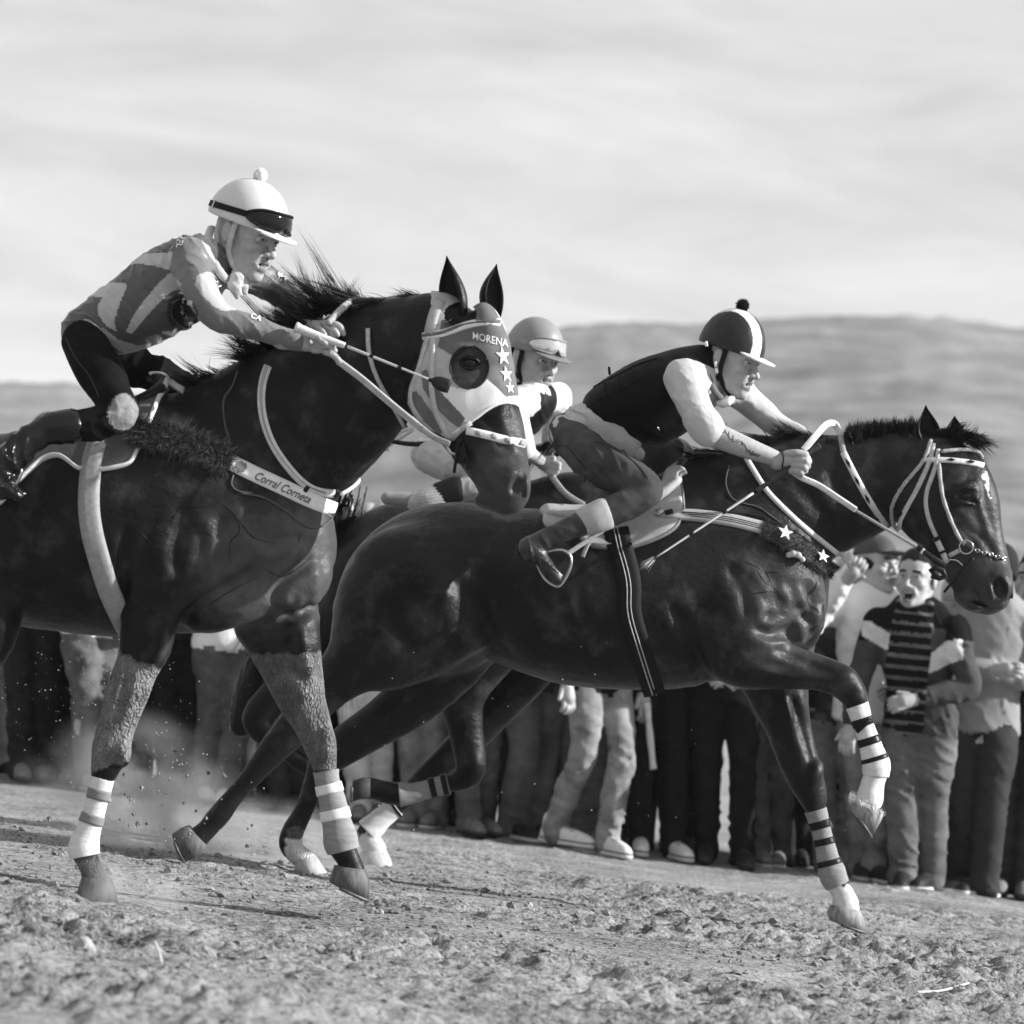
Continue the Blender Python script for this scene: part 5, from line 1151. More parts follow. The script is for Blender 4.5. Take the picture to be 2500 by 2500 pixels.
def folds(fx, amp=.004, seed=0, st=(1, 1, 1)):
    """cloth creases: sharp-edged ridges, some areas smooth"""
    st = np.asarray(st, np.float32)
    def fn(p):
        w = p + .035 * np.stack([vnoise(p, 8, seed + 3), vnoise(p, 8, seed + 4), vnoise(p, 8, seed + 5)], -1)
        u = (w[:, 0] * .62 + w[:, 2] * .78)[:, None] * np.array([[.9, .2, 1.]]) ; q = w * .55 + u * .75
        r1 = 1 - np.minimum(1, 2.2 * np.abs(vnoise(q, fx * 1.9 * st, seed))); r2 = 1 - np.minimum(1, 2.2 * np.abs(vnoise(q, fx * 3.7 * st, seed + 1)))
        a = np.clip(.55 + .75 * vnoise(p, 6, seed + 9), .1, 1.2)
        return -1.5 * amp * a * (r1 * r1 * 1.1 + .4 * r2 * r2 - .35)
    return fn
def lrows(cr, rows, s):
    """rows in crop pixels (x,y,r,yo,k) -> native rows"""
    return [cr((q[0], q[1]))[0] + (q[2] / s,) + tuple(q[3:]) for q in rows]
def arm_dir(a, b): d = np.array(b) - np.array(a); return d / np.linalg.norm(d)

def helmet(root, M, shellm, brimm, zonef=None, mats=None, goggles=None, pom=None, strapm=None, size=(.132, .108, .125), brim=True, harness=True, up=0.0, soft=False):
    cx, cz = -.014, .040
    f = Field((-.16, -.125, 0), (.20, .125, .2), .0052)
    f.ell((cx, 0, cz), size, 0)
    f.add_noise(folds(22, .0012 if soft else .0002, 5)); f.cut(lambda p: (.022 + up - .06 * p[:, 0]) - p[:, 2])
    V, Q = f.mesh(); V = relax(V, Q, 2, .5, None); fm = zonef(V[Q].mean(1)) if zonef else None
    h = put('helmet', M(V), Q, mats or shellm, root, fmat=fm)
    if brim:
        f = Field((.0, -.13, -.03), (.22, .13, .07), .0035)
        R = np.array([[math.cos(.18), 0, math.sin(.18)], [0, 1, 0], [-math.sin(.18), 0, math.cos(.18)]])
        f.ell((.092, 0, .021 + up), (.066, .086, .0085), 0, R); f.cut(lambda p: .045 + .35 * p[:, 1] ** 2 * 10 * .0 - p[:, 0]); V, Q = f.mesh(); b = put('brim', M(V), Q, brimm, h)
        ang = np.linspace(-1.25, 1.25, 30); pts = np.array([(.092 + .067 * math.cos(a) * math.cos(.18), .087 * math.sin(a), .021 + up - .067 * math.cos(a) * math.sin(.18)) for a in ang]); V, G = tube(M(pts), .0042, 8); put('brim_piping', V, G, brimm, b)
    def surf(az, z, g=1.02):
        zz = (z - cz) / size[2]; r_ = math.sqrt(max(0, 1 - zz * zz)); return (cx + size[0] * g * r_ * math.cos(az), size[1] * g * r_ * math.sin(az), z)
    if goggles:
        lensm, framem, strm = goggles
        az = np.linspace(-1.05, 1.05, 31); top = []; rows = []
        for a in az:
            w = max(0.0, 1 - (a / 1.08) ** 4); notch = .020 * math.exp(-(a / .12) ** 2); z0 = .052 + up - .022 * w + notch; z1 = .060 + up + .026 * w
            rows.append([surf(a, z, 1.035 + .075 * w) for z in np.linspace(z0, z1, 6)])
        g = np.array(rows); gi = np.array([[surf(a, q[2], 1.005) for q in r_] for a, r_ in zip(az, g)])
        rings = [np.concatenate([g[i], gi[i][::-1]]) for i in range(len(az))]
        V, G = loft(rings); gg = put('goggle_lens', M(V), G, lensm, h)
        edge = np.concatenate([g[:, -1], g[::-1, 0]]); V, G = tube(M(np.concatenate([edge, edge[:1]])), .0042, 7, cap=False); put('goggle_frame', V, G, framem, gg)
        az = np.linspace(1.0, 2 * math.pi - 1.0, 50); rings = [[surf(a, z, q) for z, q in ((.047 + up, 1.03), (.066 + up, 1.03), (.066 + up, 1.0), (.047 + up, 1.0))] for a in az]
        V, G = loft([M(np.array(r_)) for r_ in rings]); put('goggle_strap', V, G, strm, gg, smooth=False)
        if True:
            rings = [[surf(a, z, q) for z, q in ((.044 + up, 1.04), (.069 + up, 1.04), (.069 + up, 1.02), (.044 + up, 1.02))] for a in (-2.12, -2.06)]
            V, G = loft([M(np.array(r_)) for r_ in rings]); put('strap_slider', V, G, STEEL, gg, smooth=False)
    if harness and strapm:
        for s in (-1, 1):
            for q, w in (([(.012, s * .082, .03), (.010, s * .083, -.03), (.012, s * .072, -.075), (.035, s * .050, -.112), (.055, s * .02, -.135)], .009), ([(-.060, s * .070, .03), (-.052, s * .075, -.03), (-.02, s * .077, -.070), (.012, s * .070, -.085)], .0075)):
                V, G = tube(M(spline(np.array(q), 6)), w, 8, axis=(0, 1, 0), k=.3); put('chin_strap', V, G, strapm, h)
    if pom:
        pm, fuzzy, dx = pom; c = np.array((cx + dx, 0, cz + size[2] + .014)); f = Field(c - .04, c + .04, .003); f.ell(c, .021, 0); f.add_noise(lambda p: .002 * vnoise(p, 120, 2)); V, Q = f.mesh(); p_ = put('pompom', M(V), Q, pm, h)
        rg = np.random.default_rng(8); d = rg.normal(size=(900 if fuzzy else 350, 3)); d /= np.linalg.norm(d, axis=1)[:, None]
        V, G = hairs(c + d * .018, d, rg.uniform(.005, .010 if fuzzy else .007, len(d)), .0022, 3, 0, .3, 3); q_ = put('yarn_ends', M(V), G, pm, p_); q_['kind'] = 'stuff'
    return h
def fingers(f, rows, k=.004):
    for q in rows: f.chain(q, k, sp=3)
def whip(label, grip, shaft, flap, Y, gm, sm, Ye, rg_=(.011, .007)):
    t = thing('riding_whip', P(*grip[0], Y), label, 'riding whip')
    g = spline(np.array([P(*q, Y) for q in grip]), 10); rr = np.linspace(rg_[0], rg_[1], len(g)); V, G = tube(g, rr, 12, wob=lambda t_, th: .05 * np.sin(t_ * 70 + th)); put('grip', V, G, gm, t)
    s0, s1 = P(*shaft[0], Y), P(*shaft[1], Ye); V, G = tube(np.linspace(s0, s1, 10), np.linspace(.0046, .0030, 10), 8); sh = put('shaft', V, G, sm, t)
    for a in (.0, .30, .62, .97):
        V, G = tube([s0 + (s1 - s0) * (a - .012), s0 + (s1 - s0) * (a + .03)], .0052, 8); put('black_ring', V, G, TAPEB, sh)
    if flap:
        a, b = P(*flap[0], Ye), P(*flap[1], Ye); d = b - a
        V, G = tube(np.linspace(a, b, 6), np.array([.006, .016, .020, .021, .021, .018]), 10, k=.22); put('flap', V, G, LEATH, t)
    return t

# ================================================================== rider of the hooded horse
J1 = thing('person', P(250, 1050, Y1), 'rider in a striped shirt and pale helmet crouched over the hooded horse', 'person')
O1 = P(604, 570, Y1 - .02); M1, I1 = head_frame(O1, rad(33), rad(12))
V, Q, fm = head_mesh(.0027, I1(P(515, 660, Y1)), 'open', 1, thin=.004)
Vw = M1(V)
# bare body under the clothes: one continuous surface, joined with the head
arms1n = lrows(cA, [(985, 600, 100, -.17), (1040, 750, 94, -.23), (1140, 905, 78, -.26), (1330, 960, 62, -.25), (1500, 1022, 48, -.22), (1570, 1040, 42, -.21)], 2.147)
arms1f = lrows(cA, [(1320, 680, 90, .17), (1440, 760, 80, .21), (1560, 850, 64, .18), (1650, 930, 46, .06), (1690, 960, 40, -.02)], 2.147)
tor1 = lrows(cA, [(445, 990, 128, 0, 1.3), (570, 945, 172, 0, 1.15), (750, 855, 212, 0, 1.1), (920, 735, 218, 0, 1.15), (1020, 650, 170, 0, 1.35), (1090, 590, 100, 0, 1.2)], 2.147)
sho1 = lrows(cA, [(985, 600, 96, -.17), (1130, 640, 118, 0), (1320, 685, 88, .17)], 2.147)
legn1 = lrows(cA, [(435, 1040, 125, -.10), (515, 1180, 128, -.20), (590, 1320, 104, -.28), (632, 1400, 96, -.31), (600, 1435, 90, -.32), (480, 1470, 88, -.33), (350, 1482, 78, -.34)], 2.147)
legf1 = lrows(cA, [(520, 1050, 112, .12), (700, 1165, 105, .24), (880, 1235, 84, .31), (970, 1290, 76, .33), (880, 1390, 80, .35), (700, 1470, 72, .36)], 2.147)
def shrink(rows, d): return [(r_[0], r_[1], max(4, r_[2] - d)) + tuple(r_[3:]) for r_ in rows]
f = Field(*bounds([stations(c, Y1) for c in (arms1n, arms1f, tor1, sho1, legn1, legf1)], .05), .014)
for c in (tor1, sho1, arms1n, arms1f, legn1, legf1): f.chain(stations(shrink(c, 6), Y1), .02)
Vb, Qb = f.mesh()
# hands at finer scale
def hand(rows, lo, hi, res=.0032):
    A = np.array([r_[:3] for q in rows for r_ in q]); f = Field(A.min(0) - .035, A.max(0) + .035, res); fingers(f, rows); return f.mesh()
def hr(cr, s, Y, pts): return [tuple(P(*cr((x, y))[0], Y + yo)) + (r_ / s * mpp(Y),) for x, y, r_, yo in pts]
hn = [hr(cJ, 3.864, Y1, q) for q in ([(800, 1740, 88, -.215), (930, 1750, 84, -.215), (1040, 1765, 82, -.21), (1120, 1780, 70, -.20)], [(1110, 1835, 34, -.225), (1210, 1832, 33, -.24), (1300, 1838, 30, -.24)], [(1130, 1795, 34, -.235), (1220, 1790, 33, -.262), (1290, 1800, 28, -.25)], [(1130, 1755, 34, -.245), (1200, 1760, 32, -.272), (1240, 1790, 26, -.262)], [(1100, 1715, 32, -.245), (1150, 1720, 32, -.272), (1180, 1760, 26, -.268)], [(990, 1700, 40, -.215), (1080, 1690, 32, -.235), (1170, 1730, 27, -.255)])]
hf = [hr(cJ, 3.864, Y1, q) for q in ([(1020, 1600, 60, -.04), (1130, 1620, 66, -.08), (1210, 1620, 62, -.10)], [(1190, 1580, 32, -.12), (1290, 1585, 32, -.15), (1360, 1620, 30, -.155), (1385, 1680, 26, -.15)], [(1220, 1620, 30, -.13), (1300, 1650, 29, -.16), (1330, 1690, 25, -.16)], [(1210, 1650, 28, -.12), (1270, 1680, 27, -.15), (1300, 1705, 24, -.15)], [(1180, 1680, 27, -.10), (1230, 1700, 25, -.13), (1250, 1715, 22, -.13)], [(1110, 1600, 32, -.10), (1170, 1640, 28, -.15), (1210, 1690, 24, -.17)])]
def join(parts):
    V = []; Q = []; m_ = []; o = 0
    for v, q, fm_ in parts: V.append(v); Q.append(q + o); m_.append(np.zeros(len(q), int) if fm_ is None else fm_); o += len(v)
    return np.concatenate(V), np.concatenate(Q), np.concatenate(m_)
Va, Qa, fa = join([(Vb, Qb, None), (Vw, Q, fm)] + [hand(h_, 0, 0) + (None,) for h_ in (hn, hf)])
put('body', Va, Qa, HEADMATS, J1, fmat=fa)
SH = [mat('shirt_dark', 0.075, 0.45, 0.1, 20, 0.1, 200, spec=.4, sheen=.3), mat('shirt_light', 0.42, 0.5, 0.08, 20, 0.1, 200, spec=.4, sheen=.2), mat('shirt_black', 0.012, 0.5, 0.1, 20), mat('shirt_mid', 0.14, 0.45, 0.1, 20, 0.1, 200, spec=.4, sheen=.3)]
zones1 = [(cA((950, 500), (1060, 470), (1160, 640), (1250, 820), (1540, 960), (1500, 1100), (1100, 1000), (900, 720), (880, 620)), 3),
  (cA((620, 655), (700, 600), (760, 578), (905, 570), (888, 665), (800, 640), (720, 628), (640, 645)), 1),
  (cA((480, 760), (540, 730), (650, 730), (668, 745), (630, 830), (600, 930), (610, 985), (560, 960), (515, 900), (510, 850), (540, 805), (455, 805)), 1),
  (cA((890, 678), (955, 740), (870, 800), (800, 870), (740, 940), (690, 1000), (662, 985), (700, 900), (750, 830), (820, 745)), 1),
  (cA((540, 965), (620, 1030), (720, 1060), (840, 1040), (850, 1110), (690, 1125), (570, 1050), (480, 1000)), 1),
  (cA((1020, 740), (1035, 690), (1090, 672), (1130, 690), (1250, 830), (1260, 870), (1180, 880), (1130, 860), (1060, 800)), 1),
  (cA((1000, 460), (1110, 420), (1140, 500), (1140, 640), (1100, 590), (1050, 500)), 1)]
inl = cA((968, 890))[0]
sh1, Vs1, Qs1 = garment('shirt', [tor1, sho1, arms1n[:5], arms1f[:4]], Y1, None, J1, .0047, noise=folds(13, .008, 3, (1, .8, 1)), mats=SH, zones=zones1)
TS1 = Target((Vs1, Qs1))
sv = [(0, 0)] + [(math.cos(a), math.sin(a)) for a in np.arange(32) / 16 * math.pi]; sf_ = [(0, 1 + i, 1 + (i + 1) % 32) for i in range(32)]
dsc = lambda c, r_: mp_txt(c, (r_ * .94, r_ * .05), (-.1 * r_, -r_))
decal('crest_disc', TS1, np.array(sv), np.array(sf_), dsc(inl, 34), SH[2], sh1, .003)
gk = []; gf = []
for i in range(26):
    a = i / 26 * 2 * math.pi
    for (r0, r1, a0, a1) in ((1.12, 1.17, -.10, .10), (1.12, 1.34, -.10, -.06), (1.29, 1.34, -.10, .06), (1.20, 1.34, .02, .06), (1.20, 1.25, -.03, .06)):
        b0 = len(gk); gk += [(r_ * math.cos(a + t_), r_ * math.sin(a + t_)) for r_, t_ in ((r0, a0), (r0, a1), (r1, a1), (r1, a0))]; gf.append((b0, b0 + 1, b0 + 2, b0 + 3))
decal('key_pattern_ring', TS1, np.array(gk), np.array(gf), dsc(inl, 34), SH[2], sh1, .003)
for i, (x, y, r_) in enumerate(((955, 883, 16), (990, 873, 14), (975, 908, 12))):
    sv2, sf2 = star2d(1, 4, .25, i * .7); decal('crest_mark', TS1, sv2, sf2, mp_txt(cA((x, y))[0], (r_ * .5, r_ * .1), (0, -r_ * .5)), SH[1], sh1, .0045)
for txt, (x, y), ex, ey in (('MEL', (945, 512), (-3, 20), (20, 3)), ('SUR', (985, 832), (17, 5), (3, -17)), ('CRIO', (1140, 740), (13, 17), (13, -10)), ('CA', (1340, 915), (18, 6), (6, -14))):
    tv, tf = text2d(txt, 1, 0, .02); decal('lettering', TS1, tv, tf, mp_txt(cA((x, y))[0], ex, ey), TAPEW, sh1, .004)
for (x, y), r_ in (((1475, 660), 9), ((1500, 700), 11), ((1465, 690), 8)):
    sv2, sf2 = star2d(1, 6, .6); decal('lettering', TS1, sv2, sf2, mp_txt(cA((x, y))[0], (r_, r_ * .5), (r_ * .4, -r_)), TAPEW, sh1, .004)
# collar, neckerchief
V, G = tube(spline(np.array([P(*cA(q)[0], Y1 + y) for q, y in (((1110, 440), .02), ((1090, 520), -.10), ((1130, 640), -.12), ((1200, 720), -.05), ((1270, 700), .06), ((1240, 640), .12))]), 6), .013, 8, k=.5); put('collar', V, G, SH[1], sh1)
garment('neckerchief', [lrows(cA, [(1240, 690, 22, -.06), (1225, 740, 34, -.07, .4), (1240, 790, 26, -.07, .3)], 2.147), lrows(cA, [(1240, 690, 18, -.06), (1280, 730, 26, -.055, .35), (1290, 790, 12, -.055, .35)], 2.147)], Y1, mat('pale_scarf', 0.5, 0.7, 0.2, 30), J1, .004, noise=folds(30, .006, 8))
garment('cuff', [lrows(cA, [(1490, 1018, 54, -.22), (1530, 1030, 55, -.22), (1568, 1040, 50, -.215)], 2.147)], Y1, SH[3], J1, .005)
JEAN1 = mat('black_denim', 0.008, 0.85, 0.5, 30, 0.35, 260, spec=.05); JE2 = mat('blue_denim', 0.03, 0.85, 0.5, 9, 0.15, 260, spec=.06, g2=.085)
FRAY = mat('frayed_thread', 0.05, 0.9)
patch1 = [(cA((648, 1405))[0][0] + 38 * math.cos(a) + 4 * math.sin(2 * a), cA((648, 1405))[0][1] + 46 * math.sin(a)) for a in np.arange(30) / 15 * math.pi]
je1, Vj, Qj = garment('jeans', [shrink(tor1[:1] * 2, 9), shrink(legn1[:1], 5) + legn1[1:], legf1], Y1, None, J1, .0075, noise=folds(12, .006, 13), mats=[JEAN1, mat('dusty_knee_skin', .22, .65, .3, 25, .3, 90)], zones=[(patch1, 1)])
TJ = Target((Vj, Qj)); ringp = surf_path(TJ, patch1 + patch1[:1], .002, 5)
rgq = np.random.default_rng(1); D = rgq.normal(size=(len(ringp) * 14, 3)); V, G = hairs(np.repeat(ringp, 14, 0), D + np.array([0, -1.2, 0]), rgq.uniform(.003, .007, len(D)), .0012, 3, .1, .6, 2); put('frayed_edge', V, G, FRAY, je1)
strap('seam', TJ, cA((345, 1020), (400, 1130), (470, 1220), (520, 1330)), 1.6, mat('seam_thread', 0.05, 0.8), je1, .001, 2, .001, 6)
BOOT = mat('black_patent_boot', 0.006, 0.22, 0.3, 20, 0.12, 60, spec=.35)
def boot(rows, Y0, parent, seed, m=BOOT): return garment('boot', rows, Y0, m, parent, .0055, noise=folds(18, .008, seed, (1, 1, .6)))[0]
boot([lrows(cA, [(375, 1482, 92, -.34), (300, 1488, 88, -.345), (235, 1505, 74, -.35), (150, 1560, 78, -.36), (60, 1640, 84, -.37), (0, 1700, 86, -.37), (-60, 1730, 78, -.37)], 2.147), lrows(cA, [(-60, 1720, 70, -.37), (20, 1800, 60, -.38), (90, 1850, 40, -.38, 1.1)], 2.147)], Y1, J1, 31)
boot([lrows(cA, [(700, 1470, 80, .36), (600, 1500, 72, .37), (450, 1560, 72, .38), (380, 1640, 66, .38)], 2.147)], Y1, J1, 32)
helmet(J1, M1, mat('cream_helmet_silk', 0.56, 0.42, 0.05, 12, spec=.5, coat=.15), mat('white_brim', 0.66, 0.4, 0.05, 30), goggles=(mat('goggle_lens_dark', 0.006, 0.08, 0.1, 20, spec=.3), DARKW, DARKW), pom=(mat('white_yarn', 0.7, 0.9, 0.1, 80), False, .0), strapm=OFFW)
w1 = whip('white bound whip with black flap in the striped rider\'s near fist', cJ((935, 1620), (1180, 1715), (1400, 1792)), (cJ((1400, 1792))[0], cB((500, 918))[0]), cB((490, 912), (600, 955)), Y1 - .268, mat('white_grip_tape', 0.6, 0.7, 0.1, 60, 0.3, 300), mat('white_shaft', 0.6, 0.4, 0.1, 30), Y1 - .42, (.015, .0085))
put('grip_knob', *[x for x in tube([P(*cJ((930, 1617))[0], Y1 - .265), P(*cJ((960, 1629))[0], Y1 - .265)], [.0165, .0165], 12)], MATS['white_grip_tape'], w1)

# ================================================================== rider of the bay
J2 = thing('person', P(1500, 1250, Y2), 'rider in a black padded vest, rolled pale sleeves and banded black cap', 'person')
O2 = P(1787, 874, Y2 - .02); M2, I2 = head_frame(O2, rad(31), rad(10))
V, Q, fm = head_mesh(.0027, I2(P(1722, 960, Y2)), 'open', 2)
tor2 = lrows(cC, [(330, 900, 110, 0, 1.3), (470, 850, 122, 0, 1.3), (620, 790, 150, 0, 1.25), (800, 700, 190, 0, 1.2), (950, 640, 180, 0, 1.3), (1060, 570, 130, 0, 1.3), (1130, 530, 90, 0, 1.2)], 2.414)
sho2 = lrows(cC, [(1010, 580, 100, -.18), (1130, 620, 120, 0), (1330, 660, 88, .18)], 2.414)
armn2 = lrows(cC, [(1010, 590, 108, -.19), (1070, 740, 102, -.24), (1130, 860, 92, -.26), (1190, 915, 76, -.26), (1350, 985, 66, -.26), (1500, 1040, 52, -.25), (1590, 1075, 44, -.24)], 2.414)
armf2 = lrows(cC, [(1330, 670, 92, .18), (1450, 770, 84, .21), (1560, 860, 70, .19), (1700, 920, 52, .12), (1790, 960, 44, .06)], 2.414)
legn2 = lrows(cC, [(360, 960, 118, -.10), (480, 1060, 128, -.20), (640, 1150, 122, -.27), (770, 1220, 105, -.31), (790, 1265, 92, -.33), (680, 1330, 90, -.34), (560, 1385, 88, -.345), (480, 1410, 80, -.35)], 2.414)
legf2 = lrows(cC, [(480, 960, 105, .12), (700, 1020, 100, .24), (880, 1040, 95, .31), (980, 1020, 80, .33), (960, 1120, 76, .35), (820, 1250, 66, .36)], 2.414)
f = Field(*bounds([stations(c, Y2) for c in (armn2, armf2, tor2, sho2, legn2, legf2)], .05), .0105)
for c in (tor2, sho2, armf2, legn2, legf2): f.chain(stations(shrink(c, 6), Y2), .02)
f.chain(stations(shrink(armn2[:3], 8) + armn2[3:], Y2), .02)
Vb, Qb = f.mesh()
hn2 = [hr(cD, 2.576, Y2, q) for q in ([(380, 455, 52, -.245), (440, 450, 52, -.245), (490, 455, 55, -.245)], [(505, 415, 24, -.265), (560, 425, 23, -.275), (580, 455, 20, -.262)], [(500, 450, 24, -.27), (560, 455, 23, -.285), (572, 485, 20, -.27)], [(490, 485, 24, -.27), (548, 488, 22, -.285), (556, 515, 19, -.27)], [(470, 515, 22, -.265), (525, 520, 21, -.28), (530, 540, 18, -.265)], [(440, 410, 26, -.26), (500, 400, 22, -.275), (560, 405, 18, -.27)])]
hf2 = [hr(cD, 2.576, Y2, q) for q in ([(400, 370, 46, .05), (470, 380, 48, .02)], [(480, 350, 22, .0), (530, 355, 21, -.02), (545, 385, 18, -.02)], [(480, 380, 22, .0), (530, 385, 20, -.02), (540, 410, 18, -.02)], [(475, 405, 20, .0), (520, 412, 19, -.02), (528, 432, 17, -.02)], [(465, 425, 19, .0), (505, 435, 18, -.02)], [(440, 340, 22, .0), (490, 335, 20, -.02)])]
Va, Qa, fa = join([(Vb, Qb, None), (M2(V), Q, fm)] + [hand(h_, 0, 0) + (None,) for h_ in (hn2, hf2)])
bo2 = put('body', Va, Qa, HEADMATS, J2, fmat=fa)
TA2 = Target((Va, Qa)); INK = mat('tattoo_ink', 0.05, 0.6)
rgt = np.random.default_rng(3)
for k_ in range(7):
    x0, y0 = 1240 + k_ * 28, 890 + k_ * 22; pts = [(x0 + 26 * t + 9 * math.sin(5 * t + k_), y0 + 22 * t + 16 * math.cos(4 * t + k_ * 2)) for t in np.linspace(0, 1.3, 9)]
    strap('tattoo_line', TA2, cC(*pts), 1.5, INK, bo2, .0004, 2, .0006, 3, 0)
tv, tf = text2d('Nost', 1, .4, .01); decal('tattoo_lettering', TA2, tv, tf, mp_txt(cC((1420, 1030))[0], (15, 5.5), (6, -13)), INK, bo2, .0015)
V, G = tube([P(*cC(q)[0], Y2 + y) for q, y in (((1590, 1022), -.255), ((1600, 1060), -.30), ((1594, 1105), -.28), ((1600, 1130), -.24), ((1612, 1090), -.21), ((1600, 1030), -.22), ((1590, 1022), -.255))], .0028, 6, 3); put('wrist_cord', V, G, TAPEB, bo2)
SHW = mat('cream_jersey', 0.50, 0.8, 0.08, 16, 0.15, 220)
sh2, Vs2, Qs2 = garment('jersey', [tor2, sho2, armn2[:3], armf2[:5]], Y2, SHW, J2, .0062, noise=folds(13, .0042, 23, (.6, 1, 1)))
garment('rolled_cuff', [lrows(cC, [(1105, 822, 104, -.26), (1140, 868, 106, -.265), (1160, 895, 100, -.265)], 2.414)], Y2, SHW, J2, .005, noise=folds(20, .002, 3))
garment('shirt_tail', [lrows(cC, [(405, 850, 112, 0, 1.32), (500, 860, 130, 0, 1.28), (600, 885, 132, 0, 1.25), (680, 940, 92, 0, 1.25)], 2.414)], Y2, SHW, J2, .006, noise=folds(11, .009, 33))
VEST = mat('black_vest_nylon', 0.006, 0.55, 0.3, 40, 0.2, 200, spec=.1)
vst = [(r_[0], r_[1], r_[2] + 5) + tuple(r_[3:]) for r_ in lrows(cC, [(548, 768, 128, 0, 1.4), (640, 748, 172, 0, 1.3), (800, 690, 205, 0, 1.25), (930, 632, 192, 0, 1.3), (1030, 560, 148, 0, 1.35), (1110, 505, 105, 0, 1.3)], 2.414)]
ve, Vv, Qv = garment('padded_vest', [vst, lrows(cC, [(680, 860, 110, 0, 1.4), (830, 860, 120, 0, 1.4), (960, 830, 100, 0, 1.4), (1020, 800, 80, 0, 1.4)], 2.414)], Y2, VEST, J2, .0070, noise=folds(7, .003, 43))
TV = Target((Vv, Qv))
for q in (cC((620, 560), (640, 640), (700, 720)), cC((540, 600), (560, 680), (620, 740)), cC((480, 640), (600, 580), (740, 510), (860, 470)), cC((500, 720), (640, 660), (760, 590)), cC((700, 510), (720, 580), (760, 620))):
    c = surf_path(TV, q, .0005, 6); V, G = tube(c, .0028, 6); put('quilt_seam', V, G, mat('vest_seam', 0.004, 0.8), ve)
c = surf_path(TV, cC((855, 870), (868, 895)), .004, 5); V, G = tube(c, .003, 6); put('zip_pull', V, G, STEEL, ve)
garment('back_tab', [lrows(cC, [(575, 560, 9, 0, 2), (572, 525, 8, 0, 2)], 2.414)], Y2, VEST, J2, .003)
V, G = tube(spline(np.array([P(*cC(q)[0], Y2 + y) for q, y in (((1140, 420), .06), ((1135, 500), -.08), ((1180, 640), -.11), ((1250, 720), -.05), ((1290, 710), .05))]), 6), .012, 8, k=.5); put('collar', V, G, mat('grey_collar', 0.14, 0.8), J2)
garment('collar_flap', [lrows(cC, [(1225, 735, 22, -.07), (1270, 730, 26, -.09), (1295, 705, 16, -.08)], 2.414)], Y2, mat('white_cloth', 0.65, 0.8), J2, .0035, noise=folds(50, .005, 5))
je2, Vj2, Qj2 = garment('jeans', [tor2[:1] * 2, legn2, legf2], Y2, JE2, J2, .0068, noise=folds(11, .0085, 53))
TJ2 = Target((Vj2, Qj2)); SEAM = mat('denim_seam', 0.025, 0.8)
for q in (cC((265, 990), (320, 985), (400, 1080), (435, 1120), (425, 1200)), cC((480, 960), (620, 1010), (740, 1100), (800, 1180))):
    strap('seam', TJ2, q, 1.8, SEAM, je2, .0012, 2, .001, 6)
garment('jeans_cuff', [lrows(cC, [(535, 1392, 98, -.345), (490, 1410, 94, -.35), (440, 1425, 86, -.35)], 2.414)], Y2, mat('pale_denim_cuff', 0.42, 0.8, 0.1, 40, 0.2, 260), J2, .005)
def bleg(rows, seed): return garment('boot', rows, Y2, mat('worn_black_boot', 0.02, 0.32, 0.5, 40, 0.3, 120, spec=.5), J2, .005, noise=folds(16, .004, seed, (1, 1, .6)))[0]
bleg([lrows(cC, [(440, 1428, 78, -.35), (340, 1470, 70, -.36), (240, 1520, 66, -.365), (150, 1560, 62, -.37), (95, 1595, 58, -.375)], 2.414), lrows(cC, [(95, 1590, 55, -.375), (160, 1640, 50, -.38), (220, 1710, 44, -.385), (265, 1770, 36, -.385)], 2.414)], 61)
bleg([lrows(cC, [(820, 1250, 66, .36), (700, 1310, 60, .37), (600, 1380, 60, .37)], 2.414)], 62)
def z2(c):
    r_ = np.zeros(len(c), int); r_[(np.abs(c[:, 1] + .030) < .020)] = 1; return r_
helmet(J2, M2, None, mat('white_brim', 0.66), z2, [mat('black_cap_silk', 0.010, 0.45, 0.2, 20, 0.15, 60, spec=.4), mat('white_silk', 0.66, 0.5, 0.05, 20)], pom=(mat('black_yarn', 0.008, 0.9), True, .0), strapm=DARKW, size=(.124, .104, .136), harness=True, soft=True)
for x, y in ((535, 1045), (550, 1130), (410, 770)):
    a = P(*cK((x - 4, y - 34))[0], Y2 - .125); b_ = P(*cK((x + 6, y + 34))[0], Y2 - .125); V, G = tube([a, b_], .0052, 8, k=.4); put('strap_buckle', V, G, TAPEW, J2)
w2 = whip('long pale whip with braided grip in the vested rider\'s fist', cD((650, 355), (560, 410), (400, 535), (250, 640)), (cD((250, 640))[0], cC((830, 1655))[0]), None, Y2 - .262, mat('braided_leather_grip', 0.06, 0.5, 0.5, 90, 0.5, 200), mat('white_shaft', .6), Y2 - .34, (.011, .008))
rgw = np.random.default_rng(9); c0 = P(*cC((830, 1655))[0], Y2 - .34); c1 = P(*cC((740, 1710))[0], Y2 - .34)
V, G = hairs(np.repeat(c0[None], 60, 0) + rgw.normal(size=(60, 3)) * .004, (c1 - c0)[None] + rgw.normal(size=(60, 3)) * .012, rgw.uniform(.035, .052, 60), .004, 3, .1, .1, 4); put('lash_end', V, G, OFFW, w2)

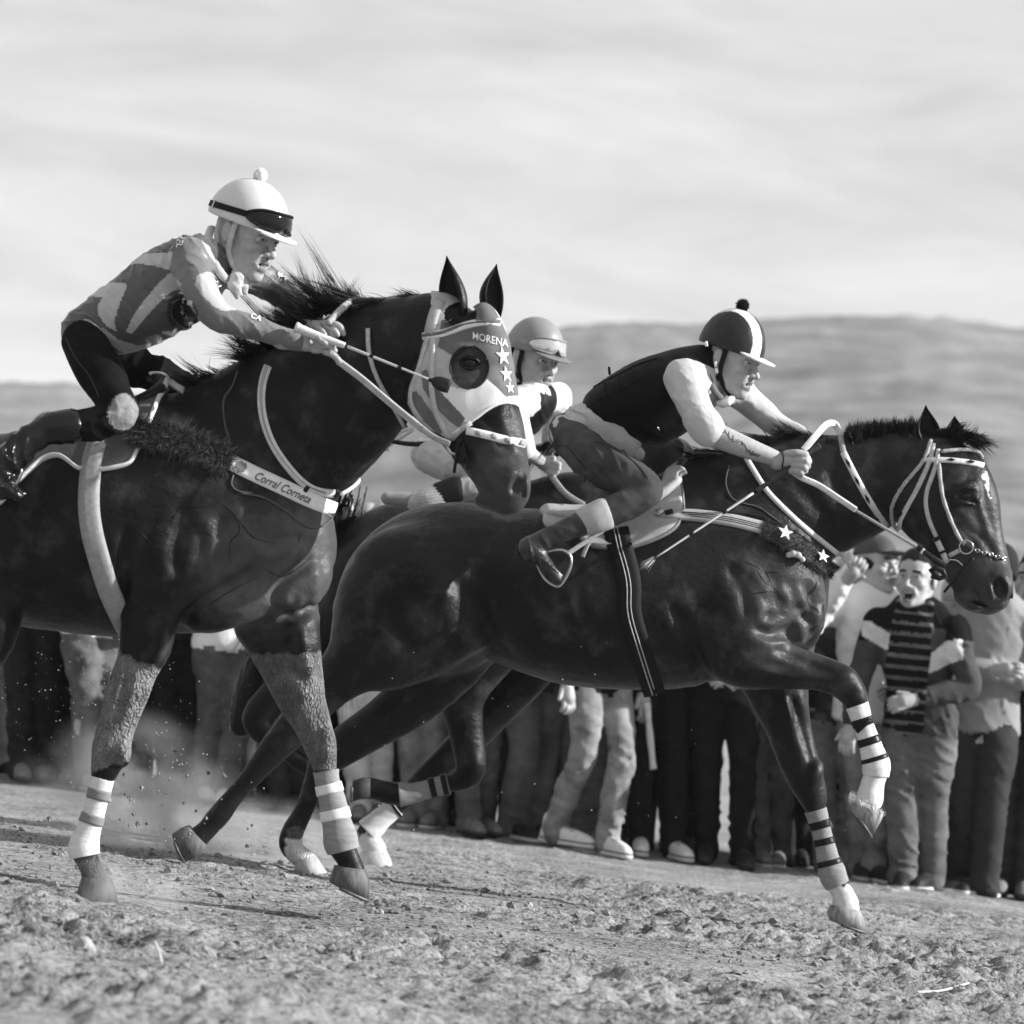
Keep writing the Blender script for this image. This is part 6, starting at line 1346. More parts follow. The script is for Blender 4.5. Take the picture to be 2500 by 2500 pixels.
# ================================================================== rider behind
J3 = thing('person', P(1150, 1180, Y3), 'rider in a grey helmet and dark vest half hidden behind the hooded head', 'person')
O3 = P(1306, 874, Y3); M3, I3 = head_frame(O3, rad(48), rad(8))
V, Q, fm = head_mesh(.0032, I3(P(1290, 965, Y3)), 'open', 3)
tor3 = lrows(cB, [(480, 1350, 110, 0, 1.3), (640, 1300, 120, 0, 1.3), (820, 1200, 140, 0, 1.3), (1000, 1090, 150, 0, 1.25), (1100, 1020, 120, 0, 1.3), (1090, 980, 90, 0, 1.2)], 2.415)
sho3 = lrows(cB, [(960, 1060, 95, -.18), (1090, 1040, 100, 0), (1230, 1010, 82, .16)], 2.415)
armn3 = lrows(cB, [(960, 1070, 90, -.19), (1000, 1200, 80, -.24), (1040, 1320, 66, -.22), (1150, 1400, 50, -.12)], 2.415)
armf3 = lrows(cB, [(1230, 1020, 82, .16), (1240, 1130, 70, .2), (1200, 1230, 58, .15), (1190, 1330, 46, .05)], 2.415)
legn3 = lrows(cB, [(500, 1370, 105, -.12), (640, 1420, 105, -.22), (780, 1440, 92, -.28), (860, 1470, 80, -.30), (780, 1530, 72, -.31), (650, 1560, 66, -.32), (520, 1590, 60, -.32)], 2.415)
f = Field(*bounds([stations(c, Y3) for c in (tor3, sho3, armn3, armf3, legn3)], .05), .014)
for c in (tor3, sho3, armn3, armf3, legn3): f.chain(stations(shrink(c, 6), Y3), .02)
Vb, Qb = f.mesh(); hn3 = [hr(cB, 2.415, Y3, q) for q in ([(1150, 1400, 44, -.12), (1190, 1420, 46, -.12)], [(1200, 1400, 20, -.14), (1240, 1410, 19, -.15)], [(1200, 1425, 20, -.14), (1240, 1435, 18, -.15)], [(1195, 1445, 18, -.14), (1230, 1455, 17, -.15)], [(1185, 1460, 17, -.14), (1215, 1470, 16, -.15)], [(1170, 1380, 20, -.13), (1210, 1375, 18, -.14)])]
Va, Qa, fa = join([(Vb, Qb, None), (M3(V), Q, fm), hand(hn3, 0, 0) + (None,)]); put('body', Va, Qa, HEADMATS, J3, fmat=fa)
garment('shirt', [tor3, sho3, armn3[:3], armf3], Y3, mat('white_racing_shirt', 0.62, 0.7, 0.08, 16, 0.1, 150), J3, .0075, noise=folds(14, .004, 73))
garment('padded_vest', [[(r_[0], r_[1], r_[2] + 4) + tuple(r_[3:]) for r_ in lrows(cB, [(700, 1260, 120, 0, 1.3), (860, 1180, 146, 0, 1.3), (1020, 1090, 150, .0, 1.25), (1105, 1030, 122, .0, 1.15)], 2.415)]], Y3, VEST, J3, .0075, noise=folds(8, .004, 75))
garment('breeches', [tor3[:2], legn3], Y3, mat('light_breeches', 0.42, 0.8, 0.1, 20), J3, .0075, noise=folds(16, .005, 77))
garment('boot_band', [lrows(cB, [(630, 1560, 78, -.32), (540, 1590, 76, -.325)], 2.415)], Y3, DARKW, J3, .005)
garment('ribbed_sock', [lrows(cB, [(535, 1595, 76, -.325), (470, 1620, 74, -.33), (400, 1630, 60, -.33)], 2.415)], Y3, OFFW, J3, .004, noise=lambda p: .0015 * np.sin(p[:, 2] * 520 - p[:, 0] * 140))
garment('shoe', [lrows(cB, [(400, 1620, 44, -.33), (330, 1615, 44, -.33), (230, 1610, 38, -.33)], 2.415)], Y3, mat('grey_shoe', 0.26, 0.7), J3, .005)
helmet(J3, M3, mat('grey_helmet', 0.22, 0.4, 0.1, 20, spec=.5), mat('grey_helmet_brim', 0.16, 0.5), goggles=(mat('bright_lens', 0.6, 0.08, 0.1, 20, metal=.7), mat('grey_frame', 0.25), GREYW), strapm=DARKW, size=(.122, .104, .120))
w3 = whip('black handled whip trailing behind the half hidden rider', cB((455, 1290), (350, 1288), (245, 1272)), (cB((245, 1272))[0], cB((60, 1240))[0]), None, Y3 - .1, LEATH, mat('dark_shaft', 0.03), Y3 - .1, (.011, .008))
free_strap('wrist_loop', [q + (Y3 - .1,) for q in cB((250, 1270), (320, 1215), (380, 1205), (300, 1260), (210, 1320), (240, 1320))], Y3 - .1, 8, OFFW, w3, .004)
free_strap('stirrup_leather', [q + (y,) for q, y in zip(cB((1200, 1480), (1280, 1580), (1390, 1650)), (Y3 - .35, Y3 - .36, Y3 - .36))], Y3 - .35, 15, GREYW, J3, .004)
# ------------------------------------------------------------------ spectators
def cloth(n, g, **k):
    if 'g2' in k: k['g2'] *= .75 if k['g2'] < .5 else 1
    return mat(n, g * .6 if g < .5 else g, k.pop('rough', .85), k.pop('var', .25), k.pop('scale', 10), .6, 5, spec=.05, bdist=.03, stretch=(1, 1, 1.25), **k)
DEN_L = cloth('washed_denim', .15, g2=.42, scale=7); DEN_M = cloth('mid_denim', .08, g2=.2, scale=7); DEN_G = cloth('grey_denim', .11, g2=.22, scale=7)
BLK = cloth('black_cloth', .012, g2=.02); BLK2 = cloth('faded_black_cloth', .02, g2=.04); GRY = cloth('grey_sweatshirt', .36, g2=.34); WHT = cloth('white_hoodie', .66, g2=.72); KHK = cloth('khaki_cotton', .09, g2=.15); DGR = cloth('dark_grey_cloth', .05, g2=.08)
SOLEW = mat('white_rubber', .62, .6, .1, 30); SOLED = mat('dark_rubber', .03, .7); SHW_ = mat('white_trainer', .62, .6, .1, 40, .2, 100); SHB = mat('black_trainer', .02, .5, .3, 40, .2, 100); SHG = mat('scuffed_grey_shoe', .16, .7, .3, 40, .3, 100)
_shoe = {}
def shoe_mesh(up, sole):
    key = (up.name, sole.name)
    if key in _shoe: return _shoe[key]
    f = Field((-.10, -.07, -.02), (.25, .07, .16), .009)
    f.chain([(-.035, 0, .045, .040, .95), (.03, 0, .05, .042, .9), (.10, 0, .042, .042, .95), (.165, 0, .034, .036, 1.05), (.195, 0, .030, .028, 1.1)], 0, sp=3)
    f.chain([(-.02, 0, .05, .045), (-.02, 0, .11, .047)], .015, sp=1)
    f.chain([(.05, 0, .085, .006), (.07, 0, .075, .006)], .01, sp=1)
    f.chain([(-.045, 0, .010, .040, 1.0), (.06, 0, .010, .038, 1.0), (.15, 0, .012, .042, 1.0), (.20, 0, .016, .030, 1.1)], .004, sp=2)
    f.cut(lambda p: -p[:, 2])
    V, Q = f.mesh(); c = V[Q].mean(1); fm = (c[:, 2] < .026).astype(int); fm[(c[:, 0] > .03) & (c[:, 0] < .125) & (c[:, 2] > .062) & (np.abs(c[:, 1]) < .024) & (np.sin(c[:, 0] * 300) > 0)] = 2; fm[(c[:, 2] > .022) & (c[:, 2] < .032)] = 2
    _shoe[key] = mesh_np('shoe', V, Q, [up, sole, mat('lace_shadow', .10 if up.name.startswith('white') else .03)] if False else [up, sole, mat('shoe_lace_' + up.name, .14 if 'white' in up.name else .05)], True, fm); return _shoe[key]
def spectator(label, px, Y, H=1.66, face=-90, feet=None, top=BLK, legs=BLK, shoe=(SHB, SOLED), head=False, hair=HAIRM, cap=None, arms='down', lean=(0, 0), zonef=None, topm=None, legz=None, legm=None, res=.0185, group=None, baggy=1.0, headyaw=None, mouth='shut', belly=0.0, seed=None, pitch=0.0, wide=1.0):
    seed = int(px) if seed is None else seed; rg = np.random.default_rng(seed)
    a = rad(face); fw = np.array([math.cos(a), math.sin(a), 0]); lf = np.array([-fw[1], fw[0], 0])
    X0 = GX(px, Y, .5 * H); C = np.array([X0, Y, .515 * H])
    if feet is None: feet = [(px + 24 * s + rg.uniform(-8, 8), .06 * s * -math.sin(a)) for s in (-1, 1)]
    t = thing('person', (X0, Y, 0), label, 'person', group)
    lo = np.array([X0 - .62, Y - .62, -.02]); hi = np.array([X0 + .62, Y + .62, H * 1.06])
    fl, ft, fk = (Field(lo, hi, res) for _ in range(3))
    side = np.array([GX(feet[0][0], Y) - X0, feet[0][1], 0]) @ lf > np.array([GX(feet[1][0], Y) - X0, feet[1][1], 0]) @ lf
    for i, ft_ in enumerate(feet):
        fx, fy = GX(ft_[0], Y + ft_[1]), Y + ft_[1]; lift = ft_[2] if len(ft_) > 2 else 0; s = (1 if i == 0 else -1) * (1 if side else -1)
        hj = C + lf * s * .085 * wide; an = np.array([fx, fy, .09 + lift]); kn = hj * .52 + an * .48 + fw * (.045 + (ft_[3] if len(ft_) > 3 else 0))
        b = baggy; fl.chain([tuple(hj) + (.084,), tuple(hj * .6 + kn * .4 + fw * .01) + (.090 * b,), tuple(kn) + (.068 * b,), tuple(kn * .5 + an * .5) + (.066 * b,), tuple(an) + (.060 * b,), tuple(an - [0, 0, .04]) + (.062 * b,)], .03)
        fk.chain([tuple(kn) + (.05,), tuple(an) + (.04,)], .01, sp=1)
        o = link('shoe', shoe_mesh(*shoe), t); o.location = (fx - X0, fy - Y, lift); ya = a + (ft_[4] if len(ft_) > 4 else rg.uniform(-.25, .25)); o.rotation_euler = (0, 0.25 if lift > .02 else 0, ya)
    L = np.array([lean[0], lean[1], 0.0])
    sp_ = [C + [0, 0, -.09], C + L * .3 + [0, 0, .10 * H], C + L * .7 + [0, 0, .20 * H], C + L + [0, 0, .275 * H], C + L * 1.1 + [0, 0, .315 * H]]
    fl.chain([tuple(C + [0, 0, -.02]) + (.150 * wide, .66), tuple(C + [0, 0, .06 * H]) + (.135 * wide, .66)], .02, axis=fw, sp=1)
    rr = np.array([.188, .165 + belly, .185, .170, .10]) * wide
    ft.chain([tuple(p) + (r_, .68 + (.12 if i == 1 else 0) * (belly > 0)) for i, (p, r_) in enumerate(zip(sp_, rr))], 0, axis=fw)
    top_ = sp_[3] + [0, 0, .005]; SH_ = [top_ + lf * s * .185 * wide for s in (1, -1)]
    hands = []
    for s, S in zip((1, -1), SH_):
        ar = arms[0 if s == 1 else 1] if isinstance(arms, (tuple, list)) else arms
        if ar == 'down': E, Wd = S + lf * s * .06 + [0, 0, -.27], S + lf * s * .06 + fw * .07 + [0, 0, -.50]
        elif ar == 'clasp': E, Wd = S + lf * s * .09 + [0, 0, -.27], C + L * .5 + fw * .19 + lf * s * .04 + [0, 0, .045 * H]
        elif ar == 'belly': E, Wd = S + lf * s * .10 - fw * .02 + [0, 0, -.26], C + L * .5 + fw * .20 + lf * s * .06 + [0, 0, .06 * H]
        elif ar == 'raise': E, Wd = S + lf * s * .16 + fw * .10 + [0, 0, -.08], S + lf * s * .07 + fw * .24 + [0, 0, .12]
        elif ar == 'pocket': E, Wd = S + lf * s * .12 - fw * .04 + [0, 0, -.26], C + lf * s * .15 + fw * .06 + [0, 0, .0]
        elif ar == 'fold': E, Wd = S + lf * s * .08 + fw * .02 + [0, 0, -.26], C + L * .7 + fw * .20 - lf * s * .06 + [0, 0, .14 * H]
        ft.chain([tuple(S) + (.075,), tuple(S * .5 + E * .5) + (.064,), tuple(E) + (.058,), tuple(E * .45 + Wd * .55) + (.054,), tuple(E * .12 + Wd * .88) + (.047,)], .03)
        fk.chain([tuple(E) + (.04,), tuple(Wd) + (.030,)], .01, sp=1); hands.append((E, Wd, s))
    hc = sp_[3] + L * .25 + [0, 0, .165 * H * .62]
    hc[2] = max(hc[2], .0) if True else 0
    fk.chain([tuple(sp_[4]) + (.06,), tuple(hc) + (.055,)], .02, sp=1); fk.chain([tuple(sp_[2]) + (.10,), tuple(sp_[4]) + (.08,)], .02, sp=1)
    if not head: fk.ell(hc + [0, 0, .07], (.08, .085, .115), .02); 
    ft.add_noise(folds(8, .010, seed, (1, 1, .7))); fl.add_noise(folds(7, .011, seed + 5, (.7, .7, 2.0)))
    ft.cut(lambda p: np.where(np.abs((p - C) @ lf) < .215 * wide, (C[2] - .075 + .006 * np.sin(p[:, 0] * 40)) - p[:, 2], -1.0))
    G3 = np.stack([fk.g, fl.g, ft.g]); lab = G3.argmin(0); fk.g = G3.min(0)
    V, Q = fk.mesh(); c = V[Q].mean(1); n = ((c - lo) / res).round().astype(int); n = np.clip(n, 0, fk.n - 1); fm0 = lab[n[:, 0], n[:, 1], n[:, 2]]
    mats_ = list(HEADMATS); iL = len(mats_); mats_ += (legm or [legs]); iT = len(mats_); mats_ += (topm or [top])
    fm = np.zeros(len(Q), int); m = fm0 == 1; fm[m] = iL + (legz(c[m], X0, Y) if legz else 0); m = fm0 == 2; fm[m] = iT + (zonef(c[m], X0, Y) if zonef else 0)
    parts = [(V, Q, fm)]
    for E, Wd, s in hands:
        d = Wd - E; d /= np.linalg.norm(d); sd = np.cross(d, fw + [0, 0, .3]); sd /= np.linalg.norm(sd); up_ = np.cross(sd, d)
        rows = [[tuple(Wd) + (.030,), tuple(Wd + d * .07) + (.036,)]] + [[tuple(Wd + d * .08 + sd * (q * .019)) + (.011,), tuple(Wd + d * (.125 - .008 * abs(q)) + sd * q * .021) + (.010,), tuple(Wd + d * (.145 - .010 * abs(q)) + sd * q * .021 - up_ * .022) + (.009,)] for q in (-1.5, -.5, .5, 1.5)] + [[tuple(Wd + d * .03 + sd * .032) + (.012,), tuple(Wd + d * .08 + sd * .055) + (.010,)]]
        if head or res < .016: parts.append(hand(rows, 0, 0, .0065) + (None,))
    M = None
    if head:
        hy = -a if headyaw is None else -rad(headyaw); O = hc + [0, 0, .075]; M, I = head_frame(O, hy, pitch, 0, 1.10)
        v, q, f_ = head_mesh(.0048, None, mouth, seed); parts.append((M(v), q, f_))
    V, Q, fm = join(parts); put('body', V, Q, mats_, t, fmat=fm)
    if head:
        f = Field((-.15, -.12, -.1), (.16, .12, .2), .006)
        if cap is None:
            f.ell((-.018, 0, .045), (.104, .086, .092), 0); f.ell((-.05, 0, -.01), (.06, .075, .06), .02); f.add_noise(folds(55, .006, seed)); f.cut(lambda p: np.maximum((.052 + .02 * vnoise(p, 60, 3)) - p[:, 2] - .9 * np.maximum(0, .045 - p[:, 0]), -p[:, 2] - .05)); v, q = f.mesh(); put('hair', M(v), q, hair, t)
        else:
            f.ell((-.015, 0, .045), (.106, .088, .092), 0); f.cut(lambda p: .040 - p[:, 2]); v, q = f.mesh(); h = put('cap', M(v), q, cap, t)
            f = Field((0, -.12, 0), (.22, .12, .1), .006); f.ell((.095, 0, .045), (.085, .078, .008), 0); f.cut(lambda p: .05 - p[:, 0]); v, q = f.mesh(); put('cap_peak', M(v), q, cap, h)
            f = Field((-.15, -.12, -.1), (.16, .12, .2), .008); f.ell((-.02, 0, .0), (.098, .083, .06), 0); f.cut(lambda p: np.maximum(p[:, 0] - .055, np.maximum(p[:, 2] - .045, -p[:, 2] - .03 + .0 * p[:, 0]))); v, q = f.mesh(); put('hair', M(v), q, hair, t)
    return t, M
def ripz(freq, thr, seed, zc=.42, zr=.22):
    return lambda c, X0, Y: ((vnoise(c, np.array([9, 9, freq]), seed) > thr) & (np.abs(c[:, 2] - zc) < zr)).astype(int)
RIPS = [SKIN]
# --- leftmost part of the line
spectator('brown haired onlooker in black showing above the hooded horse\'s rump', 75, 4.75, 1.80, -80, None, BLK, BLK2, (SHG, SOLED), head=True, hair=mat('brown_hair', .035, .6, .4, 90), headyaw=-60, group=None)
spectator('onlooker in faded black clothes next to the ripped pale jeans', 150, 4.9, 1.62, -95, None, BLK2, BLK, (SHG, SOLED))
spectator('onlooker in white shirt and ripped mid blue jeans under the hooded horse\'s belly', 225, 4.5, 1.62, -60, ((205, -.05), (238, .08)), WHT, DEN_M, (SHW_, SOLEW), legz=ripz(13, .48, 3, .5, .3), legm=[DEN_M, SKIN])
spectator('onlooker in black trousers between two hooded horse forelegs beside the striped hem', 430, 4.7, 1.62, -90, None, BLK, BLK, (SHB, SOLED))
spectator('onlooker in white ribbed shirt and khaki trousers between the hooded horse\'s forelegs', 560, 4.55, 1.62, -75, ((495, .05), (545, -.08)), WHT, KHK, (SHW_, SOLED), arms='fold')
spectator('onlooker in dark grey tracksuit behind the hooded horse\'s far foreleg', 690, 4.75, 1.58, -90, None, DGR, DGR, (SHB, SOLED))
# --- middle, seen between the racing legs
spectator('onlooker in cream trousers showing between the bay\'s hind legs', 895, 4.55, 1.56, -95, None, BLK2, cloth('cream_cotton', .5), (SHG, SOLED))
spectator('onlooker in pale washed jeans beside the folded banded foreleg', 1035, 4.6, 1.56, -100, ((1010, 0), (1060, .06)), BLK2, DEN_L, (SHG, SOLEW))
spectator('onlooker in grey jeans and tall grey boots behind the folded foreleg', 1150, 4.45, 1.56, -70, ((1140, 0), (1175, .15)), DGR, DEN_G, (SHG, SOLED))
spectator('striding onlooker in loose grey jeans and dark shoes', 1290, 4.55, 1.58, -55, ((1245, .0, 0, .05), (1300, .1)), DGR, DEN_G, (SHB, SOLEW), baggy=1.15)
spectator('striding onlooker in ripped washed jeans and bright white trainers', 1455, 4.15, 1.62, -50, ((1350, -.02, .02, .06, .3), (1478, -.12, 0, .05)), BLK, DEN_L, (SHW_, SOLEW), legz=ripz(13, .50, 9, .5, .32), legm=[DEN_L, cloth('torn_threads', .38)], baggy=.95, res=.014)
spectator('onlooker in loose pale grey trousers behind the ripped jeans and white trainers', 1425, 4.7, 1.58, -90, ((1400, 0), (1440, .05)), GRY, DEN_G, (SHG, SOLEW), baggy=1.2)
spectator('onlooker in black clothes and white soled pale shoes under the bay\'s girth', 1600, 4.45, 1.64, -85, ((1560, .0), (1640, -.05)), BLK, BLK, (SHW_, SOLEW))
spectator('onlooker in black with clasped hands under the bay\'s chest', 1770, 4.4, 1.66, -95, ((1720, .05), (1808, -.04)), BLK, BLK, (SHB, SOLED), arms='clasp', res=.015)
spectator('onlooker in pale trousers glimpsed behind the bay\'s straight foreleg', 1865, 4.8, 1.64, -90, None, BLK2, KHK, (SHG, SOLEW))
# --- right-hand group
def camo(c, X0, Y): return (vnoise(c, 16, 5) > .1).astype(int)
spectator('onlooker in camouflage shirt and ripped light jeans behind the bay\'s raised knee', 2040, 4.8, 1.60, -90, ((2010, 0), (2075, 0)), DGR, DEN_L, (SHG, SOLEW), zonef=camo, topm=[DGR, KHK], legz=ripz(14, .42, 4), legm=[DEN_L, SKIN])
t_, M_ = spectator('youth in white hoodie and dark cap with one arm raised', 2120, 4.5, 1.64, -75, ((2095, .05), (2130, -.08)), WHT, DEN_L, (SHB, SOLEW), head=True, cap=mat('dark_cap', .07, .7), arms=('belly', 'raise'), lean=(-.03, 0), headyaw=-50, pitch=-.1, res=.014)
V, G = tube(spline(np.array([P(2010, 1445, 4.30), P(2055, 1420, 4.24), P(2085, 1380, 4.22)]), 5), [.07, .066, .062, .060, .058, .055, .05, .045, .042, .04, .038], 14); put('raised_sleeve', V, G, WHT, t_)
JK = [cloth('jacket_black', .014), cloth('jacket_white', .62), cloth('jacket_grey', .10), cloth('tee_black', .015), cloth('tee_grey', .22)]
def striped(c, X0, Y):
    p = proj(c); r_ = np.full(len(c), 2); fr = c[:, 1] < Y + .02
    r_[p[:, 1] < 1535 + 30 * (np.abs(p[:, 0] - 2215) > 95)] = 0
    r_[inpoly(p, [(2095, 1512), (2125, 1516), (2195, 1562), (2180, 1596), (2105, 1552)]) & fr] = 1
    r_[inpoly(p, [(2262, 1606), (2310, 1566), (2352, 1560), (2350, 1610), (2315, 1622), (2258, 1650)]) & fr] = 1
    tee = (p[:, 0] > 2186 - (p[:, 1] - 1480) * .18) & (p[:, 0] < 2282 - (p[:, 1] - 1480) * .09) & fr & (p[:, 1] < 1800)
    r_[tee] = 3 + ((p[tee, 1] - .10 * p[tee, 0]) % 27 < 8)
    return r_
t_, M_ = spectator('laughing youth in striped tee and black, white and grey zip jacket', 2248, 4.15, 1.57, -112, ((2200, -.05), (2268, .06)), None, DEN_L, (SHB, SOLEW), head=True, arms=('belly', 'down'), lean=(-.09, -.12), zonef=striped, topm=JK, mouth='wide', headyaw=-118, res=.0105, legm=[DEN_G], baggy=1.15)
gs, Mg = spectator('broad onlooker in grey sweatshirt and dark track trousers with a white triangle logo', 2388, 4.35, 1.66, -100, ((2345, .04), (2400, -.10, 0, 0, -1.2)), GRY, cloth('dark_track_trousers', .045, g2=.06), (SHB, SOLEW), head=True, arms=('fold', 'fold'), headyaw=-150, wide=1.12, res=.013, baggy=1.2, pitch=.25)
Vg = np.array([v.co for v in gs.children[-2].data.vertices]) if False else None
bd = [o for o in gs.children if o.name.startswith('body')][0]; nv = len(bd.data.vertices); co = np.zeros(nv * 3, np.float32); bd.data.vertices.foreach_get('co', co)
TG = Target((co.reshape(-1, 3) + np.array(gs.location), [np.array([list(p.vertices)]) for p in bd.data.polygons]))
for k_ in range(3):
    x0 = 2383 + k_ * 6.5; hgt = 7 + 6 * k_
    decal('triangle_logo', TG, np.array([(0, 0), (5, 0), (5, 1), (0, 1)]), np.array([[0, 1, 2, 3]]), (lambda v, x0=x0, hgt=hgt: (x0 + v[0] - (1 - v[1]) * 0 , 1816 - v[1] * (hgt + (v[0] * .6 if v[1] else 0)))), SOLEW, gs, .006)
spectator('dark clothed onlooker in grey trainers at the end of the line past the grey sweatshirt', 2490, 4.55, 1.66, -100, ((2440, 0), (2495, -.06)), BLK, DGR, (SHG, SOLED), head=True, headyaw=-120)
spectator('onlooker in black joggers with one white badge behind the grey sweatshirt', 2448, 4.9, 1.60, -95, None, BLK, BLK2, (SHG, SOLED))
# --- dark second and third rows
base = []
for i in range(3):
    t_, _ = spectator(['onlooker all in black in the shaded back rows', 'onlooker in dark grey top with clasped hands in the shaded back rows', 'onlooker in faded black with folded arms in the shaded back rows'][i], [300, 800, 1340][i], 5.5, 1.58, -90 + 12 * i, None, [BLK, DGR, BLK2][i], [BLK2, BLK, DGR][i], (SHB, SOLED), res=.02, group=['black clad back row onlookers', 'dark grey back row onlookers', 'faded black back row onlookers'][i], seed=90 + i, arms=['down', 'clasp', 'fold'][i]); base.append(t_)
for k_, (px, Y_) in enumerate(((20, 5.3), (110, 5.6), (200, 5.9), (375, 5.4), (480, 5.7), (620, 5.3), (740, 5.6), (860, 5.35), (985, 5.5), (1090, 5.3), (1210, 5.6), (1270, 5.25), (1380, 5.3), (1500, 5.6), (1545, 5.25), (1660, 5.2), (1690, 5.7), (1840, 5.4), (1925, 5.2), (1980, 5.6), (2160, 5.4), (2300, 5.3), (2340, 5.7), (2450, 5.5), (-70, 5.0), (2570, 5.2))):
    src = base[k_ % 3]; c = src.copy(); COL.objects.link(c); c.location = (GX(px, Y_, .8), Y_, 0); c.rotation_euler = (0, 0, rad(random.uniform(-18, 18)))
    for ch in src.children:
        q = ch.copy(); COL.objects.link(q); q.parent = c
tag(put('hanging_strap', *tube(spline(np.array([P(1579, 1716, 4.2), P(1586, 1790, 4.2), P(1595, 1878, 4.2)]), 6), .016, 10, k=.5, wob=lambda t, th: .12 * np.sin(th * 2 + t * 14)), mat('white_strap_cloth', .6)), 'white cloth strap dangling beside the black trousers under the girth', 'strap')
tag(put('pole', *tube([np.array([GX(975, 6.6, .6), 6.6, -.05]), np.array([GX(975, 6.6, .6), 6.6, 1.62])], .03, 14), mat('pale_post_paint', .5)), 'slim pale post standing behind the crowd', 'post')
# ------------------------------------------------------------------ loose dirt, stones, dust
rg = np.random.default_rng(11)
def pebbles(name, n, xr, yr, sr, seed, lift=0.0):
    rg = np.random.default_rng(seed)
    ico = np.array([(-1, 1.6, 0), (1, 1.6, 0), (-1, -1.6, 0), (1, -1.6, 0), (0, -1, 1.6), (0, 1, 1.6), (0, -1, -1.6), (0, 1, -1.6), (1.6, 0, -1), (1.6, 0, 1), (-1.6, 0, -1), (-1.6, 0, 1)]) / 1.9
    T = np.array([(0, 11, 5), (0, 5, 1), (0, 1, 7), (0, 7, 10), (0, 10, 11), (1, 5, 9), (5, 11, 4), (11, 10, 2), (10, 7, 6), (7, 1, 8), (3, 9, 4), (3, 4, 2), (3, 2, 6), (3, 6, 8), (3, 8, 9), (4, 9, 5), (2, 4, 11), (6, 2, 10), (8, 6, 7), (9, 8, 1)])
    x = rg.uniform(*xr, n); y = rg.uniform(*yr, n); s = sr[0] * (sr[1] / sr[0]) ** (rg.random(n) ** 2.2)
    z = gheight(x, y) + s * .25 + lift
    V = ico[None] * (1 + .3 * rg.normal(size=(n, 12, 1))) * (s[:, None, None] * rg.uniform(.6, 1.1, (n, 1, 3)) * np.array([1, 1, .7]))
    V = V + np.stack([x, y, z], -1)[:, None]
    F = (T[None] + (np.arange(n) * 12)[:, None, None]).reshape(-1, 3)
    o = link(name, mesh_np(name, V.reshape(-1, 3), F, DIRT, False)); return tag(o, kind='stuff')
pebbles('loose_dirt', 9000, (-2.0, 2.0), (-4.4, 1.6), (.0022, .011), 21)
pebbles('dirt_clods', 650, (-2.0, 2.1), (-4.3, .8), (.009, .024), 22)
# flying grit behind the hooves
pts = np.concatenate([np.stack([rg.normal(210, 130, 320), rg.normal(1650, 150, 320), rg.uniform(-1.5, 1.0, 320)], -1), np.stack([rg.normal(420, 90, 220), rg.normal(1900, 90, 220), rg.uniform(-1.2, .2, 220)], -1), np.stack([rg.uniform(300, 1700, 70), rg.uniform(1560, 2050, 70), rg.uniform(-2.0, -.6, 70)], -1)])
C_ = np.array([P(*q) for q in pts]); C_ = C_[C_[:, 2] > .04]; s = rg.uniform(.0006, .0022, len(C_)) ; tet = np.array([(1, 1, 1), (1, -1, -1), (-1, 1, -1), (-1, -1, 1)], float)
V = C_[:, None] + tet[None] * s[:, None, None] * rg.uniform(.5, 1.2, (len(C_), 4, 1)); F = (np.array([(0, 1, 2), (0, 3, 1), (0, 2, 3), (1, 3, 2)])[None] + (np.arange(len(C_)) * 4)[:, None, None]).reshape(-1, 3)
tag(link('flying_grit', mesh_np('flying_grit', V.reshape(-1, 3), F, mat('pale_grit', .3), False)), kind='stuff')
n = 46; q = np.stack([rg.normal(400, 110, n), rg.normal(1985, 70, n), rg.uniform(-.5, .3, n)], -1); C_ = np.array([P(*v_) for v_ in q]); C_ = C_[C_[:, 2] > .05]
ico_ = np.array([(1, 0, 0), (-1, 0, 0), (0, 1, 0), (0, -1, 0), (0, 0, 1), (0, 0, -1)], float); T_ = np.array([(0, 2, 4), (2, 1, 4), (1, 3, 4), (3, 0, 4), (2, 0, 5), (1, 2, 5), (3, 1, 5), (0, 3, 5)])
V = C_[:, None] + ico_[None] * (rg.uniform(.003, .011, len(C_)) ** 1.0)[:, None, None] * rg.uniform(.6, 1.3, (len(C_), 6, 1)); F = (T_[None] + (np.arange(len(C_)) * 6)[:, None, None]).reshape(-1, 3)
tag(link('flying_clods', mesh_np('flying_clods', V.reshape(-1, 3), F, DIRT, False)), kind='stuff')
# single stones and litter
def stone(px, py, r, label, sq=(1, 1, .7), m=None, seed=0):
    d = ray(px, py); t = -CAM[2] / d[2]; p = CAM + d * t; p[2] = GZ(p[0], p[1]) + r * .35
    f = Field(p - r * 1.9, p + r * 1.9, r * .14); f.ell(p, np.array(sq) * r, 0); f.add_noise(lambda q: r * .35 * vnoise(q, 1.3 / r, seed) + r * .12 * vnoise(q, 4 / r, seed + 1), thr=r); V, Q = f.mesh()
    return tag(put('stone', V, Q, m or mat('pale_stone', .34, .9, .3, 60, .4, 160)), label, 'stone')
stone(202, 2322, .030, 'pale squarish stone lying alone left of the dry straw', (1, .8, .95), seed=3)
stone(915, 2235, .020, 'small pale stone by the hoof pits below the hooded horse\'s raised hoof', (1.1, .8, .7), seed=5)
stone(1290, 2158 + 60, .016, 'tiny rounded stone in the open track ahead of the hooded horse', (1, .8, .7), seed=8)
def twig(path, r, label):
    pts = []
    for px, py, h in path:
        d = ray(px, py); t = (h - CAM[2]) / d[2]; p = CAM + d * t; pts.append(p)
    return tag(put('straw', *tube(spline(np.array(pts), 6), r, 7), mat('dry_straw', .5, .8, .2, 60)), label, 'straw')
twig([(378, 2300, .05), (388, 2325, .03), (394, 2350, .012)], .0035, 'short curved straw stuck upright in the dirt')
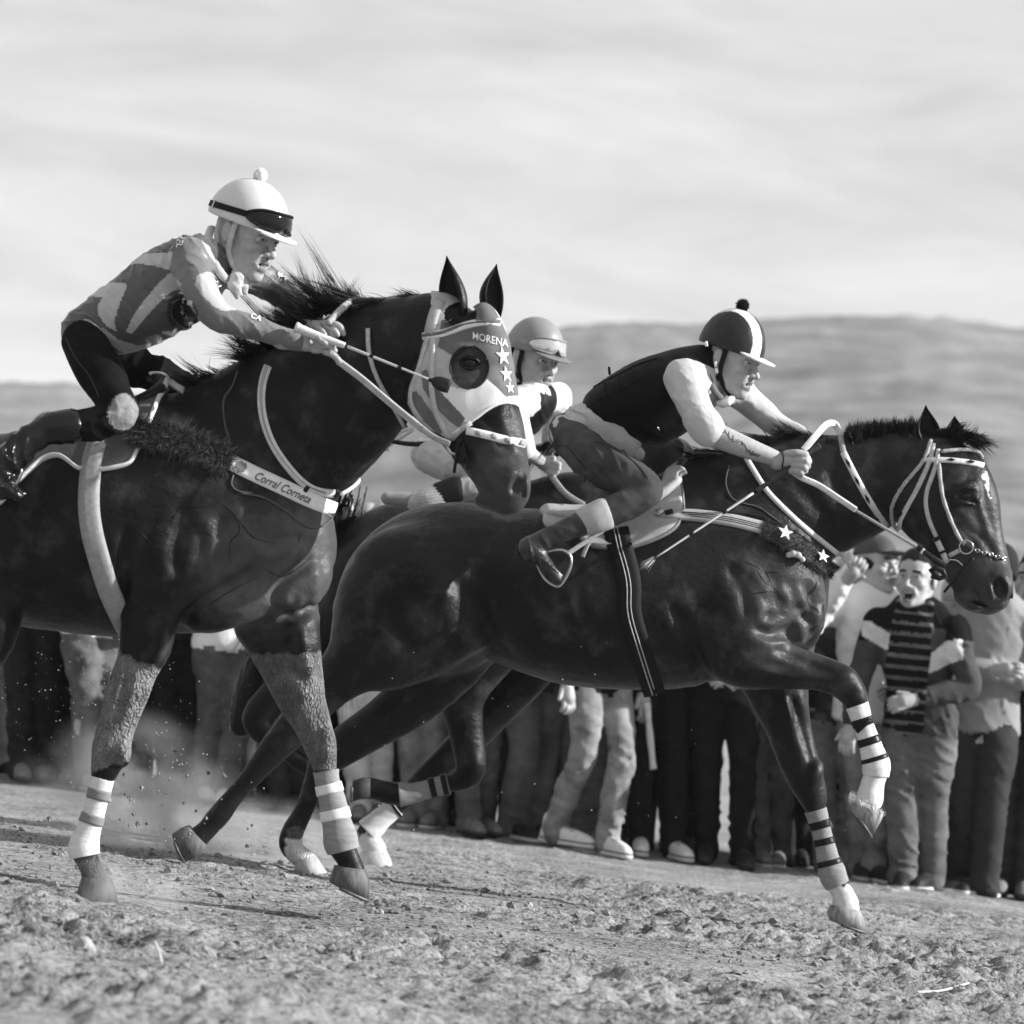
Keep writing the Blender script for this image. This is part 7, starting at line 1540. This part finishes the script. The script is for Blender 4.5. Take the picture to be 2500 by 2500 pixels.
twig([(2238, 2422, .03), (2300, 2418, .034), (2365, 2400, .03)], .0035, 'long pale straw lying flat in the foreground dirt')
# dust kicked up
def dust(px, py, Y, rx, rz, ry, dens, seed):
    c = P(px, py, Y); f = Field(c - np.array([rx, ry, rz]) * 1.3, c + np.array([rx, ry, rz]) * 1.3, min(rx, rz, ry) / 7); f.ell(c, (rx, ry, rz), 0); V, Q = f.mesh()
    m = bpy.data.materials.new('dust'); m.use_nodes = True; nt = m.node_tree; N = nt.nodes; L = nt.links; N.clear(); out = N.new('ShaderNodeOutputMaterial'); v = N.new('ShaderNodeVolumePrincipled'); L.new(v.outputs[0], out.inputs['Volume'])
    v.inputs['Color'].default_value = (.8, .8, .8, 1); v.inputs['Anisotropy'].default_value = .2
    t = N.new('ShaderNodeTexCoord'); nz_ = N.new('ShaderNodeTexNoise'); nz_.inputs['Scale'].default_value = 5.5; nz_.inputs['Detail'].default_value = 4; mp_ = N.new('ShaderNodeMapping'); mp_.inputs['Location'].default_value = (seed, seed * 2, 0); L.new(t.outputs['Object'], mp_.inputs[0]); L.new(mp_.outputs[0], nz_.inputs['Vector'])
    gr = N.new('ShaderNodeVectorMath'); gr.operation = 'DIVIDE'; gr.inputs[1].default_value = (rx, ry, rz); sb = N.new('ShaderNodeVectorMath'); sb.operation = 'SUBTRACT'; L.new(t.outputs['Object'], sb.inputs[0]); sb.inputs[1].default_value = (0, 0, rz); L.new(sb.outputs[0], gr.inputs[0])
    ln = N.new('ShaderNodeVectorMath'); ln.operation = 'LENGTH'; L.new(gr.outputs[0], ln.inputs[0])
    mr = N.new('ShaderNodeMapRange'); mr.inputs[1].default_value = 1.0; mr.inputs[2].default_value = .2; L.new(ln.outputs['Value'], mr.inputs[0])
    rp_ = N.new('ShaderNodeMapRange'); rp_.inputs[1].default_value = .42; rp_.inputs[2].default_value = .75; L.new(nz_.outputs[0], rp_.inputs[0])
    mu = N.new('ShaderNodeMath'); mu.operation = 'MULTIPLY'; pw = N.new('ShaderNodeMath'); pw.operation = 'POWER'; pw.inputs[1].default_value = 1.8; L.new(mr.outputs[0], pw.inputs[0]); L.new(pw.outputs[0], mu.inputs[0]); L.new(rp_.outputs[0], mu.inputs[1]); m2 = N.new('ShaderNodeMath'); m2.operation = 'MULTIPLY'; L.new(mu.outputs[0], m2.inputs[0]); m2.inputs[1].default_value = dens; L.new(m2.outputs[0], v.inputs['Density'])
    return tag(put('dust_cloud', V, Q, m), kind='stuff')
dust(330, 1960, .45, .50, .38, .28, 19, 1)
dust(560, 2060, .55, .74, .22, .28, 20, 4)
dust(300, 2190, -2.05, .32, .13, .16, 22, 7)
dust(400, 1990, .05, .12, .21, .10, 22, 9)
# still air between camera and hills
hz = bpy.data.materials.new('thin_haze'); hz.use_nodes = True; N = hz.node_tree.nodes; N.clear(); out = N.new('ShaderNodeOutputMaterial'); v = N.new('ShaderNodeVolumePrincipled'); hz.node_tree.links.new(v.outputs[0], out.inputs['Volume']); v.inputs['Color'].default_value = (.95, .95, .95, 1); v.inputs['Density'].default_value = .0003
V = np.array([(x, y, z) for x in (-3000, 3000) for y in (-400, 3000) for z in (-2, 130)], float)
tag(link('haze', mesh_np('haze', V, np.array([(0, 1, 3, 2), (4, 6, 7, 5), (0, 4, 5, 1), (2, 3, 7, 6), (0, 2, 6, 4), (1, 5, 7, 3)]), hz, False)), kind='stuff')
